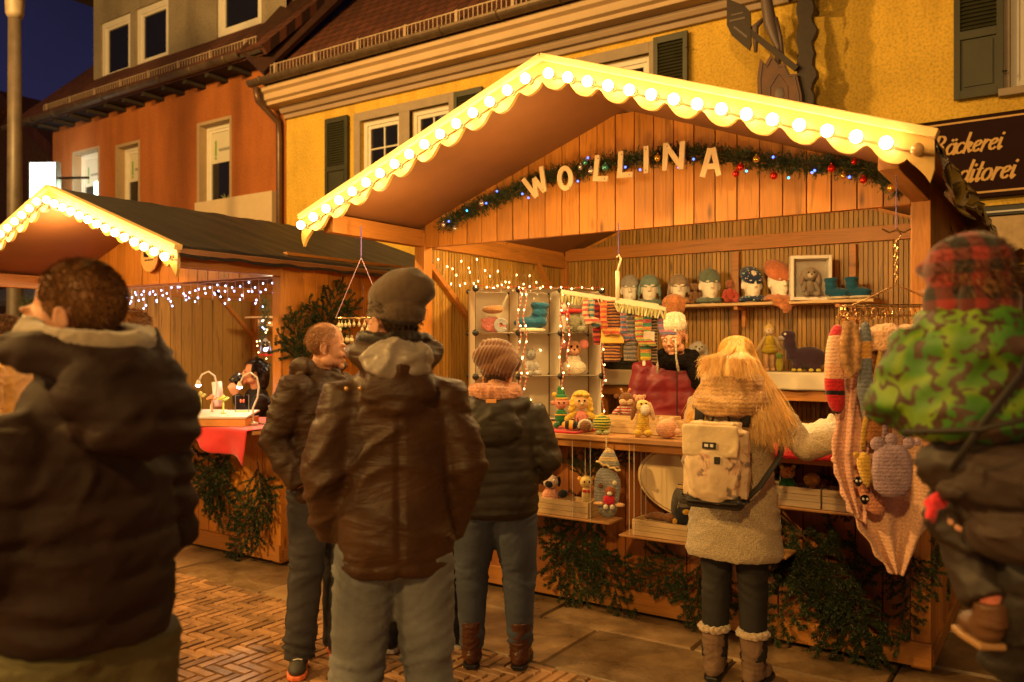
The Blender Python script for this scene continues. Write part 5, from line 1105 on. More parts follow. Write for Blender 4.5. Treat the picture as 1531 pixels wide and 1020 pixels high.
def sock(lab, loc, rz, m, w=.045, L=.19, foot=.09, s=1., group='socks on the peg rack', band=None, tilt=0):
    t = thing('knitted_sock', lab, 'sock', tuple(loc), R(rz), group, s); t.rotation_euler = (0, R(tilt), R(rz))
    P = [(0, 0, 0), (0, 0, -.03), (.0, 0, -L*.6), (.004, 0, -L), (.02, 0, -L-.03), (.05, 0, -L-foot*.5), (.085, 0, -L-foot*.8), (.10, 0, -L-foot)] if foot else [(0, 0, 0), (0, 0, -L*.5), (0, 0, -L)]
    rr = [w*.95, w, w*.95, w, w*1.05, w*.9, w*.75, w*.3] if foot else [w*.95, w, w*.8]
    remesh(MB().tube(P, rr, 14, flat=.36, ref=(0, 1, 0)), 'sock_body', m, t, .006, 3, lambda q: .003*nz(q, (25, 25, 25)))
    if band: MB().bx(-w-.006, w+.008, -w*.4-.008, w*.4+.008, -L*.7, -L*.46).build('paper_band', band, t, bevel=.004)
    return t
def kst(nm, cs_, per, axis=2):
    n_ = len(cs_); return knit(nm, cs_[0], 150, stripes=(per, [(i/n_, c) for i, c in enumerate(cs_)]), axis=axis)
f0 = rk.location; rr_ = V((rx_, ry_, 0))
def ra(a, z): return f0+rr_*a+V((0, 0, z))
sock('dark red plaid knitted scarf sock at the left of the peg rack', ra(-.12, -.01), 34, kst('red_brown', [(.5, .03, .04), (.2, .03, .03), (.55, .12, .08), (.12, .03, .03)], .06), w=.028, L=.27, foot=0, s=1.)
sock('orange and brown striped sock with a yellow paper band', ra(-.03, -.02), 30, kst('orange_brown', [(.55, .2, .05), (.12, .05, .06), (.6, .3, .1), (.08, .04, .05)], .032), w=.052, L=.32, foot=.0, band=mat('yellow_paper', (.75, .48, .08), .6), s=1.12)
sock('orange striped sock behind the banded sock', ra(-.035, -.17), 30, kst('orange_brown_b', [(.6, .25, .05), (.15, .04, .1), (.6, .35, .1)], .03), w=.04, L=.06, foot=.0)
sock('grey patterned sock in the middle of the peg rack', ra(.075, -.07), 36, kst('grey_mix', [(.2, .2, .2), (.4, .3, .22), (.12, .11, .12)], .024), w=.046, L=.29, foot=0.0, s=1.05)
sock('rainbow striped sock with a white label', ra(.165, -.06), 34, kst('rainbow', [(.7, .3, .1), (.1, .35, .25), (.75, .2, .2), (.15, .4, .35), (.75, .5, .05), (.2, .4, .1)], .13), w=.04, L=.31, foot=0, band=mat('white_label', (.75, .6, .5), .6))
sock('dark brown mottled sock at the right of the peg rack', ra(.215, -.07), 50, kst('brown_mix', [(.06, .03, .02), (.3, .22, .15), (.04, .03, .02)], .018), w=.024, L=.32, foot=0)
for i_, (a_, z_, cs_, w_2, L_, ft, lb) in enumerate(((-.19, -.02, [(.55, .1, .08), (.7, .5, .3)], .022, .10, .03, 'tiny red and cream baby sock at the far left of the peg rack'), (-.155, -.02, [(.1, .25, .3), (.6, .5, .3)], .02, .12, .03, 'tiny teal and cream baby sock next to the leftmost one'), (-.085, -.03, [(.6, .1, .06), (.7, .3, .08)], .024, .15, .04, 'small red-orange sock before the dark plaid one'),
    (.03, -.06, [(.12, .2, .35), (.5, .2, .2)], .024, .15, .04, 'small blue and rose sock beside the yellow paper band'), (.12, -.07, [(.3, .42, .15), (.7, .45, .1), (.5, .08, .1)], .026, .17, .045, 'green, amber and crimson sock between the grey and the rainbow sock'), (.245, -.08, [(.5, .2, .3), (.2, .2, .35)], .02, .11, .03, 'small mauve and blue sock, last on the peg rack'))):
    sock(lb, ra(a_, z_)+V((ry_, -rx_, 0))*.035, 34+((i_*37) % 60)-30, kst('small_sock%d' % i_, cs_, .03), w=w_2, L=L_, foot=ft)
o = MB().bx(-.009, .009, -.002, .002, -.03, 0).build('price_tag', M_white, loc=ra(.155, -.37)); tag(o, 'small white price tag under the rainbow sock', 'price tag')
hb = remesh(MB().loft([(0, 0, -.08, .05, .05), (0, 0, -.04, .075, .07), (0, 0, .02, .08, .075), (0, 0, .06, .05, .05), (0, 0, .075, .01, .01)], 24), 'knitted_hat', K((.42, .16, .05), 100), voxel=.006, fn=lambda q: .006*math.cos(math.atan2(q.y, q.x)*7)*(1 if q.z < .05 else .3)); hb.location = W(1008, 455, 5.9); tag(hb, 'rust brown ribbed beret hanging behind the seller white hat', 'hat')
# ---------------------------------------------------------------- front hanging rack with shawl, stockings and bags
FD = 3.45
def fp(u, v, d=0): return W(u, v, FD+d)
r2 = thing('hanging_rack', 'oval wire rack on a twisted chain at the stall right end', 'hanging rack', tuple(fp(1340, 462)), YAW)
M_brass = plain('brassy_wire', (.6, .38, .16), .25, .9)
kk = FD/1231
MB().tube([(.235*math.cos(R(a)), .09*math.sin(R(a)), .012) for a in range(0, 361, 10)], .004, 6).build('rim', M_brass, r2); MB().tube([(.235*math.cos(R(a)), .09*math.sin(R(a)), -.03) for a in range(0, 361, 10)], .0025, 6).build('rim', M_brass, r2)
MB().tube([(-.06, 0, .335), (-.03, 0, .32), (0, 0, .33), (.03, 0, .32), (.06, 0, .335)], .004, 6).tube([(0, 0, .34), (.02, 0, .31), (0, 0, .28)], .004, 6).build('scroll_hook', M_brass, r2)
for i in range(9):
    z = .28-i*.02; MB().tube([(.007*math.cos(R(a))*(1 if i % 2 else .3), .007*math.cos(R(a))*(.3 if i % 2 else 1), z+.013*math.sin(R(a))) for a in range(0, 361, 45)], .0022, 5).build('chain_link', M_brass, r2)
for a in (20, 140, 215, 330): MB().tube([(0, 0, .10), (.235*math.cos(R(a)), .09*math.sin(R(a)), .012)], .0016, 4).build('cord', M_brass, r2)
hk = MB().tube([(0, 0, .01), (.006, 0, -.005), (-.004, 0, -.02), (.004, 0, -.034), (.0, 0, -.045), (-.008, 0, -.038)], .0018, 4).mesh('hook'); hk.materials.append(M_brass)
for i in range(70):
    a = R(i*360/70+rnd.uniform(-2, 2)); ob('hook', hk, r2, (.235*math.cos(a), .09*math.sin(a), rnd.uniform(-.01, .005)), (rnd.uniform(-.3, .3), rnd.uniform(-.3, .3), rnd.uniform(0, 6)))
MB().tube([tuple(r2.matrix_world.inverted() @ V((0, 0, 0))) if 0 else (0, 0, .335), (0, 0, .62)], .002, 5).build('upper_cord', plain('purple_cord_b', (.15, .1, .3), .7), r2)
def interp(P, t):
    t = t*(len(P)-1); i = min(int(t), len(P)-2); q = t-i; return P[i][0]*(1-q)+P[i+1][0]*q, P[i][1]*(1-q)+P[i+1][1]*q
def hung(name, lab, cat, Lf, Rt, m, d=0, amp=.02, fr=14, th=.006, scal=0, group=None, nu=60, nv=70):
    c = fp((Lf[0][0]+Rt[0][0])/2, Lf[0][1], d); N_ = V((-ry_, rx_, 0))
    def f(u, v):
        a, b = interp(Lf, v), interp(Rt, v); e = scal*math.sin(v*46)*(1 if u < .04 or u > .96 else 0)
        p = fp(a[0]*(1-u)+b[0]*u+(-e if u < .5 else e), a[1]*(1-u)+b[1]*u, d)-c
        return p+N_*(amp*math.sin(u*fr+2.2*math.sin(v*2.5)+d*40)*(.35+.65*v)+amp*.8*nz((u*3, v*2, d*9)))
    o = MB().grid(f, nu, nv).build(name, m, smooth=True, fix=False, thick=th, loc=c); return tag(o, lab, cat, group)
m_peach = knit('peach_lace', (.88, .52, .34), 120, var=.08, st=.5)
hung('knitted_shawl', 'large peach scalloped shawl hanging to a point before the fir branches', 'shawl', [(1300, 500), (1292, 560), (1278, 640), (1262, 700), (1262, 740), (1283, 790), (1308, 830), (1330, 856)], [(1375, 500), (1385, 580), (1392, 640), (1400, 700), (1408, 748), (1384, 790), (1364, 825), (1345, 858)], m_peach, .06, .026, 15, scal=2.2)
hung('knitted_shawl', 'narrower pink-peach shawl hanging left behind the striped stocking', 'shawl', [(1262, 490), (1258, 560), (1250, 620), (1243, 680), (1246, 695), (1258, 735), (1270, 765)], [(1305, 490), (1305, 560), (1300, 620), (1300, 680), (1303, 730), (1300, 760), (1296, 785)], knit('pink_peach', (.86, .46, .34), 120), .03, .016, 18, scal=1.6)
def fsock(lab, pts, m, d, th=.045, name='knitted_stocking', cat='stocking', sub=1):
    u0 = sum(p[0] for p in pts)/len(pts); v0 = pts[0][1]; c = fp(u0, v0, d); q = (FD+d)/1231
    o = flatshape([((u-u0)*q, -(v-v0)*q) for u, v in pts], th).build(name, m, smooth=True, loc=c, sub=sub); o.rotation_euler = (0, 0, YAW); return tag(o, lab, cat)
zs = lambda v: (480-v)*(FD/1231)
stp = knit('banded_stocking', PNK, 130, stripes=(.46, [(0, (.012, .01, .012)), (.195, (.6, .02, .03)), (.345, (.012, .01, .012)), (.385, (.6, .02, .03)), (.49, (.85, .42, .25)), (.62, (.86, .5, .33)), (.88, (.62, .04, .07))]))
fsock('long stocking, peach above, with bright red and black bands and black toe', [(1247, 480), (1259, 482), (1262, 500), (1260, 560), (1264, 600), (1262, 618), (1252, 626), (1240, 615), (1233, 590), (1232, 570), (1234, 520), (1240, 495)], stp, -.03, .06)
# (object z starts at its top: band positions count down from there)
mb = MB().tube([fp(1268, 482, -.05), fp(1263, 510, -.07), fp(1264, 545, -.07), fp(1271, 562, -.07), fp(1280, 552, -.07), fp(1281, 515, -.07), fp(1276, 485, -.05)], [.02, .022, .022, .02, .022, .022, .02], 12)
o = remesh(mb, 'knitted_scarf', knit('tan_scarf', (.42, .22, .09), 80, var=.5), voxel=.006, fn=lambda q: .003*nz(q, (40, 40, 40))); tag(o, 'tan mottled tube scarf looped on the front rack', 'scarf')
fsock('grey-blue knitted scarf hanging at the rack with a dagger shaped tip', [(1286, 476), (1300, 474), (1304, 500), (1302, 560), (1308, 585), (1304, 600), (1303, 625), (1296, 642), (1289, 632), (1287, 605), (1278, 585), (1286, 560), (1283, 505)], knit('grey_blue', (.2, .22, .26), 110, stripes=(.5, [(0, (.2, .22, .26)), (.67, (.2, .22, .26)), (.68, (.72, .35, .08)), (.82, (.2, .22, .26))])), -.06, .04, 'knitted_scarf', 'scarf')
o = remesh(MB().loft([(0, 0, -.085, .075, .06), (0, 0, -.05, .085, .065), (0, 0, .0, .075, .06), (0, 0, .03, .03, .03)], 24).ell((.09, .0, -.02), (.07, .05, .05)), 'fur_hat', mat('peach_fur', (.75, .42, .22), 1, bs=90, bstr=1, bd=.02, sheen=.5), voxel=.008, fn=lambda q: .006*nz(q, (50, 50, 50))); o.location = fp(1325, 495, -.03); o.rotation_euler = (0, 0, YAW); tag(o, 'fluffy peach hat on the front rack beside the plaid cap', 'hat')
fsock('brown ribbed cuff of a hat hanging under the fluffy peach hat', [(1292, 505), (1318, 505), (1318, 522), (1314, 560), (1308, 562), (1298, 524)], K((.3, .12, .05), 90), -.02, .03, 'knitted_cuff', 'knitwear')
def bag(lab, pts, m, d, th, ears, strap, eyes_=None):
    u0 = sum(p[0] for p in pts)/len(pts); v0 = pts[0][1]; c = fp(u0, v0, d); q = (FD+d)/1231; S = lambda u, v, y=0: ((u-u0)*q, y, -(v-v0)*q)
    t = thing('knitted_bag', lab, 'bag', tuple(c), YAW); body = flatshape([S(u, v)[::2] for u, v in pts], th).build('bag_body', m, t, smooth=True, sub=1)
    for (u, v, r) in ears: MB().ell(S(u, v), (r, r*.5, r)).build('ear', m, t, smooth=True)
    for s_ in strap: MB().tube([S(*p) for p in s_], .011, 8, flat=.4, ref=(0, 1, 0)).build('strap', m, t, smooth=True)
    for (u, v) in (eyes_ or []): MB().ell(S(u, v, -th*.5), (.008, .004, .007)).build('eye', M_eye, t)
    return t
m_lil = knit('dusty_lilac', (.48, .33, .42), 130); 
bag('dusty lilac knitted bag with bear ears and long pink straps', [(1302, 668), (1318, 660), (1345, 662), (1366, 668), (1368, 742), (1340, 748), (1298, 745)], m_lil, -.10, .05, [(1312, 664, .03), (1332, 658, .028), (1358, 662, .026), (1371, 661, .016)], [[(1322, 660), (1326, 600), (1335, 560), (1338, 500)], [(1352, 662), (1356, 600), (1350, 560), (1342, 500)]])
bag('small mustard yellow knitted bag beside the lilac bag', [(1278, 676), (1300, 670), (1304, 700), (1300, 738), (1292, 726), (1282, 704)], K((.7, .42, .07), 130), -.07, .04, [(1280, 680, .012)], [[(1290, 672), (1292, 640), (1300, 600), (1310, 560), (1318, 520)]])
fsock('brown knitted bag with a round flap behind the lilac bag straps', [(1290, 600), (1330, 600), (1338, 640), (1330, 665), (1296, 668), (1284, 650)], K((.45, .18, .06), 120), -.01, .04, 'knitted_pouch', 'bag')
fsock('coral folded scarf hanging in front of the peach shawl', [(1276, 690), (1296, 740), (1326, 745), (1324, 765), (1318, 775), (1296, 768), (1280, 735)], K((.8, .33, .2), 120), .0, .03, 'knitted_scarf', 'scarf')
for u, v, lb in ((1283, 719, 'upper black skull-shaped button on the coral scarf'), (1293, 746, 'lower black skull-shaped button on the coral scarf')):
    t = thing('skull_button', lb, 'button', tuple(fp(u, v, -.06)), YAW)
    MB().ell((0, 0, 0), (.02, .006, .018)).ell((0, 0, -.016), (.011, .005, .008)).build('button_face', M_eye, t, smooth=True)
    for s in (-1, 1): MB().ell((s*.008, -.006, 0), (.005, .003, .005)).build('eye', M_eyew, t)
# third rack behind the beanie man
r3 = thing('hanging_rack', 'wire rack with pale trinkets on a purple cord behind the beanie', 'hanging rack', (-3.12, -.74, 1.79), YAW)
MB().tube([(.16*math.cos(R(a)), .10*math.sin(R(a)), 0) for a in range(0, 361, 12)], .003, 5).build('rim', M_brass, r3)
MB().tube([(0, 0, .38), (0, 0, .58)], .004, 5).build('cord', plain('violet_cord', (.12, .08, .3), .7), r3)
for s in (-1, 1): MB().tube([(0, 0, .38), (s*.16, 0, 0)], .002, 4).build('cord', plain('lilac_cord', (.4, .25, .35), .7), r3)
gl_ = K((.7, .6, .35), 90)
tr_me = MB().ell((0, 0, -.03), (.011, .009, .016), 8, 6).tube([(0, 0, 0), (0, 0, -.02)], .002, 4).mesh('trinket'); tr_me.materials.append(gl_)
for i in range(46):
    a = R(i*31); z = -.012-.032*(i % 4); ob('trinket', tr_me, r3, (.155*math.cos(a), .095*math.sin(a), z), (0, 0, a))
# ---------------------------------------------------------------- goods of the left stall
il = thing('icicle_lights', 'cold white and blue icicle lights under the left stall gable', 'fairy lights', (0, 0, 0))
M_cold = plain('cold_led', (.42, .52, 1), .3, es=9)
ime = MB().ell((0, 0, 0), (.0055, .0055, .007), 7, 5).mesh('light'); ime.materials.append(M_cold)
MB().tube([(-7.0+i*.1, -.36, 2.132-.008*(i % 2)) for i in range(28)], .0015, 4).build('wire', M_white, il)
for i in range(29):
    x = -6.95+i*.095; n = (3, 5, 2, 4)[i % 4]
    MB().tube([(x, -.36, 2.13), (x+.01, -.36, 2.13-n*.035)], .0012, 4).build('wire', M_white, il)
    for k in range(1, n+1):
        if (i*5+k) % 9 and len(il.children) < 128: ob('light', ime, il, (x+rnd.uniform(-.04, .04), -.365+rnd.uniform(-.01, .01), 2.13-k*.036+rnd.uniform(-.018, .018)))
T3 = 1.035
bk = thing('display_case', 'open white display case of jewellery lying on the red cloth', 'display case', (-4.66, -.62, T3), R(34))
MB().bx(-.22, .22, -.16, .16, 0, .05).build('case_body', mat('orange_box_side', (.6, .26, .07), .6), bk); MB().box((0, .0, .075), (.45, .33, .012), M=Matrix.Rotation(R(5), 3, 'X')).build('case_lid', M_white, bk); MB().box((.12, .1, .088), (.13, .08, .004), M=Matrix.Rotation(R(5), 3, 'X')).build('green_card', plain('lime_card', (.45, .6, .08)), bk)
b2 = thing('display_box', 'white topped orange box with tiny trees of jewellery on the red cloth', 'display case', (-5.08, -.58, T3), R(30)); MB().bx(-.25, .20, -.15, .15, 0, .07).build('box_body', mat('orange_box_side_b', (.6, .26, .07), .6), b2); MB().bx(-.255, .205, -.155, .155, .071, .08).build('box_top', M_white, b2)
for i, (u, c, h) in enumerate(((300, (.65, .6, .15), .15), (317, (.75, .35, .15), .13), (334, (.6, .65, .1), .13))):
    p = PY(u, 612, -.62); t = thing('jewellery_tree', ('yellow-green jewellery tree, leftmost of three', 'peach jewellery tree between two yellow-green ones', 'yellow-green jewellery tree right of the peach one')[i], 'jewellery stand', (p.x, -.62, T3+.08), group='jewellery trees')
    MB().lathe([(.02, 0), (.02, .006), (.007, .01), (.007, h*.8)], n=10).build('stem', plain('lacquer%d' % i, c, .4), t, smooth=True); mb = MB()
    for k in range(6): a = k*1.05; mb.ell((.028*math.cos(a), .028*math.sin(a), h*.82+.008*(k % 2)), (.014, .014, .010))
    mb.ell((0, 0, h*.95), .016).build('leaf_cluster', plain('lacquer_top%d' % i, c, .4), t, smooth=True)
for i, (u, x) in enumerate(((305, -5.03), (367, -4.62))):
    p = PY(u, 612, -.52)
    t = thing('gooseneck_lamp', ('lit white gooseneck lamp at the left of the jewellery', 'lit white gooseneck lamp before the drinking seller')[i], 'lamp', (p.x+.06, -.5, T3), YAW, 'gooseneck lamps')
    MB().tube([(0, 0, 0), (.0, 0, .12), (.035, 0, .2), (.045, 0, .28), (.03, 0, .35), (-.02, 0, .385), (-.07, 0, .36), (-.095, 0, .31)], .007, 10).build('gooseneck', M_white, t, smooth=True)
    MB().lathe([(.04, 0), (.04, .012), (.01, .02)], n=16).build('foot', M_white, t, smooth=True)
    h_ = MB().lathe([(.008, .02), (.022, -.015), (.022, -.02)], c=(-.10, 0, .30), n=14).build('lamp_head', M_white, t, smooth=True)
    MB().ell((-.10, 0, .278), (.02, .02, .012)).build('lit_lens', plain('lit_lens%d' % i, (.8, .85, 1), .3, es=55), t, smooth=True)
t = thing('paper_cup_dispenser', 'tilted white paper roll behind the jewellery trees', 'paper roll', tuple(PY(328, 600, -.3)[:2])+(1.13,), 0); t.rotation_euler = (0, R(-10), 0); MB().lathe([(.04, 0), (.04, .2)], n=20).build('roll', M_white, t, smooth=True); MB().lathe([(.012, .201), (.012, .203)], n=12).build('core', M_dark, t)
t = thing('earring_stand', 'small wire stand with orange earrings before the drinking seller', 'jewellery stand', tuple(PY(362, 600, -.5)[:2])+(T3+.05,), YAW); MB().tube([(-.05, 0, 0), (-.05, 0, .16), (.05, 0, .165), (.05, 0, 0)], .003, 6).build('wire_frame', M_steel, t)
for x in (-.008, .012): MB().ell((x, -.005, .12), (.008, .006, .014)).build('earring', plain('coral_bead', (.75, .15, .06), .3), t, smooth=True)
gd2 = thing('fir_garland', 'fir garland with tiny lights hanging inside the right corner of the left stall', 'garland', (0, 0, 0))
gx = lambda u, v: (PY(u, v, .9).x, PY(u, v, .9).z)
garl([gx(396, 450), gx(399, 475), gx(393, 500), gx(398, 520)], .9, .07, 420, M_fir, 'needles', gd2); garl([gx(384, 535), gx(392, 545), gx(402, 548)], .9, .06, 300, M_fir, 'needles', gd2)
for k in range(18): ob('light', wme if k % 3 else ime, gd2, tuple(PY(rnd.uniform(384, 403), rnd.uniform(448, 545), .84)))
t = thing('toy_lantern', 'small blue-white lit lantern with red base in the left stall corner', 'lantern', tuple(PY(397, 532, .8))); MB().bx(-.05, .05, -.04, .04, 0, .018).build('base', plain('red_lacquer', (.5, .02, .02), .3), t); mb = MB()
for x in (-.042, .042):
    for y in (-.034, .034): mb.bar((x, y, .018), (x*.7, y*.7, .14), .006)
mb.build('lantern_posts', M_steel, t); MB().lathe([(.04, .14), (.01, .17)], n=4).build('lantern_roof', M_steel, t); MB().ell((0, 0, .06), .02).build('lit_core', plain('lit_core', (.5, .6, 1), .4, es=6), t)
ws = thing('wall_shelf', 'small pale shelf inside the right corner of the left stall', 'shelf', tuple(PY(396, 476, 1.0))); MB().bx(-.16, .16, -.12, .1, 0, .015).build('shelf_board', M_raw, ws); MB().bx(-.01, .01, -.08, .1, -.08, -.002).build('shelf_bracket', M_raw, ws)
fg = thing('fir_garland', 'fir garland under the far left eave beyond the lamp post', 'garland', (-7.6, .1, 0))
garl([(-1.6, 2.1), (-1.2, 2.06), (-.8, 2.1), (-.4, 2.04), (0, 2.08)], 0, .12, 500, M_fir, 'needles', fg)
# ---------------------------------------------------------------- people
M_skin = mat('skin', (.55, .27, .16), .5, var=.12, vs=22, bs=140, bstr=.08)
M_skin.node_tree.nodes['Principled BSDF'].inputs['Subsurface Weight'].default_value = .12
M_skin.node_tree.nodes['Principled BSDF'].inputs['Subsurface Radius'].default_value = (.012, .005, .002)
def leather(name, col, rough=.5, bs=34, spec=.3, bstr=.3):
    m = mat(name, col, rough, var=.3, vs=5, bs=bs, bstr=bstr, bd=.008, spec=spec)
    n = m.node_tree; b = n.nodes['Principled BSDF']; co = coords(n, (6, 6, 22))
    q = nd(n, 'ShaderNodeTexNoise', Scale=.7, Detail=2.0, Distortion=1.6); n.links.new(co, q.inputs['Vector']); bump(n, b, q.outputs[0], .4, .02); return m
def denim(name, col, fade=.5):
    m, n, b = nt(name); b.inputs['Roughness'].default_value = .85
    co = coords(n); w = nd(n, 'ShaderNodeTexNoise', Scale=5., Detail=5.0); n.links.new(co, w.inputs['Vector'])
    c = ramp(n, w.outputs[0], [(.3, sh(col, .75)), (.55, col), (.75, sh(col, 1+fade*.8))])
    f = nd(n, 'ShaderNodeTexNoise', Scale=500., Detail=2.0); n.links.new(co, f.inputs['Vector'])
    mx = nd(n, 'ShaderNodeMixRGB', blend_type='OVERLAY'); mx.inputs[0].default_value = .5; n.links.new(c, mx.inputs[1]); n.links.new(f.outputs[0], mx.inputs[2])
    n.links.new(mx.outputs[0], b.inputs['Base Color']); bump(n, b, f.outputs[0], .3, .002)
    c2 = coords(n, (6, 6, 13)); q = nd(n, 'ShaderNodeTexNoise', Scale=1.0, Detail=3.0, Distortion=1.2); n.links.new(c2, q.inputs['Vector']); bump(n, b, q.outputs[0], .25, .015)
    return m
def head_prims(mb, O, M, s=1., ear=True):
    def E(c, r, rot=None): mb.ell(O+M @ (V(c)*s), tuple(x*s for x in r), 14, 10, M=M @ rot if rot else M)
    E((0, .018, .152), (.074, .094, .088)); E((0, -.035, .10), (.060, .055, .080)); E((0, -.034, .052), (.050, .05, .040)); E((0, -.078, .022), (.021, .018, .018))
    for q in (-1, 1):
        E((q*.030, -.083, .132), (.026, .012, .008)); E((q*.036, -.066, .083), (.022, .021, .02)); E((q*.0115, -.098, .078), (.009, .009, .008)); E((q*.045, -.01, .045), (.02, .035, .03))
        E((q*.028, -.078, .113), (.015, .012, .008))
        if ear:
            E((q*.076, .014, .102), (.007, .016, .027), Matrix.Rotation(R(q*14), 3, 'Z'))
            pts = [O+M @ (V((q*(.082+.004*math.sin(R(a))), .016+.0155*math.cos(R(a)), .105+.026*math.sin(R(a))))*s) for a in range(-60, 221, 28)]; mb.tube(pts, .0042*s, 6); E((q*.08, .006, .076), (.006, .009, .009))
    mb.tube([O+M @ (V(p)*s) for p in ((0, -.086, .128), (0, -.097, .105), (0, -.112, .084))], [.008*s, .0095*s, .0125*s], 10)
    E((0, -.089, .056), (.021, .009, .0052)); E((0, -.087, .046), (.018, .009, .006))
def hand_prims(mb, w, d, nrm, s=1., curl=.5, side=1):
    """w wrist, d direction of the hand, nrm palm normal; five separate fingers"""
    w, d, nrm = V(w), V(d).normalized(), V(nrm).normalized(); x = d.cross(nrm).normalized()*side; nrm = x.cross(d).normalized()*side
    M = Matrix((x, d, nrm)).transposed()
    mb.ell(w+d*.045*s, (.041*s, .05*s, .015*s), 12, 8, M=M)
    for i, (o, L) in enumerate(((-.030, .066), (-.010, .078), (.011, .072), (.030, .056))):
        p = w+x*o*s+d*.083*s; P = [p-d*.02*s]; a = .15
        P.append(p); dd = d.copy()
        for k in range(3):
            a = curl*(.5+.35*k)+.04*i; dd = (d*math.cos(a)+nrm*math.sin(a)); p = p+dd*L*s*(.42, .32, .26)[k]; P.append(p)
        mb.tube(P, [.0085*s, .0088*s, .0082*s, .0075*s, .006*s], 8)
        mb.ell(P[-1], .006*s, 8, 6)
    p = w+x*-.034*s+d*.028*s; P = [w+d*.02*s, p]; t = (x*-.75+d*.7+nrm*.25).normalized(); P.append(p+t*.032*s); t2 = (x*-.25+d*.9+nrm*.5*curl*2).normalized(); P.append(P[-1]+t2*.027*s)
    mb.tube(P, [.012*s, .0115*s, .010*s, .0075*s], 8); mb.ell(P[-1], .0075*s, 8, 6)
def strands(mb, O, M, s, n, Ln, mask, r=(.078, .1, .092), c=(0, .02, .154), w=.0011, seed=3, comb=(0, .5, -.6), lift=.55):
    q = random.Random(seed); k = 0; O = V(O)
    while k < n:
        d = V((q.gauss(0, 1), q.gauss(0, 1), q.gauss(0, 1))).normalized(); p = V((c[0]+d.x*r[0], c[1]+d.y*r[1], c[2]+d.z*r[2]))
        m = mask(p)
        if m <= 0 or q.random() > m: continue
        k += 1; cb = V(comb)+V((p.x*6, 0, 0)); t = (d*lift+cb*.6+V((q.gauss(0, .1), q.gauss(0, .1), q.gauss(0, .1)))).normalized(); L = Ln*q.uniform(.6, 1.1)
        sd = t.cross(d).normalized()*w; e = p+t*L-d*L*.15; md = p+t*L*.5
        pts = [p-sd, p+sd, md+sd*.8, e, md-sd*.8]
        mb.add([O+M @ (x*s) for x in pts], [(0, 1, 2, 3, 4)])
def shortmask(front=.0, top=.17):
    def f(p):
        # hairline: above forehead, round the ears, down to the nape
        if p.y < -.045: return 1 if p.z > .205+front else 0
        if p.y < .0: return 1 if p.z > .150+front*.6 else (.5 if p.z > .11 and abs(p.x) > .06 else 0)
        if p.y < .03: return 1 if p.z > .13 else 0
        return 1 if p.z > .075-(p.y-.03)*.3 else 0
    return f
M_hairs = {}
def hairmat(nm, col, rough=.45):
    if nm not in M_hairs: M_hairs[nm] = mat(nm, col, rough, var=.2, vs=30, isl=.25, spec=.3, stretch=(1, 1, .15))
    return M_hairs[nm]
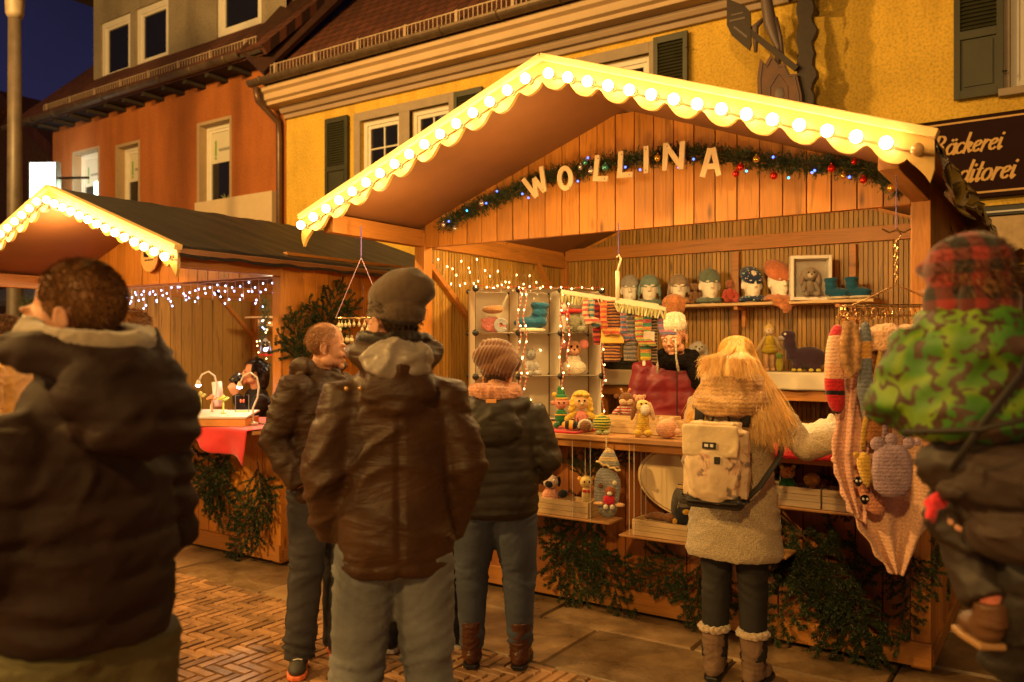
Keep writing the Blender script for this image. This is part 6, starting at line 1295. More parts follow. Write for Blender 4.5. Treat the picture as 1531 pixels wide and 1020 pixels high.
class P_:
    """a standing figure facing -y before turning; feet at the origin"""
    def __init__(s, label, u, D, theta, H=1.75, z=0, name='person', group=None, loc=None):
        p = loc or W(u, 521, D); s.t = thing('person', label, 'person', (p[0], p[1], z), YAW+R(theta), group, 1.0); s.k = H/1.75; s.theta = theta
    def S(s, *p): return V(p)*s.k
    def setup(s, head_turn=0, nod=0, tilt=0, lean=0, arms=None, legs=None, bulk=1., headx=0, heady=0, hz=1.515):
        s.lean = lean
        s.M = Matrix.Rotation(R(head_turn), 3, 'Z') @ Matrix.Rotation(R(nod), 3, 'X') @ Matrix.Rotation(R(tilt), 3, 'Y')
        s.O = s.S(headx, -.02+heady, hz); s.hs = s.k*.98
        s.arms = arms; s.legs = legs or [[(.09, 0, .92), (.10, -.01, .50), (.105, .02, .09)], [(-.09, 0, .92), (-.10, -.01, .50), (-.105, .02, .09)]]
        return s
    def body(s, m=M_skin, hands=(), voxel=.0065, curl=.5, legs=True, eyes_=True, ear=True, torso=True):
        mb = MB(); k = s.k
        head_prims(mb, s.O, s.M, s.hs, ear)
        mb.tube([s.S(0, .015, 1.38), s.S(0, .005, 1.47), s.O+s.M @ V((0, .015, .06))], [.062*k, .056*k, .054*k], 14)
        mb.loft([(0, 0, z*k, a*k, b*k) for z, a, b in ((.86, .13, .095), (.95, .145, .10), (1.08, .125, .09), (1.25, .15, .10), (1.38, .15, .085), (1.43, .07, .06))], 20)
        for A in s.arms or []:
            P = [V(q)*k for q in A]; mb.tube([P[0], P[0].lerp(P[1], .5), P[1], P[1].lerp(P[2], .4), P[2]], [.048*k, .043*k, .036*k, .037*k, .025*k], 12)
        for i, h in enumerate(hands):
            if h: hand_prims(mb, V(s.arms[i][2])*k, h[0], h[1], k, h[2] if len(h) > 2 else curl, h[3] if len(h) > 3 else 1)
        if legs:
            for L in s.legs:
                P = [V(q)*k for q in L]; mb.tube([P[0], P[0].lerp(P[1], .5), P[1], P[1].lerp(P[2], .35), P[2]], [.078*k, .07*k, .052*k, .052*k, .034*k], 12)
        s.b = remesh(mb, 'body', m, s.t, voxel, 2)
        if eyes_:
            for q in (-1, 1):
                MB().ell((0, 0, 0), .0105*s.hs, 12, 8).build('eyeball', M_eyew, s.b, smooth=True, loc=s.O+s.M @ (V((q*.0285, -.0835, .1135))*s.hs))
                MB().ell((0, 0, 0), .0052*s.hs, 10, 6).build('iris', M_eye, s.b, smooth=True, loc=s.O+s.M @ (V((q*.0285, -.091, .1135))*s.hs))
                MB().tube([s.O+s.M @ (V((q*(.028+.016*a), -.092+.01*abs(a), .133+.003*(1-a*a)))*s.hs) for a in (-1, -.5, 0, .5, 1)], .0028*s.hs, 6, flat=.8).build('eyebrow', hairmat('brow', (.05, .025, .012)), s.b, smooth=True)
        return s
    def hair(s, m, n=3000, Ln=.03, mask=None, base=True, seed=3, **kw):
        mb = MB(); mask = mask or shortmask()
        if base:   # scalp hair: a thin continuous layer under the single hairs
            g = MB().ell((0, .02, .154), (.0765, .0965, .0895), 40, 28); keep = []
            for f in g.f:
                c = sum((V(g.v[i]) for i in f), V())/len(f)
                if mask(c) > .4: keep.append(f)
            used = sorted({i for f in keep for i in f}); ix = {a: b for b, a in enumerate(used)}
            mb.add([s.O+s.M @ (V(g.v[i])*s.hs) for i in used], [tuple(ix[i] for i in f) for f in keep])
        strands(mb, s.O, s.M, s.hs, n, Ln, mask, seed=seed, **kw)
        return mb.build('hair', m, s.t, smooth=True, fix=False)
    def trousers(s, m, w=(.105, .088, .072), hem=.05, voxel=.011, f=.011, off=1., belt=1.0, wide=1.):
        mb = MB(); k = s.k
        mb.loft([(0, .0, z*k, a*k*wide, b*k*wide) for z, a, b in ((.80, .10, .10), (.86, .165, .118), (.95, .165, .112), (belt, .15, .10))], 22)
        for L in s.legs:
            P = [V(q)*k for q in L]; P[2] = P[2].lerp(P[1], 0); e = V((P[2].x, P[2].y, hem*k))
            mb.tube([P[0]+V((0, .01, 0)), P[0].lerp(P[1], .45), P[1], P[1].lerp(P[2], .5), P[2], e], [w[0]*1.05*k, w[0]*k, w[1]*k, (w[1]+w[2])/2*k, w[2]*k, w[2]*k], 18)
        fb = folds(f, (4, 4, 17), off)
        def fn(p):
            z = p.z/k; g = .35+1.0*math.exp(-((z-.50)/.09)**2)+1.2*math.exp(-((z-.12)/.10)**2)+.7*math.exp(-((z-.84)/.07)**2)
            return fb(p)*g
        return remesh(mb, 'trousers', m, s.t, voxel, 2, fn)
    def shoes(s, m, sole, turn=(0, 0), boot=0, heel=.0, fur=None):
        k = s.k
        for i, L in enumerate(s.legs):
            x, y = L[2][0]*k, L[2][1]*k; t = R(turn[i])
            Mz = Matrix.Rotation(t, 4, 'Z'); T = Matrix.Translation((x, y, 0)) @ Mz
            mb = MB().ell((0, -.02, .05), (.046, .075, .045), 16, 10).ell((0, -.10, .038), (.046, .075, .033), 16, 10).ell((0, .03, .055), (.040, .045, .05), 14, 10).tube([(0, .01, .04), (0, .012, .11+boot)], [.05, .052+boot*.05], 14)
            o = remesh(mb.xf(T), 'boot' if boot else 'shoe', m, s.t, .006, 3, folds(.006, (12, 12, 30), i) if boot else None)
            so = MB().prism([(.044, -.15), (.05, -.10), (.042, -.02), (.042, .05), (.025, .078), (-.025, .078), (-.042, .05), (-.042, -.02), (-.05, -.10), (-.044, -.15), (-.02, -.178), (.02, -.178)], lambda a, b, z: V((a, b, .002+z)), .022); so.xf(T); so.build('sole', sole, o, bevel=.005)
            if not boot:
                for j in range(4): MB().tube([(T @ V((q*.022, -.045-j*.018, .088-j*.008+.004*(1-abs(q))))) for q in (-1, -.5, 0, .5, 1)], .003, 5).build('lace', M_white if sole is not M_black else M_black, o)
            if fur:
                zz = .11+boot-.01; mf = MB().tube([(T @ V((.062*math.cos(R(a)), .012+.062*math.sin(R(a)), zz))) for a in range(0, 361, 24)], .018, 10)
                remesh(mf, 'fur_cuff', fur, o, .006, 1, lambda p: .008*nz(p, (60, 60, 60)))
    def coat(s, m, torso, sleeve=(.075, .066, .056), extra=None, fn=None, voxel=.011, name='jacket', cuffext=.0, sl=1, smooth=3):
        """torso: rings (z,rx,ry[,cy]) in metres for a 1.75 m figure"""
        mb = MB(); k = s.k
        mb.loft([((q[4] if len(q) > 4 else 0)*k, (q[3] if len(q) > 3 else 0)*k, q[0]*k, q[1]*k, q[2]*k) for q in torso], 30)
        for A in s.arms or []:
            P = [V(q)*k for q in A]; e = P[2]+(P[2]-P[1]).normalized()*cuffext
            mb.tube([P[0]+V((-P[0].x*.25, 0, -.005)), P[0], P[0].lerp(P[1], .5), P[1], P[1].lerp(P[2], .5), e], [sleeve[0]*.8*k, sleeve[0]*1.02*k, sleeve[0]*.98*k, sleeve[1]*1.02*k, sleeve[1]*.95*k, sleeve[2]*k], 18)
            mb.ell(P[1], sleeve[1]*1.0*k)
        if extra: extra(mb, k)
        return remesh(mb, name, m, s.t, voxel, smooth, fn or folds(.013, (5, 5, 14), s.theta))
def quilt(step, depth, base, z0=0, jitter=.0):
    def f(p):
        z = (p.z-z0+.012*nz(p, (5, 5, 2), 3))/step; q = z-math.floor(z); d = min(q, 1-q)
        return base(p)+depth*(min(d*3.2, 1)**.6-.8)
    return f
# --- centre man with slouch beanie, seen from behind
A = [[(.155, .01, 1.38), (.225, .05, 1.13), (.20, -.08, .93)], [(-.155, .01, 1.38), (-.23, .04, 1.13), (-.20, -.08, .92)]]
p = P_('tall man seen from behind in shiny brown jacket, grey jeans and slouch beanie', 590, 2.78, -166, 1.83).setup(head_turn=30, nod=4, hz=1.50, arms=A, legs=[[(.088, 0, .90), (.12, -.02, .49), (.155, .02, .09)], [(-.088, 0, .90), (-.11, -.01, .49), (-.14, .03, .09)]])
p.body(ear=True)
p.hair(hairmat('dark_hair', (.05, .028, .015)), 1200, .025)
def hood(mb, k, w=.13, y=.10, z=1.46, h=.07, d=.055):
    mb.tube([V((-w*1.05, -.05, z+.02))*k, V((-w*.95, y*.4, z+.015))*k, V((-w*.5, y*.95, z-.01))*k, V((0, y*1.15, z-.03))*k, V((w*.5, y*.95, z-.01))*k, V((w*.95, y*.4, z+.015))*k, V((w*1.05, -.05, z+.02))*k], [.035*k, .045*k, .06*k, .068*k, .06*k, .045*k, .035*k], 14)
    mb.ell(V((0, y*1.25, z-.10))*k, (w*1.0*k, d*k, .10*k))
torso = [(.82, .165, .13), (.85, .185, .145), (.95, .19, .15), (1.10, .18, .14), (1.25, .19, .14), (1.34, .18, .13), (1.42, .145, .115), (1.48, .10, .10), (1.54, .085, .085)]
M_jb = leather('brown_shiny_jacket', (.050, .022, .009), .5)
fb = folds(.020, (3, 3, 7), 2.2, .6)
def seamfn(q, fb=fb):
    z = q.z; g = 0
    if abs(z-1.40-.03*math.cos(q.x*9)) < .011: g = .006
    if z < 1.39 and abs(q.x) < .010 and q.y > 0: g = .006
    if abs(z-.90) < .010: g = .007
    return fb(q)*(.6 if z > 1.42 else 1)-g
fb = seamfn
p.coat(M_jb, torso, (.082, .070, .054), extra=lambda mb, k: hood(mb, k, .12, .09, 1.50, d=.05), fn=fb, cuffext=.01)
# grey hood lining, snap tab
mb = MB().ell(p.S(0, .105, 1.50), (.118, .058, .060), 20, 14).ell(p.S(.04, .12, 1.48), (.07, .045, .05), 16, 10).ell(p.S(-.05, .115, 1.465), (.06, .045, .04), 16, 10)
remesh(mb, 'hood_lining', mat('grey_lining', (.26, .215, .18), .42, var=.3, bs=14, bstr=.4, bd=.02), p.t, .008, 2, folds(.022, (9, 8, 7), 4))
mb = MB().tube([p.S(.100*math.cos(R(a)), -.01+.10*math.sin(R(a)), 1.555) for a in range(0, 361, 20)], .030, 12); remesh(mb, 'collar', leather('dark_collar_b', (.02, .012, .008), .5), p.t, .008, 2, folds(.010, (14, 14, 14), 1))
for x in (-.16, -.12): MB().ell((x*-1.05, .205, 1.475), (.008, .006, .008)).build('snap_button', plain('brass_snap', (.5, .3, .1), .3, .8), p.t, smooth=True)
p.trousers(denim('grey_jeans', (.13, .135, .145)), (.098, .085, .080), off=1.3, f=.014)
p.shoes(mat('black_shoe', (.02, .018, .016), .5), M_black, (8, -8))
def slouch(p, m, back=.05):
    mb = MB(); o, M, s = p.O, p.M, p.hs
    for c, r in (((0, .012, .165), (.083, .102, .075)), ((0, .028, .20), (.090, .110, .078)), ((-.01, .055, .225), (.086, .105, .068)), ((-.02, .085, .215), (.074, .085, .066)), ((.0, .065, .15), (.080, .068, .06))): mb.ell(o+M @ (V(c)*s), tuple(x*s for x in r), 20, 14, M=M)
    mb.tube([o+M @ (V((.082*math.cos(R(a)), .015+.100*math.sin(R(a)), .135+.022*-math.sin(R(a))))*s) for a in range(0, 361, 15)], .009*s, 8)
    def fn(q):
        l = M.transposed() @ (q-o); return .007*max(0, 1-abs(nz(l, (7, 7, 13), 3))*3)*max(0, min(1, (l.y+.02)*9))*max(0, min(1, (l.z-.13)*12))-.002
    return remesh(mb, 'beanie', m, p.t, .006, 2, fn)
m_bn = knit('brown_fine_knit', (.13, .085, .055), 420, st=.25, dist=.002, var=.1)
slouch(p, m_bn)
# --- balding man in profile
A = [[(.20, .0, 1.42), (.25, .08, 1.15), (.20, -.06, .94)], [(-.20, .0, 1.42), (-.255, .08, 1.15), (-.21, -.06, .93)]]
p = P_('balding man in profile in dark brown jacket, dark jeans and trainers with orange soles', 480, 4.22, 62, 1.745).setup(head_turn=36, nod=6, hz=1.50, arms=A, heady=-.01, legs=[[(.09, 0, .90), (.11, -.03, .49), (.12, .0, .09)], [(-.09, 0, .90), (-.11, .0, .49), (-.13, .03, .09)]])
p.body(voxel=.0055)
def baldmask(q):
    if q.z > .215: return .30 if q.y > -.035 else .08
    if q.y < .02: return .55 if q.z > .165 and q.y > -.035 else (.3 if q.z > .11 and q.y > -.02 else 0)
    return shortmask()(q)
p.hair(hairmat('sandy_short_hair', (.34, .165, .07)), 4200, .013, baldmask, comb=(0, .6, -.5), lift=.12, r=(.0755, .0955, .0895), base=False)
fb2 = folds(.016, (5, 5, 12), 6.1)
p.coat(leather('dark_brown_jacket', (.045, .022, .011), .55), [(.83, .18, .13), (.87, .195, .145), (1.0, .20, .145), (1.15, .195, .14), (1.30, .21, .14), (1.40, .19, .125), (1.46, .125, .105), (1.50, .095, .095)], (.080, .072, .058), extra=lambda mb, k: hood(mb, k, .12, .09, 1.50), fn=fb2)
mb = MB().tube([p.S(.085*math.cos(R(a)), .0+.085*math.sin(R(a)), 1.49+.02*math.sin(R(a))) for a in range(-60, 241, 20)], .022, 10); remesh(mb, 'collar', leather('dark_collar', (.05, .03, .018), .5), p.t, .008, 3, folds(.01, (12, 12, 12), 1))
p.trousers(denim('dark_blue_jeans', (.035, .032, .038), .6), (.100, .085, .078), off=4.1, f=.013)
p.shoes(mat('grey_black_trainer', (.035, .03, .026), .7), plain('orange_sole', (.75, .16, .05), .5), (-40, -52))
# --- woman with the brown cap, from behind
A = [[(.20, .0, 1.36), (.29, .02, 1.12), (.20, -.20, 1.0)], [(-.20, .0, 1.36), (-.29, .01, 1.12), (-.20, -.20, 1.0)]]
p = P_('woman from behind in dark quilted jacket, blue jeans, brown boots and puffy brown cap', 740, 4.18, 176, 1.63).setup(head_turn=-12, nod=24, arms=A, heady=-.03, hz=1.445, legs=[[(.10, 0, .90), (.125, 0, .50), (.125, .02, .09)], [(-.10, 0, .90), (-.13, 0, .50), (-.14, .02, .09)]])
p.body()
p.hair(hairmat('dark_hair', (.05, .028, .015)), 800, .03)
mb = MB(); o, M = p.O, p.M
for c, r in (((0, .03, .145), (.095, .108, .065)), ((0, .055, .19), (.130, .14, .066)), ((0, .08, .232), (.10, .10, .05)), ((-.06, .11, .155), (.065, .06, .06)), ((.06, .05, .26), (.05, .035, .03)), ((-.01, .02, .262), (.03, .03, .02)), ((0, -.07, .165), (.07, .05, .012))): mb.ell(o+M @ V(c), r, 20, 12, M=M)
m_cord = mat('brown_corduroy', (.20, .085, .035), .8, var=.15, bs=20, sheen=.4)
remesh(mb, 'cap', m_cord, p.t, .0055, 2, lambda q: .003*math.sin((q.x*1.0+q.z*.5)*330)+.006*nz(q, (16, 16, 16)))
sc_ = MB().tube([p.S(.105*math.cos(R(a)), .0+.105*math.sin(R(a)), 1.475+.012*math.sin(R(a*2))) for a in range(0, 361, 20)], .042, 12); remesh(sc_, 'scarf', knit('peach_scarf', (.62, .28, .16), 120), p.t, .007, 2, folds(.014, (18, 18, 26), 2))
fq = quilt(.062, .008, folds(.008, (4, 4, 16), 3.3))
def fn(q, fq=fq, f0=folds(.012, (5, 5, 10), 8)): return fq(q) if q.z < 1.16 and abs(q.x) < .24 else f0(q)
p.coat(mat('black_olive_shell', (.022, .016, .010), .55, var=.2, bs=60, bstr=.2, spec=.35), [(.81, .22, .17), (.85, .24, .19), (1.0, .24, .185), (1.12, .225, .17), (1.25, .225, .16), (1.34, .215, .15), (1.42, .165, .12), (1.475, .10, .10), (1.49, .085, .085)], (.085, .078, .062), extra=lambda mb, k: (hood(mb, k, .16, .12, 1.40, d=.055), mb.ell(V((0, .15, 1.33))*k, (.15*k, .05*k, .08*k))), fn=fn)
MB().box((0, .205, 1.345), (.05, .004, .018)).build('neck_label', plain('orange_label', (.7, .3, .08), .5), p.t, bevel=.002)
p.trousers(denim('blue_jeans', (.055, .065, .09), .8), (.122, .094, .064), off=7.1, f=.010, wide=1.2, hem=.14)
p.shoes(leather('brown_boot', (.085, .030, .014), .35), M_black, (4, -6), boot=.12)
# --- blond woman in oatmeal coat reaching to the right
AR = [[(.17, .0, 1.36), (.22, -.05, 1.12), (.14, -.24, 1.02)], [(-.17, .0, 1.36), (-.34, .0, 1.17), (-.60, .04, 1.255)]]
p = P_('blond woman in oatmeal wool coat reaching her arm towards the hanging goods', 1098, 3.98, 150, 1.70).setup(head_turn=14, nod=10, arms=AR, heady=-.02, hz=1.45, legs=[[(.085, 0, .90), (.09, 0, .50), (.095, .02, .09)], [(-.085, 0, .90), (-.09, 0, .50), (-.10, .02, .09)]])
p.body(hands=(None, ((-1, -.1, .12), (0, -.3, -1), .55, 1)))
M_boucle = mat('oatmeal_boucle', (.44, .345, .22), 1., var=.5, vs=190, bs=150, bstr=1., bd=.012, sheen=.4, spec=.2)
def fnb(q, f0=folds(.011, (4, 4, 9), 5)): return f0(q)+.0025*nz(q, (75, 75, 75))
p.coat(M_boucle, [(.62, .225, .16, .01), (.65, .235, .17, .01), (.75, .225, .165, .01), (.90, .21, .155), (1.05, .19, .135), (1.20, .19, .13), (1.32, .185, .125), (1.39, .14, .105), (1.43, .09, .09)], (.073, .062, .052), extra=lambda mb, k: hood(mb, k, .12, .10, 1.40, d=.05), fn=fnb, voxel=.009, cuffext=.0, name='coat')
cw = MB()
for j, (rr, zz, th) in enumerate(((.095, 1.44, .055), (.125, 1.39, .056), (.10, 1.485, .042))): cw.tube([p.S(rr*1.15*math.cos(R(a)), .045+rr*1.15*math.sin(R(a)), zz-.02*math.sin(R(a))) for a in range(0, 361, 15)], th, 12)
remesh(cw, 'cowl', knit('camel_loop_knit', (.52, .30, .12), 100, st=.8), p.t, .009, 5, folds(.018, (8, 8, 12), 4))
p.trousers(mat('black_trousers', (.012, .010, .010), .8, bs=40), (.092, .074, .062), off=9.1, f=.008, hem=.2)
p.shoes(mat('taupe_suede_boot', (.17, .10, .06), .9, var=.2, bs=60), M_black, (6, -10), boot=.15, fur=mat('boot_fur', (.5, .36, .22), 1, bs=90, bstr=1, bd=.02, sheen=.5))
# long hair: ribbons from crown over both shoulders
hb_ = MB(); q = random.Random(5); CL = [(q.uniform(-1, 1), q.uniform(-.5, 1.35), q.uniform(0, 6.3), q.uniform(5, 10), q.uniform(.008, .022), q.uniform(-1, 1)) for _ in range(130)]; O, M, s = p.O, p.M, p.hs
hb_.ell(O+M @ V((0, .028, .155)), (.081, .097, .093), 24, 16, M=M).ell(O+M @ V((0, .072, .07)), (.072, .055, .12), 20, 14, M=M)
for i in range(7000):
    cl_ = CL[i % 130] if i % 3 else (q.uniform(-1, 1), q.uniform(-.5, 1.4), q.uniform(0, 6.3), q.uniform(5, 10), .008, q.uniform(-1, 1)); sx = max(-1, min(1, cl_[0]+q.gauss(0, .06))); a = math.copysign(abs(sx)**.8, sx); ph = max(-.5, min(1.4, cl_[1]+q.gauss(0, .22)))   # a: side, ph: front to back on the scalp
    r0 = V((.083*math.sin(a*1.45)*math.cos(max(ph-.9, 0)*.5), .028+.100*math.sin(ph)*math.cos(a*.9), .155+.097*math.cos(ph)*math.cos(a*1.15)))
    P0 = O+M @ r0; side = math.copysign(1, a); g = abs(a)
    if g < .34:
        P1 = O+M @ V((.05*a*2+.01*side, .145, .12)); xe = side*q.uniform(.01, .13)*(1.2 if side < 0 else 1); P3 = V((xe, .185+q.uniform(-.01, .02), q.uniform(1.45, 1.56))); P2 = V((P3.x*.75, .17, 1.58))
    else:
        wdt = (g-.34)/.66; P1 = O+M @ V((side*(.075+.035*wdt), .09-.11*wdt, .09)); zz = 1.19+.07*cl_[5]+q.uniform(-.03, .03)+.05*(1-wdt)
        xe = side*(.10+.11*wdt+.02*cl_[5]+q.gauss(0, .012)); 
        if side < 0: xe *= 1.35
        P2 = V((xe*.72, .115-.08*wdt, 1.42)); P3 = V((xe, .17-.12*wdt+q.uniform(-.02, .02), zz))
    w = q.uniform(.0005, .0013); k1, k2, k3 = cl_[2]+q.gauss(0, .2), cl_[3], cl_[4]*q.uniform(.5, .8); prev = None; vs = []
    for j in range(15):
        t = j/14; u = 1-t; pt = P0*u**3+P1*3*u*u*t+P2*3*u*t*t+P3*t**3; pt = pt+V((math.sin(k1+t*k2), math.cos(k1*2+t*k2)*.6, 0))*k3*t
        sd = V((math.cos(k1+t*2), math.sin(k1+t*2), 0))*w*(1.1-t*.7); vs += [pt-sd, pt+sd]
    hb_.add(vs, [(2*j, 2*j+1, 2*j+3, 2*j+2) for j in range(14)])
hb_.build('hair', mat('golden_blond_hair', (.86, .56, .20), .36, var=.15, vs=40, isl=.25, spec=.5, stretch=(1, 1, .1)), p.t, smooth=True, fix=False)
blond = p
# backpack she wears
k = p.k; bp = thing('backpack', 'pale patterned flap backpack with dark base worn by the blond woman', 'backpack', tuple(p.t.location), p.t.rotation_euler.z)
m_bp, n, b = nt('patterned_canvas'); b.inputs['Roughness'].default_value = .8; co = coords(n)
v1 = nd(n, 'ShaderNodeTexVoronoi', Scale=11., Randomness=1.0); n.links.new(coords(n, (1, 1, .55)), v1.inputs['Vector']); v2 = nd(n, 'ShaderNodeTexNoise', Scale=14., Detail=3.0, Distortion=1.5); n.links.new(co, v2.inputs['Vector'])
c1 = ramp(n, v1.outputs['Distance'], [(.42, (0, 0, 0)), (.46, (1, 1, 1))]); c2 = ramp(n, v2.outputs[0], [(.40, (.20, .17, .14)), (.46, (.55, .30, .2)), (.52, (.62, .46, .3))])
mx = nd(n, 'ShaderNodeMixRGB', Color2=(.62, .46, .29, 1)); n.links.new(c1, mx.inputs[0]); n.links.new(c2, mx.inputs[1]); n.links.new(mx.outputs[0], b.inputs['Base Color'])
q2 = nd(n, 'ShaderNodeTexNoise', Scale=9., Detail=3.0); n.links.new(co, q2.inputs['Vector']); bump(n, b, q2.outputs[0], .5, .03)
bx0 = .02; 
remesh(MB().box((bx0, .245, 1.075), (.30, .13, .38), bev=.035).ell((bx0, .30, 1.06), (.13, .05, .17)), 'bag_body', m_bp, bp, .008, 5, folds(.012, (8, 8, 8), 2))
m_bpd = plain('black_webbing', (.018, .014, .012), .7)
remesh(MB().box((bx0, .248, .905), (.305, .15, .07), bev=.03), 'dark_base', m_bpd, bp, .007, 4)
fl_ = remesh(MB().box((bx0+.005, .27, 1.215), (.285, .13, .10), bev=.04).box((bx0, .338, 1.185), (.265, .014, .15), bev=.006), 'flap', mat('cream_canvas_flap', (.62, .47, .28), .8, var=.12, vs=9, bs=16, bstr=.4, bd=.02), bp, .007, 4, folds(.006, (9, 9, 9), 6))
o = MB().box((bx0-.0, .352, 1.165), (.062, .006, .030)).build('name_patch', m_bpd, fl_, bevel=.002)
MB().bx(bx0-.020, bx0-.006, .3555, .3565, 1.159, 1.172).bx(bx0+.003, bx0+.020, .3555, .3565, 1.159, 1.172).build('patch_mark', M_white, o)
MB().box((bx0-.035, .348, 1.10), (.026, .012, .032)).build('buckle', m_bpd, bp, bevel=.003)
for x in (-.10, .12): MB().tube([V((x*1.05, .14, 1.385)), V((x*1.0, .165, 1.34)), V((x*.95, .19, 1.24))], [.022, .024, .024], 8, flat=.3, ref=(0, 1, 0)).build('shoulder_strap', m_bpd, bp, smooth=True)
MB().tube([V((-.03, .20, 1.255)), V((-.02, .20, 1.32)), V((.03, .20, 1.33)), V((.05, .20, 1.26))], .006, 6).build('top_loop', m_bpd, bp, smooth=True)
MB().tube([V((-.235, .03, 1.20)), V((-.235, .10, 1.10)), V((-.17, .20, .98)), V((-.10, .24, .90))], [.014]*4, 8, flat=.35).build('side_strap', m_bpd, bp, smooth=True)
# --- seller in the red jacket
A = [[(.20, .0, 1.42), (.24, -.02, 1.16), (.14, -.18, 1.02)], [(-.20, .0, 1.42), (-.24, -.02, 1.16), (-.16, -.18, 1.02)]]
sl_ = P_('smiling seller in red puffer jacket with white knitted hat behind the counter', 1010, 5.45, -8, 1.80).setup(head_turn=-22, nod=12, tilt=-4, arms=A, heady=-.03)
p = sl_; p.body(hands=(((-.3, -.9, -.3), (0, 0, -1)), ((.3, -.9, -.3), (0, 0, -1))), voxel=.0055)
p.hair(hairmat('dark_hair', (.05, .028, .015)), 600, .03, base=False)
mb = MB().ell(p.O+p.M @ V((0, .02, .19)), (.085, .105, .065), 20, 14, M=p.M).ell(p.O+p.M @ V((0, .05, .225)), (.075, .08, .05), 20, 14, M=p.M)
remesh(mb, 'knitted_hat', K((.68, .60, .45), 90), p.t, .006, 2, lambda q: .004*math.sin(math.atan2(q.x-p.O.x, q.y-p.O.y)*11)).parent = p.t
for s_ in (-.085, .04): MB().tube([p.O+p.M @ V((s_, -.055, .19)), p.O+p.M @ V((s_*1.1, -.10, .09)), p.O+p.M @ V((s_*1.05, -.12, .0)), p.O+p.M @ V((s_*1.1, -.12, -.09))], [.006, .006, .006, .011], 8).build('hat_cord', K((.68, .60, .45), 90), p.t, smooth=True)
mb = MB().tube([p.S(.11*math.cos(R(a)), -.01+.105*math.sin(R(a)), 1.485+.02*math.sin(R(a))) for a in range(0, 361, 18)], .055, 12).tube([p.S(.09, -.08, 1.46), p.S(.13, -.13, 1.38), p.S(.12, -.14, 1.30)], [.06, .055, .03], 12)
remesh(mb, 'fur_scarf', mat('black_fur', (.008, .006, .006), 1, bs=80, bstr=.8, bd=.02, spec=.1), p.t, .008, 1, lambda q: .012*nz(q, (30, 30, 30)))
p.coat(mat('crimson_puffer', (.17, .005, .014), .5, var=.12, bs=30, bstr=.3, bd=.01), [(.80, .20, .14), (.95, .215, .155), (1.10, .21, .15), (1.25, .215, .15), (1.36, .22, .145), (1.44, .165, .12), (1.50, .10, .10)], (.085, .078, .06), fn=quilt(.11, .007, folds(.010, (6, 6, 10), 3)))
MB().tube([p.S(0, -.165, 1.44), p.S(.0, -.165, 1.3), p.S(0, -.165, 1.1)], .004, 6).build('zip', M_black, p.t)
p.trousers(mat('dark_trousers', (.015, .013, .012), .8), off=2); p.shoes(mat('dark_shoe', (.02, .016, .014), .5), M_black)
# --- seller drinking in the left stall (seated)
A = [[(.19, .0, 1.40), (.24, -.12, 1.16), (.10, -.20, 1.43)], [(-.19, .0, 1.40), (-.22, -.06, 1.14), (-.18, -.26, 1.10)]]
p = P_('dark-haired seller in black drinking from a mug inside the left stall', 384, 7.05, -62, 1.60, z=-.10).setup(head_turn=-8, nod=-4, arms=A, heady=-.02)
p.body(hands=(((-.35, -.35, .8), (-1, .2, -.2), .9), ((0, -1, 0), (0, 0, -1))), voxel=.0055)
M_bh = hairmat('black_hair', (.018, .010, .007))
p.hair(M_bh, 1800, .05, lambda q: 1 if (q.y > -.02 and q.z > .02) or q.z > .205 else 0)
mb = MB().ell(p.O+p.M @ V((0, .085, .07)), (.085, .05, .12), 16, 12, M=p.M); remesh(mb, 'hair_tail', M_bh, p.t, .008, 1, folds(.014, (30, 30, 5), 1))
p.coat(mat('black_jumper', (.012, .010, .010), .9, bs=80), [(.80, .16, .12), (.95, .17, .125), (1.10, .165, .12), (1.25, .18, .12), (1.36, .19, .12), (1.43, .13, .10), (1.48, .075, .075)], (.068, .058, .045), fn=folds(.012, (6, 6, 12), 7), name='jumper')
p.trousers(mat('dark_trousers_b', (.015, .013, .012), .8), off=2)
w_ = p.t.matrix_basis @ (p.O+p.M @ V((-.005, -.135, .045)))
mg = thing('mug', 'dark ribbed travel mug held to the mouth of the left stall seller', 'mug', tuple(w_)); mg.rotation_euler = (R(-50), 0, p.t.rotation_euler.z)
MB().lathe([(.034, -.05), (.038, -.048), (.04, .05), (.036, .05), (.034, -.04)], n=22).build('cup', mat('dark_steel_cup', (.05, .045, .045), .25, .7), mg, smooth=True); MB().lathe([(.041, -.02), (.041, .015)], n=22).build('rubber_band', M_black, mg); MB().tube([(.038, 0, .03), (.065, 0, .03), (.07, 0, 0), (.065, 0, -.03), (.038, 0, -.03)], .006, 8).build('handle', M_black, mg, smooth=True)
# --- far left visitor
A = [[(.20, .0, 1.42), (.24, .0, 1.14), (.20, -.10, .92)], [(-.20, .0, 1.42), (-.24, .0, 1.14), (-.20, -.10, .92)]]
p = P_('young man in profile with grey scarf and mustard jacket at the far left edge', 8, 5.6, 98, 1.80).setup(head_turn=0, nod=4, arms=A); p.body()
p.hair(hairmat('chestnut_hair', (.14, .06, .025)), 2600, .045, comb=(.3, -.4, .1), lift=.5)
p.coat(mat('mustard_coat', (.42, .22, .04), .7, bs=40), [(.80, .19, .13), (1.0, .20, .14), (1.25, .21, .14), (1.38, .20, .13), (1.45, .12, .10), (1.48, .09, .09)], (.08, .07, .055)); p.trousers(mat('dark_trousers_c', (.03, .025, .022), .8)); p.shoes(M_black, M_black)
sc_ = MB().tube([p.S(.09*math.cos(R(a)), .0+.095*math.sin(R(a)), 1.49) for a in range(0, 361, 20)], .042, 12); remesh(sc_, 'scarf', knit('grey_scarf', (.22, .2, .22), 120), p.t, .009, 2, folds(.014, (14, 14, 20), 2))
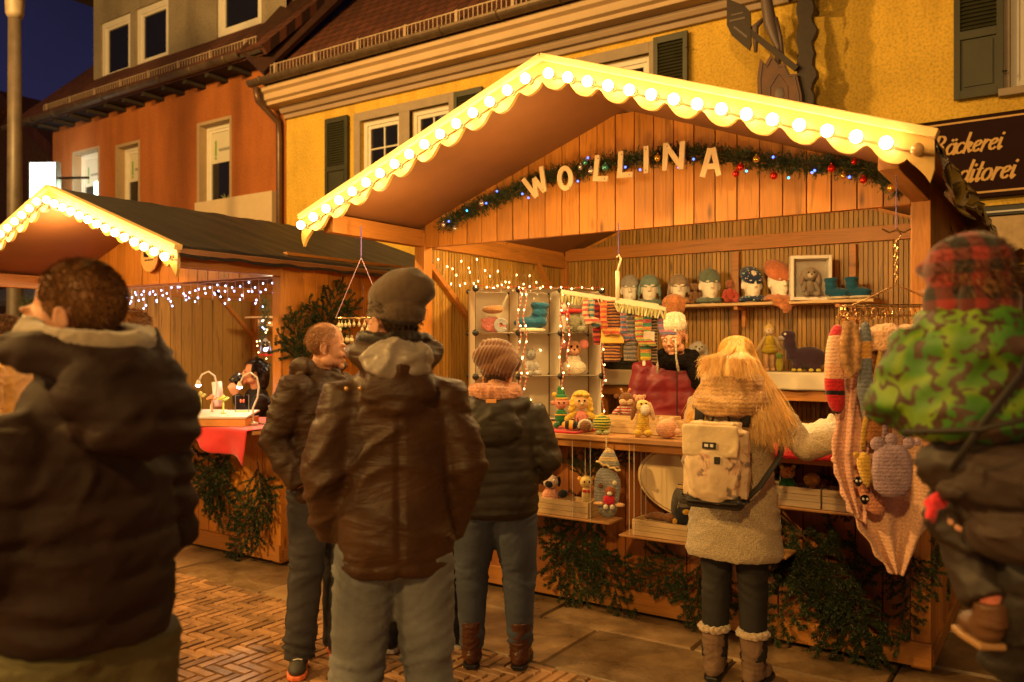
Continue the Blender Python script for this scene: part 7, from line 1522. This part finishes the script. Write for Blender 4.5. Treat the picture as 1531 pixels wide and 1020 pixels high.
# --- foreground man at the left
A = [[(.15, .01, 1.36), (.20, .0, 1.12), (.17, -.16, .98)], [(-.15, .01, 1.36), (-.205, .0, 1.12), (-.16, -.16, .98)]]
p = P_('blurred man in dark quilted hooded jacket and olive trousers close by at the left', 126, 1.86, -122, 1.81).setup(head_turn=33, nod=2, arms=A, heady=-.02, hz=1.505); p.body()
p.hair(hairmat('warm_brown_hair', (.24, .11, .04)), 9000, .016, comb=(0, .5, -.3), lift=.35, r=(.075, .094, .088))
bd = MB(); strands(bd, p.O, p.M, p.hs, 1500, .010, lambda q: 1 if (q.y < -.0 and .01 < q.z < .075 and (abs(q.x) > .03 or q.z < .045)) else 0, r=(.06, .062, .062), c=(0, -.032, .06), seed=8, comb=(0, 0, -1)); bd.build('beard', hairmat('warm_brown_hair', (.24, .11, .04)), p.t, smooth=True, fix=False)
torso = [(.92, .17, .14), (.95, .185, .155), (1.05, .19, .16), (1.20, .19, .155), (1.32, .175, .14), (1.41, .13, .115), (1.48, .10, .10), (1.51, .085, .085)]
p.coat(mat('dark_aubergine_shell', (.024, .012, .010), .7, var=.15, bs=30, bstr=.25, bd=.01, spec=.2), torso, (.085, .075, .058), extra=lambda mb, k: (hood(mb, k, .135, .11, 1.53, d=.065), mb.ell(V((0, .15, 1.45))*k, (.15*k, .08*k, .10*k)), mb.ell(V((-.02, .19, 1.40))*k, (.13*k, .08*k, .09*k))), fn=quilt(.085, .013, folds(.015, (4, 4, 13), 1)))
mb = MB().tube([p.S(.110*math.cos(R(a)), .02+.115*math.sin(R(a)), 1.572-.02*math.sin(R(a))) for a in range(-60, 241, 14)], .032, 12)
remesh(mb, 'hood_lining', mat('grey_fleece_lining', (.30, .24, .18), 1, bs=60, bstr=.8, sheen=.4), p.t, .008, 2, folds(.012, (10, 10, 10), 3))
p.trousers(mat('olive_trousers', (.10, .085, .035), .85, var=.15, bs=60), (.115, .095, .085), off=5, f=.014); p.shoes(M_black, M_black)
# --- two people mostly hidden behind others
A = [[(.20, .0, 1.42), (.24, .02, 1.14), (.20, -.10, .94)], [(-.20, .0, 1.42), (-.24, .02, 1.14), (-.20, -.10, .94)]]
p = P_('person in dark clothes mostly hidden behind the quilted jacket at the left', 198, 4.0, 150, 1.78).setup(arms=A); p.body(); p.hair(hairmat('ginger_brown_hair', (.26, .11, .035)), 1500, .03)
p.coat(mat('black_wool_coat', (.012, .011, .011), .8), [(.80, .18, .13), (1.0, .19, .14), (1.25, .20, .14), (1.38, .19, .12), (1.45, .11, .10), (1.48, .08, .08)], (.075, .068, .052)); p.trousers(mat('dark_trousers_d', (.02, .018, .018), .8)); p.shoes(leather('dark_shoe_b', (.03, .015, .01), .4), M_black)
p = P_('person in black clothes and white-soled shoes hidden behind the beanie man', 627, 4.42, -170, 1.62).setup(arms=A, nod=15, legs=[[(.09, 0, .90), (.13, 0, .50), (.16, .02, .09)], [(-.09, 0, .90), (-.15, 0, .50), (-.22, .02, .09)]]); p.body(); p.hair(hairmat('dark_hair', (.05, .028, .015)), 800, .03)
p.coat(mat('black_wool_coat_b', (.012, .011, .011), .8), [(.80, .18, .13), (1.0, .19, .14), (1.25, .18, .13), (1.38, .17, .12), (1.45, .11, .10), (1.48, .08, .08)], (.065, .06, .05)); p.trousers(mat('black_jeans', (.012, .011, .012), .8)); p.shoes(mat('black_trainer', (.015, .014, .014), .5), plain('white_sole', (.7, .62, .5), .5), (-12, 20))
# --- child carried at the right
A = [[(.115, .0, 1.30), (.18, .0, 1.16), (.15, -.13, 1.08)], [(-.115, .0, 1.30), (-.18, .0, 1.16), (-.15, -.13, 1.10)]]
cz = 1.205
k = 1.0
ch = P_('child in plaid cap and green-patterned jacket carried at the right edge', 1448, 1.72, 176, 1.75, z=cz-1.0+.055).setup(head_turn=14, nod=2, arms=[[(.10, .0, 1.345), (.14, -.01, 1.24), (.12, -.14, 1.20)], [(-.10, .0, 1.345), (-.15, .0, 1.24), (-.13, -.14, 1.20)]], hz=1.345,
    legs=[[(.0, 0, 1.0), (-.04, -.14, .97), (-.065, -.05, .80)], [(-.09, 0, 1.0), (-.16, -.15, .97), (-.17, -.10, .80)]])
ch.hs = .92
mb = MB(); head_prims(mb, ch.O, ch.M, ch.hs); mb.tube([V((0, 0, 1.27)), V((0, -.01, 1.40))], [.042, .042], 12); mb.loft([(0, 0, z, a, b) for z, a, b in ((1.03, .06, .05), (1.1, .085, .07), (1.25, .10, .07), (1.32, .06, .045))], 16)
for Aq in ch.arms: mb.tube([V(q) for q in Aq], [.034, .028, .02], 10); hand_prims(mb, Aq[2], (0, -1, 0), (0, 0, -1), .6)
for L in ch.legs: mb.tube([V(q) for q in L], [.05, .038, .026], 10)
ch.b = remesh(mb, 'body', M_skin, ch.t, .006, 2)
for q in (-1, 1): MB().ell((0, 0, 0), .009).build('eyeball', M_eyew, ch.b, smooth=True, loc=ch.O+ch.M @ (V((q*.0285, -.0835, .1135))*ch.hs))
ch.hair(hairmat('light_brown_hair', (.22, .11, .05)), 1500, .04, lambda q: 1 if q.y > .0 and q.z > .03 else 0)
m_gr, n, b = nt('green_animal_print'); b.inputs['Roughness'].default_value = .6; co = coords(n)
v1 = nd(n, 'ShaderNodeTexNoise', Scale=3.2, Detail=1.0); n.links.new(co, v1.inputs['Vector'])
va = nd(n, 'ShaderNodeVectorMath', operation='MULTIPLY_ADD'); va.inputs[1].default_value = (.10, .10, .10); n.links.new(v1.outputs['Color'], va.inputs[0]); n.links.new(co, va.inputs[2])
v2 = nd(n, 'ShaderNodeTexNoise', Scale=33., Detail=.5, Distortion=1.2); n.links.new(va.outputs[0], v2.inputs['Vector'])
hs = nd(n, 'ShaderNodeTexNoise', Scale=9., Detail=0.0); n.links.new(co, hs.inputs['Vector']); c1 = ramp(n, hs.outputs[0], [(.30, (.025, .10, .01)), (.48, (.05, .17, .01)), (.58, (.15, .24, .012)), (.7, (.055, .15, .01))])
msk = ramp(n, v2.outputs[0], [(.46, (0, 0, 0)), (.485, (1, 1, 1))]); mx = nd(n, 'ShaderNodeMixRGB', Color1=(.055, .028, .018, 1)); n.links.new(msk, mx.inputs[0]); n.links.new(c1, mx.inputs[2]); n.links.new(mx.outputs[0], b.inputs['Base Color'])
def chc(mb, k): mb.ell(V((0, .075, 1.345)), (.12, .055, .055)).tube([V((.08*math.cos(R(a)), .0+.075*math.sin(R(a)), 1.395)) for a in range(0, 361, 24)], .028, 10)
ch.coat(m_gr, [(1.155, .125, .10), (1.175, .14, .115), (1.23, .145, .12), (1.30, .14, .11), (1.355, .105, .085), (1.39, .07, .07)], (.060, .054, .042), extra=chc, fn=folds(.013, (9, 9, 12), 2))
mb = MB().ell((-.09, 0, 1.01), (.12, .115, .085)).ell((-.02, 0, 1.10), (.125, .105, .09))
for L in ch.legs:
    P = [V(q) for q in L]; mb.tube([P[0], P[0].lerp(P[1], .5), P[1], P[2]], [.085, .08, .066, .055], 14); mb.ell(P[1], .066)
remesh(mb, 'snow_trousers', mat('dark_brown_padded', (.022, .012, .008), .6, bs=25, bstr=.3), ch.t, .009, 3, folds(.014, (8, 8, 10), 3))
for i, L in enumerate(ch.legs):
    x, y, z = L[2]; o = remesh(MB().tube([(x, y, z+.03), (x, y, z-.04)], [.03, .028], 12), 'sock', K((.6, .18, .12), 110), ch.t, .006)
    o = remesh(MB().ell((x, y-.01, z-.06), (.034, .045, .035)).ell((x, y-.06, z-.068), (.034, .045, .026)).tube([(x, y+.01, z-.05), (x, y+.01, z-.0)], .036, 12), 'boot', leather('child_boot%d' % i, (.09, .04, .018), .5), ch.t, .006, 3)
    MB().prism([(.03, -.10), (.034, -.05), (.028, .03), (-.028, .03), (-.034, -.05), (-.03, -.10)], lambda a, b, t: V((x+a, y-.01+b, z-.102+t)), .014).build('sole', plain('tan_sole%d' % i, (.28, .15, .06), .5), o, bevel=.004)
m_pl2, n, b = nt('red_black_plaid'); b.inputs['Roughness'].default_value = .9; b.inputs['Sheen Weight'].default_value = .3; co = coords(n)
sp_ = n.nodes.new('ShaderNodeSeparateXYZ'); n.links.new(co, sp_.inputs[0]); outs = []
for ax in (0, 2):
    m1 = nd(n, 'ShaderNodeMath', operation='MULTIPLY'); m1.inputs[1].default_value = 120; n.links.new(sp_.outputs[ax], m1.inputs[0]); m2 = nd(n, 'ShaderNodeMath', operation='SINE'); n.links.new(m1.outputs[0], m2.inputs[0]); outs.append(ramp(n, m2.outputs[0], [(.0, (0, 0, 0)), (.1, (.5, .5, .5))]))
ad = nd(n, 'ShaderNodeMixRGB', blend_type='ADD'); ad.inputs[0].default_value = 1; n.links.new(outs[0], ad.inputs[1]); n.links.new(outs[1], ad.inputs[2])
c = ramp(n, ad.outputs[0], [(.0, (.010, .006, .005)), (.45, (.07, .008, .006)), (.9, (.20, .013, .010))]); n.links.new(c, b.inputs['Base Color'])
mb = MB(); s = ch.hs
for c_, r in (((0, .02, .175), (.088, .108, .085)), ((0, -.06, .185), (.07, .05, .03)), ((.078, .02, .095), (.018, .05, .06)), ((-.078, .02, .095), (.018, .05, .06)), ((0, .085, .09), (.078, .03, .075))): mb.ell(ch.O+ch.M @ (V(c_)*s), tuple(x*s for x in r), 18, 12, M=ch.M)
remesh(mb, 'plaid_cap', m_pl2, ch.t, .006, 4, folds(.004, (8, 8, 8), 2))
mb = MB()
mb.tube([V((-.10, -.02, 1.40)), V((-.085, .10, 1.385)), V((-.03, .145, 1.29)), V((.04, .15, 1.20)), V((.09, .12, 1.10))], .009, 8, flat=.4, ref=(0, 1, 0)).build('carrier_strap', m_bpd, ch.t, smooth=True)
MB().tube([V((.15, .05, 1.17)), V((.05, .15, 1.185)), V((-.05, .155, 1.21)), V((-.15, .06, 1.25))], .011, 8, flat=.5).build('carrier_strap', m_bpd, ch.t, smooth=True)
# carrier panel round the child's seat and the adult holding the child
mw = ch.t.matrix_basis
cp = thing('child_carrier', 'dark brown cloth child carrier under the green jacket', 'child carrier', tuple(ch.t.location), ch.t.rotation_euler.z)
remesh(MB().grid(lambda u, v: V((-.05*v+.14*math.cos(math.pi*u)*(1-.3*v), .03+.145*math.sin(math.pi*u)*(1-.15*v), 1.19-.22*v)), 20, 8).ell((-.10, .05, .97), (.13, .12, .07)).ell((-.07, .03, 1.08), (.145, .125, .09)), 'seat_panel', mat('brown_carrier_cloth', (.030, .015, .010), .75, bs=50), cp, .009, 3, folds(.010, (7, 7, 9), 5))
mt = remesh(MB().ell((.175, -.03, 1.02), (.026, .014, .014)).ell((.185, -.02, 1.005), (.009, .009, .026)).tube([V((.15, -.02, 1.055)), V((.178, -.03, 1.03)), V((.20, -.01, .99))], [.007, .011, .008], 8), 'mitten', K((.75, .04, .06), 120), None, .005, 2)
mt.location = ch.t.location+V((rx_, ry_, 0))*.095+V((ry_, -rx_, 0))*.06; mt.rotation_euler = ch.t.rotation_euler; tag(mt, 'bright red knitted mitten dangling beside the child', 'mitten')
A = [[(.20, .0, 1.40), (.25, .04, 1.14), (.22, -.08, .92)], [(-.20, .0, 1.40), (-.25, .04, 1.14), (-.22, -.08, .92)]]
p = P_('adult in black coat at the right edge carrying the child, mostly outside the picture', 1672, 1.80, -170, 1.70).setup(arms=A, head_turn=-30); p.body()
p.hair(hairmat('dark_hair', (.05, .028, .015)), 800, .04)
p.coat(mat('black_padded_coat', (.014, .011, .010), .6, bs=30, bstr=.3), [(.70, .20, .15), (.9, .21, .16), (1.1, .20, .15), (1.25, .20, .14), (1.36, .20, .13), (1.43, .12, .10), (1.47, .08, .08)], (.08, .072, .058), fn=quilt(.12, .010, folds(.013, (5, 5, 12), 4))); p.trousers(mat('dark_trousers_e', (.02, .018, .016), .8)); p.shoes(M_black, M_black)
# ---------------------------------------------------------------- light and camera
def lamp(name, loc, power, col=(1, .56, .25), r=.1, kind='POINT', size=1, rot=None, spot=None):
    l = bpy.data.lights.new(name, kind); l.energy = power; l.color = col
    if kind == 'AREA': l.size = size
    else: l.shadow_soft_size = r
    if spot: l.spot_size = R(spot); l.spot_blend = .6
    o = bpy.data.objects.new(name, l); C.objects.link(o); o.location = loc
    if rot: o.rotation_euler = rot
    return o
SOD = (1, .55, .14)
lamp('street_lamp_light', (-8.2, -2.4, 6.6), 1300, SOD, .2)
lamp('street_lamp_light_square', (1.5, -9.5, 6.2), 1250, SOD, .25)
lamp('street_lamp_light_far', (-7.5, -8.5, 6.2), 2400, SOD, .25)
lamp('stall_row_light', (3.5, -8.2, 2.7), 280, (1, .57, .17), .5)
lamp('stall_row_light_b', (-4.2, -9.2, 2.8), 380, (1, .57, .17), .5)
lamp('gable_fill_light', (-1.9, -.72, 2.60), 4, (1, .60, .19), .06)  # added fill without a lamp body, brightens gable boards and soffit
for x_ in (-.45, -1.25, -2.05, -2.85): lamp('overhang_lamp_light', (x_, -.76, 2.24), 9.5, (1, .60, .2), .05)
lamp('stall_lamp_light', (-.95, .35, 2.42), 38, (1, .62, .2), .05)  # added fill hidden behind the lintel, brightens the stall interior
lamp('stall_fill_light_b', (-2.35, .3, 2.42), 32, (1, .62, .2), .05)  # second added interior fill, no lamp body here
lamp('left_gable_fill_light', (-5.9, -1.15, 2.45), 18, (1, .62, .24), .06)  # added fill, no fitting there: lifts the dark soffit of the left stall
lamp('left_stall_lamp_light', (-5.2, .35, 2.08), 60, (1, .74, .42), .05)
w = bpy.data.worlds.new('World'); sc.world = w; w.use_nodes = True
n = w.node_tree; bg = n.nodes['Background']
tc = n.nodes.new('ShaderNodeTexCoord'); sp = n.nodes.new('ShaderNodeSeparateXYZ'); n.links.new(tc.outputs['Generated'], sp.inputs[0])
r_ = n.nodes.new('ShaderNodeValToRGB'); n.links.new(sp.outputs[2], r_.inputs[0])
e = r_.color_ramp.elements; e[0].position = .0; e[0].color = (.020, .018, .055, 1); e[1].position = .55; e[1].color = (.0025, .0025, .008, 1)
nn = nd(n, 'ShaderNodeTexNoise', Scale=3., Detail=4.0); n.links.new(tc.outputs['Generated'], nn.inputs['Vector'])
mx = nd(n, 'ShaderNodeMixRGB', blend_type='MULTIPLY'); mx.inputs[0].default_value = .5
n.links.new(r_.outputs[0], mx.inputs[1]); n.links.new(nn.outputs[0], mx.inputs[2]); n.links.new(mx.outputs[0], bg.inputs[0]); bg.inputs[1].default_value = 1.3
cd = bpy.data.cameras.new('camera'); cam = bpy.data.objects.new('camera', cd); C.objects.link(cam)
cam.location = EYE; cam.rotation_euler = (R(90), 0, YAW); cd.sensor_width = 36; cd.lens = FPX/1531*36; cd.shift_y = (521-510)/1531
cd.clip_end = 500; cd.clip_start = .05
cd.dof.use_dof = True; cd.dof.focus_distance = 4.7; cd.dof.aperture_fstop = 2.2
sc.camera = cam
sc.view_settings.view_transform = 'Standard'; sc.view_settings.look = 'None'; sc.view_settings.exposure = .45; sc.view_settings.gamma = 1
sc.cycles.use_denoising = True; sc.cycles.max_bounces = 6; sc.cycles.diffuse_bounces = 4; sc.cycles.transparent_max_bounces = 8
sc.cycles.sample_clamp_indirect = 6
sc.render.film_transparent = False
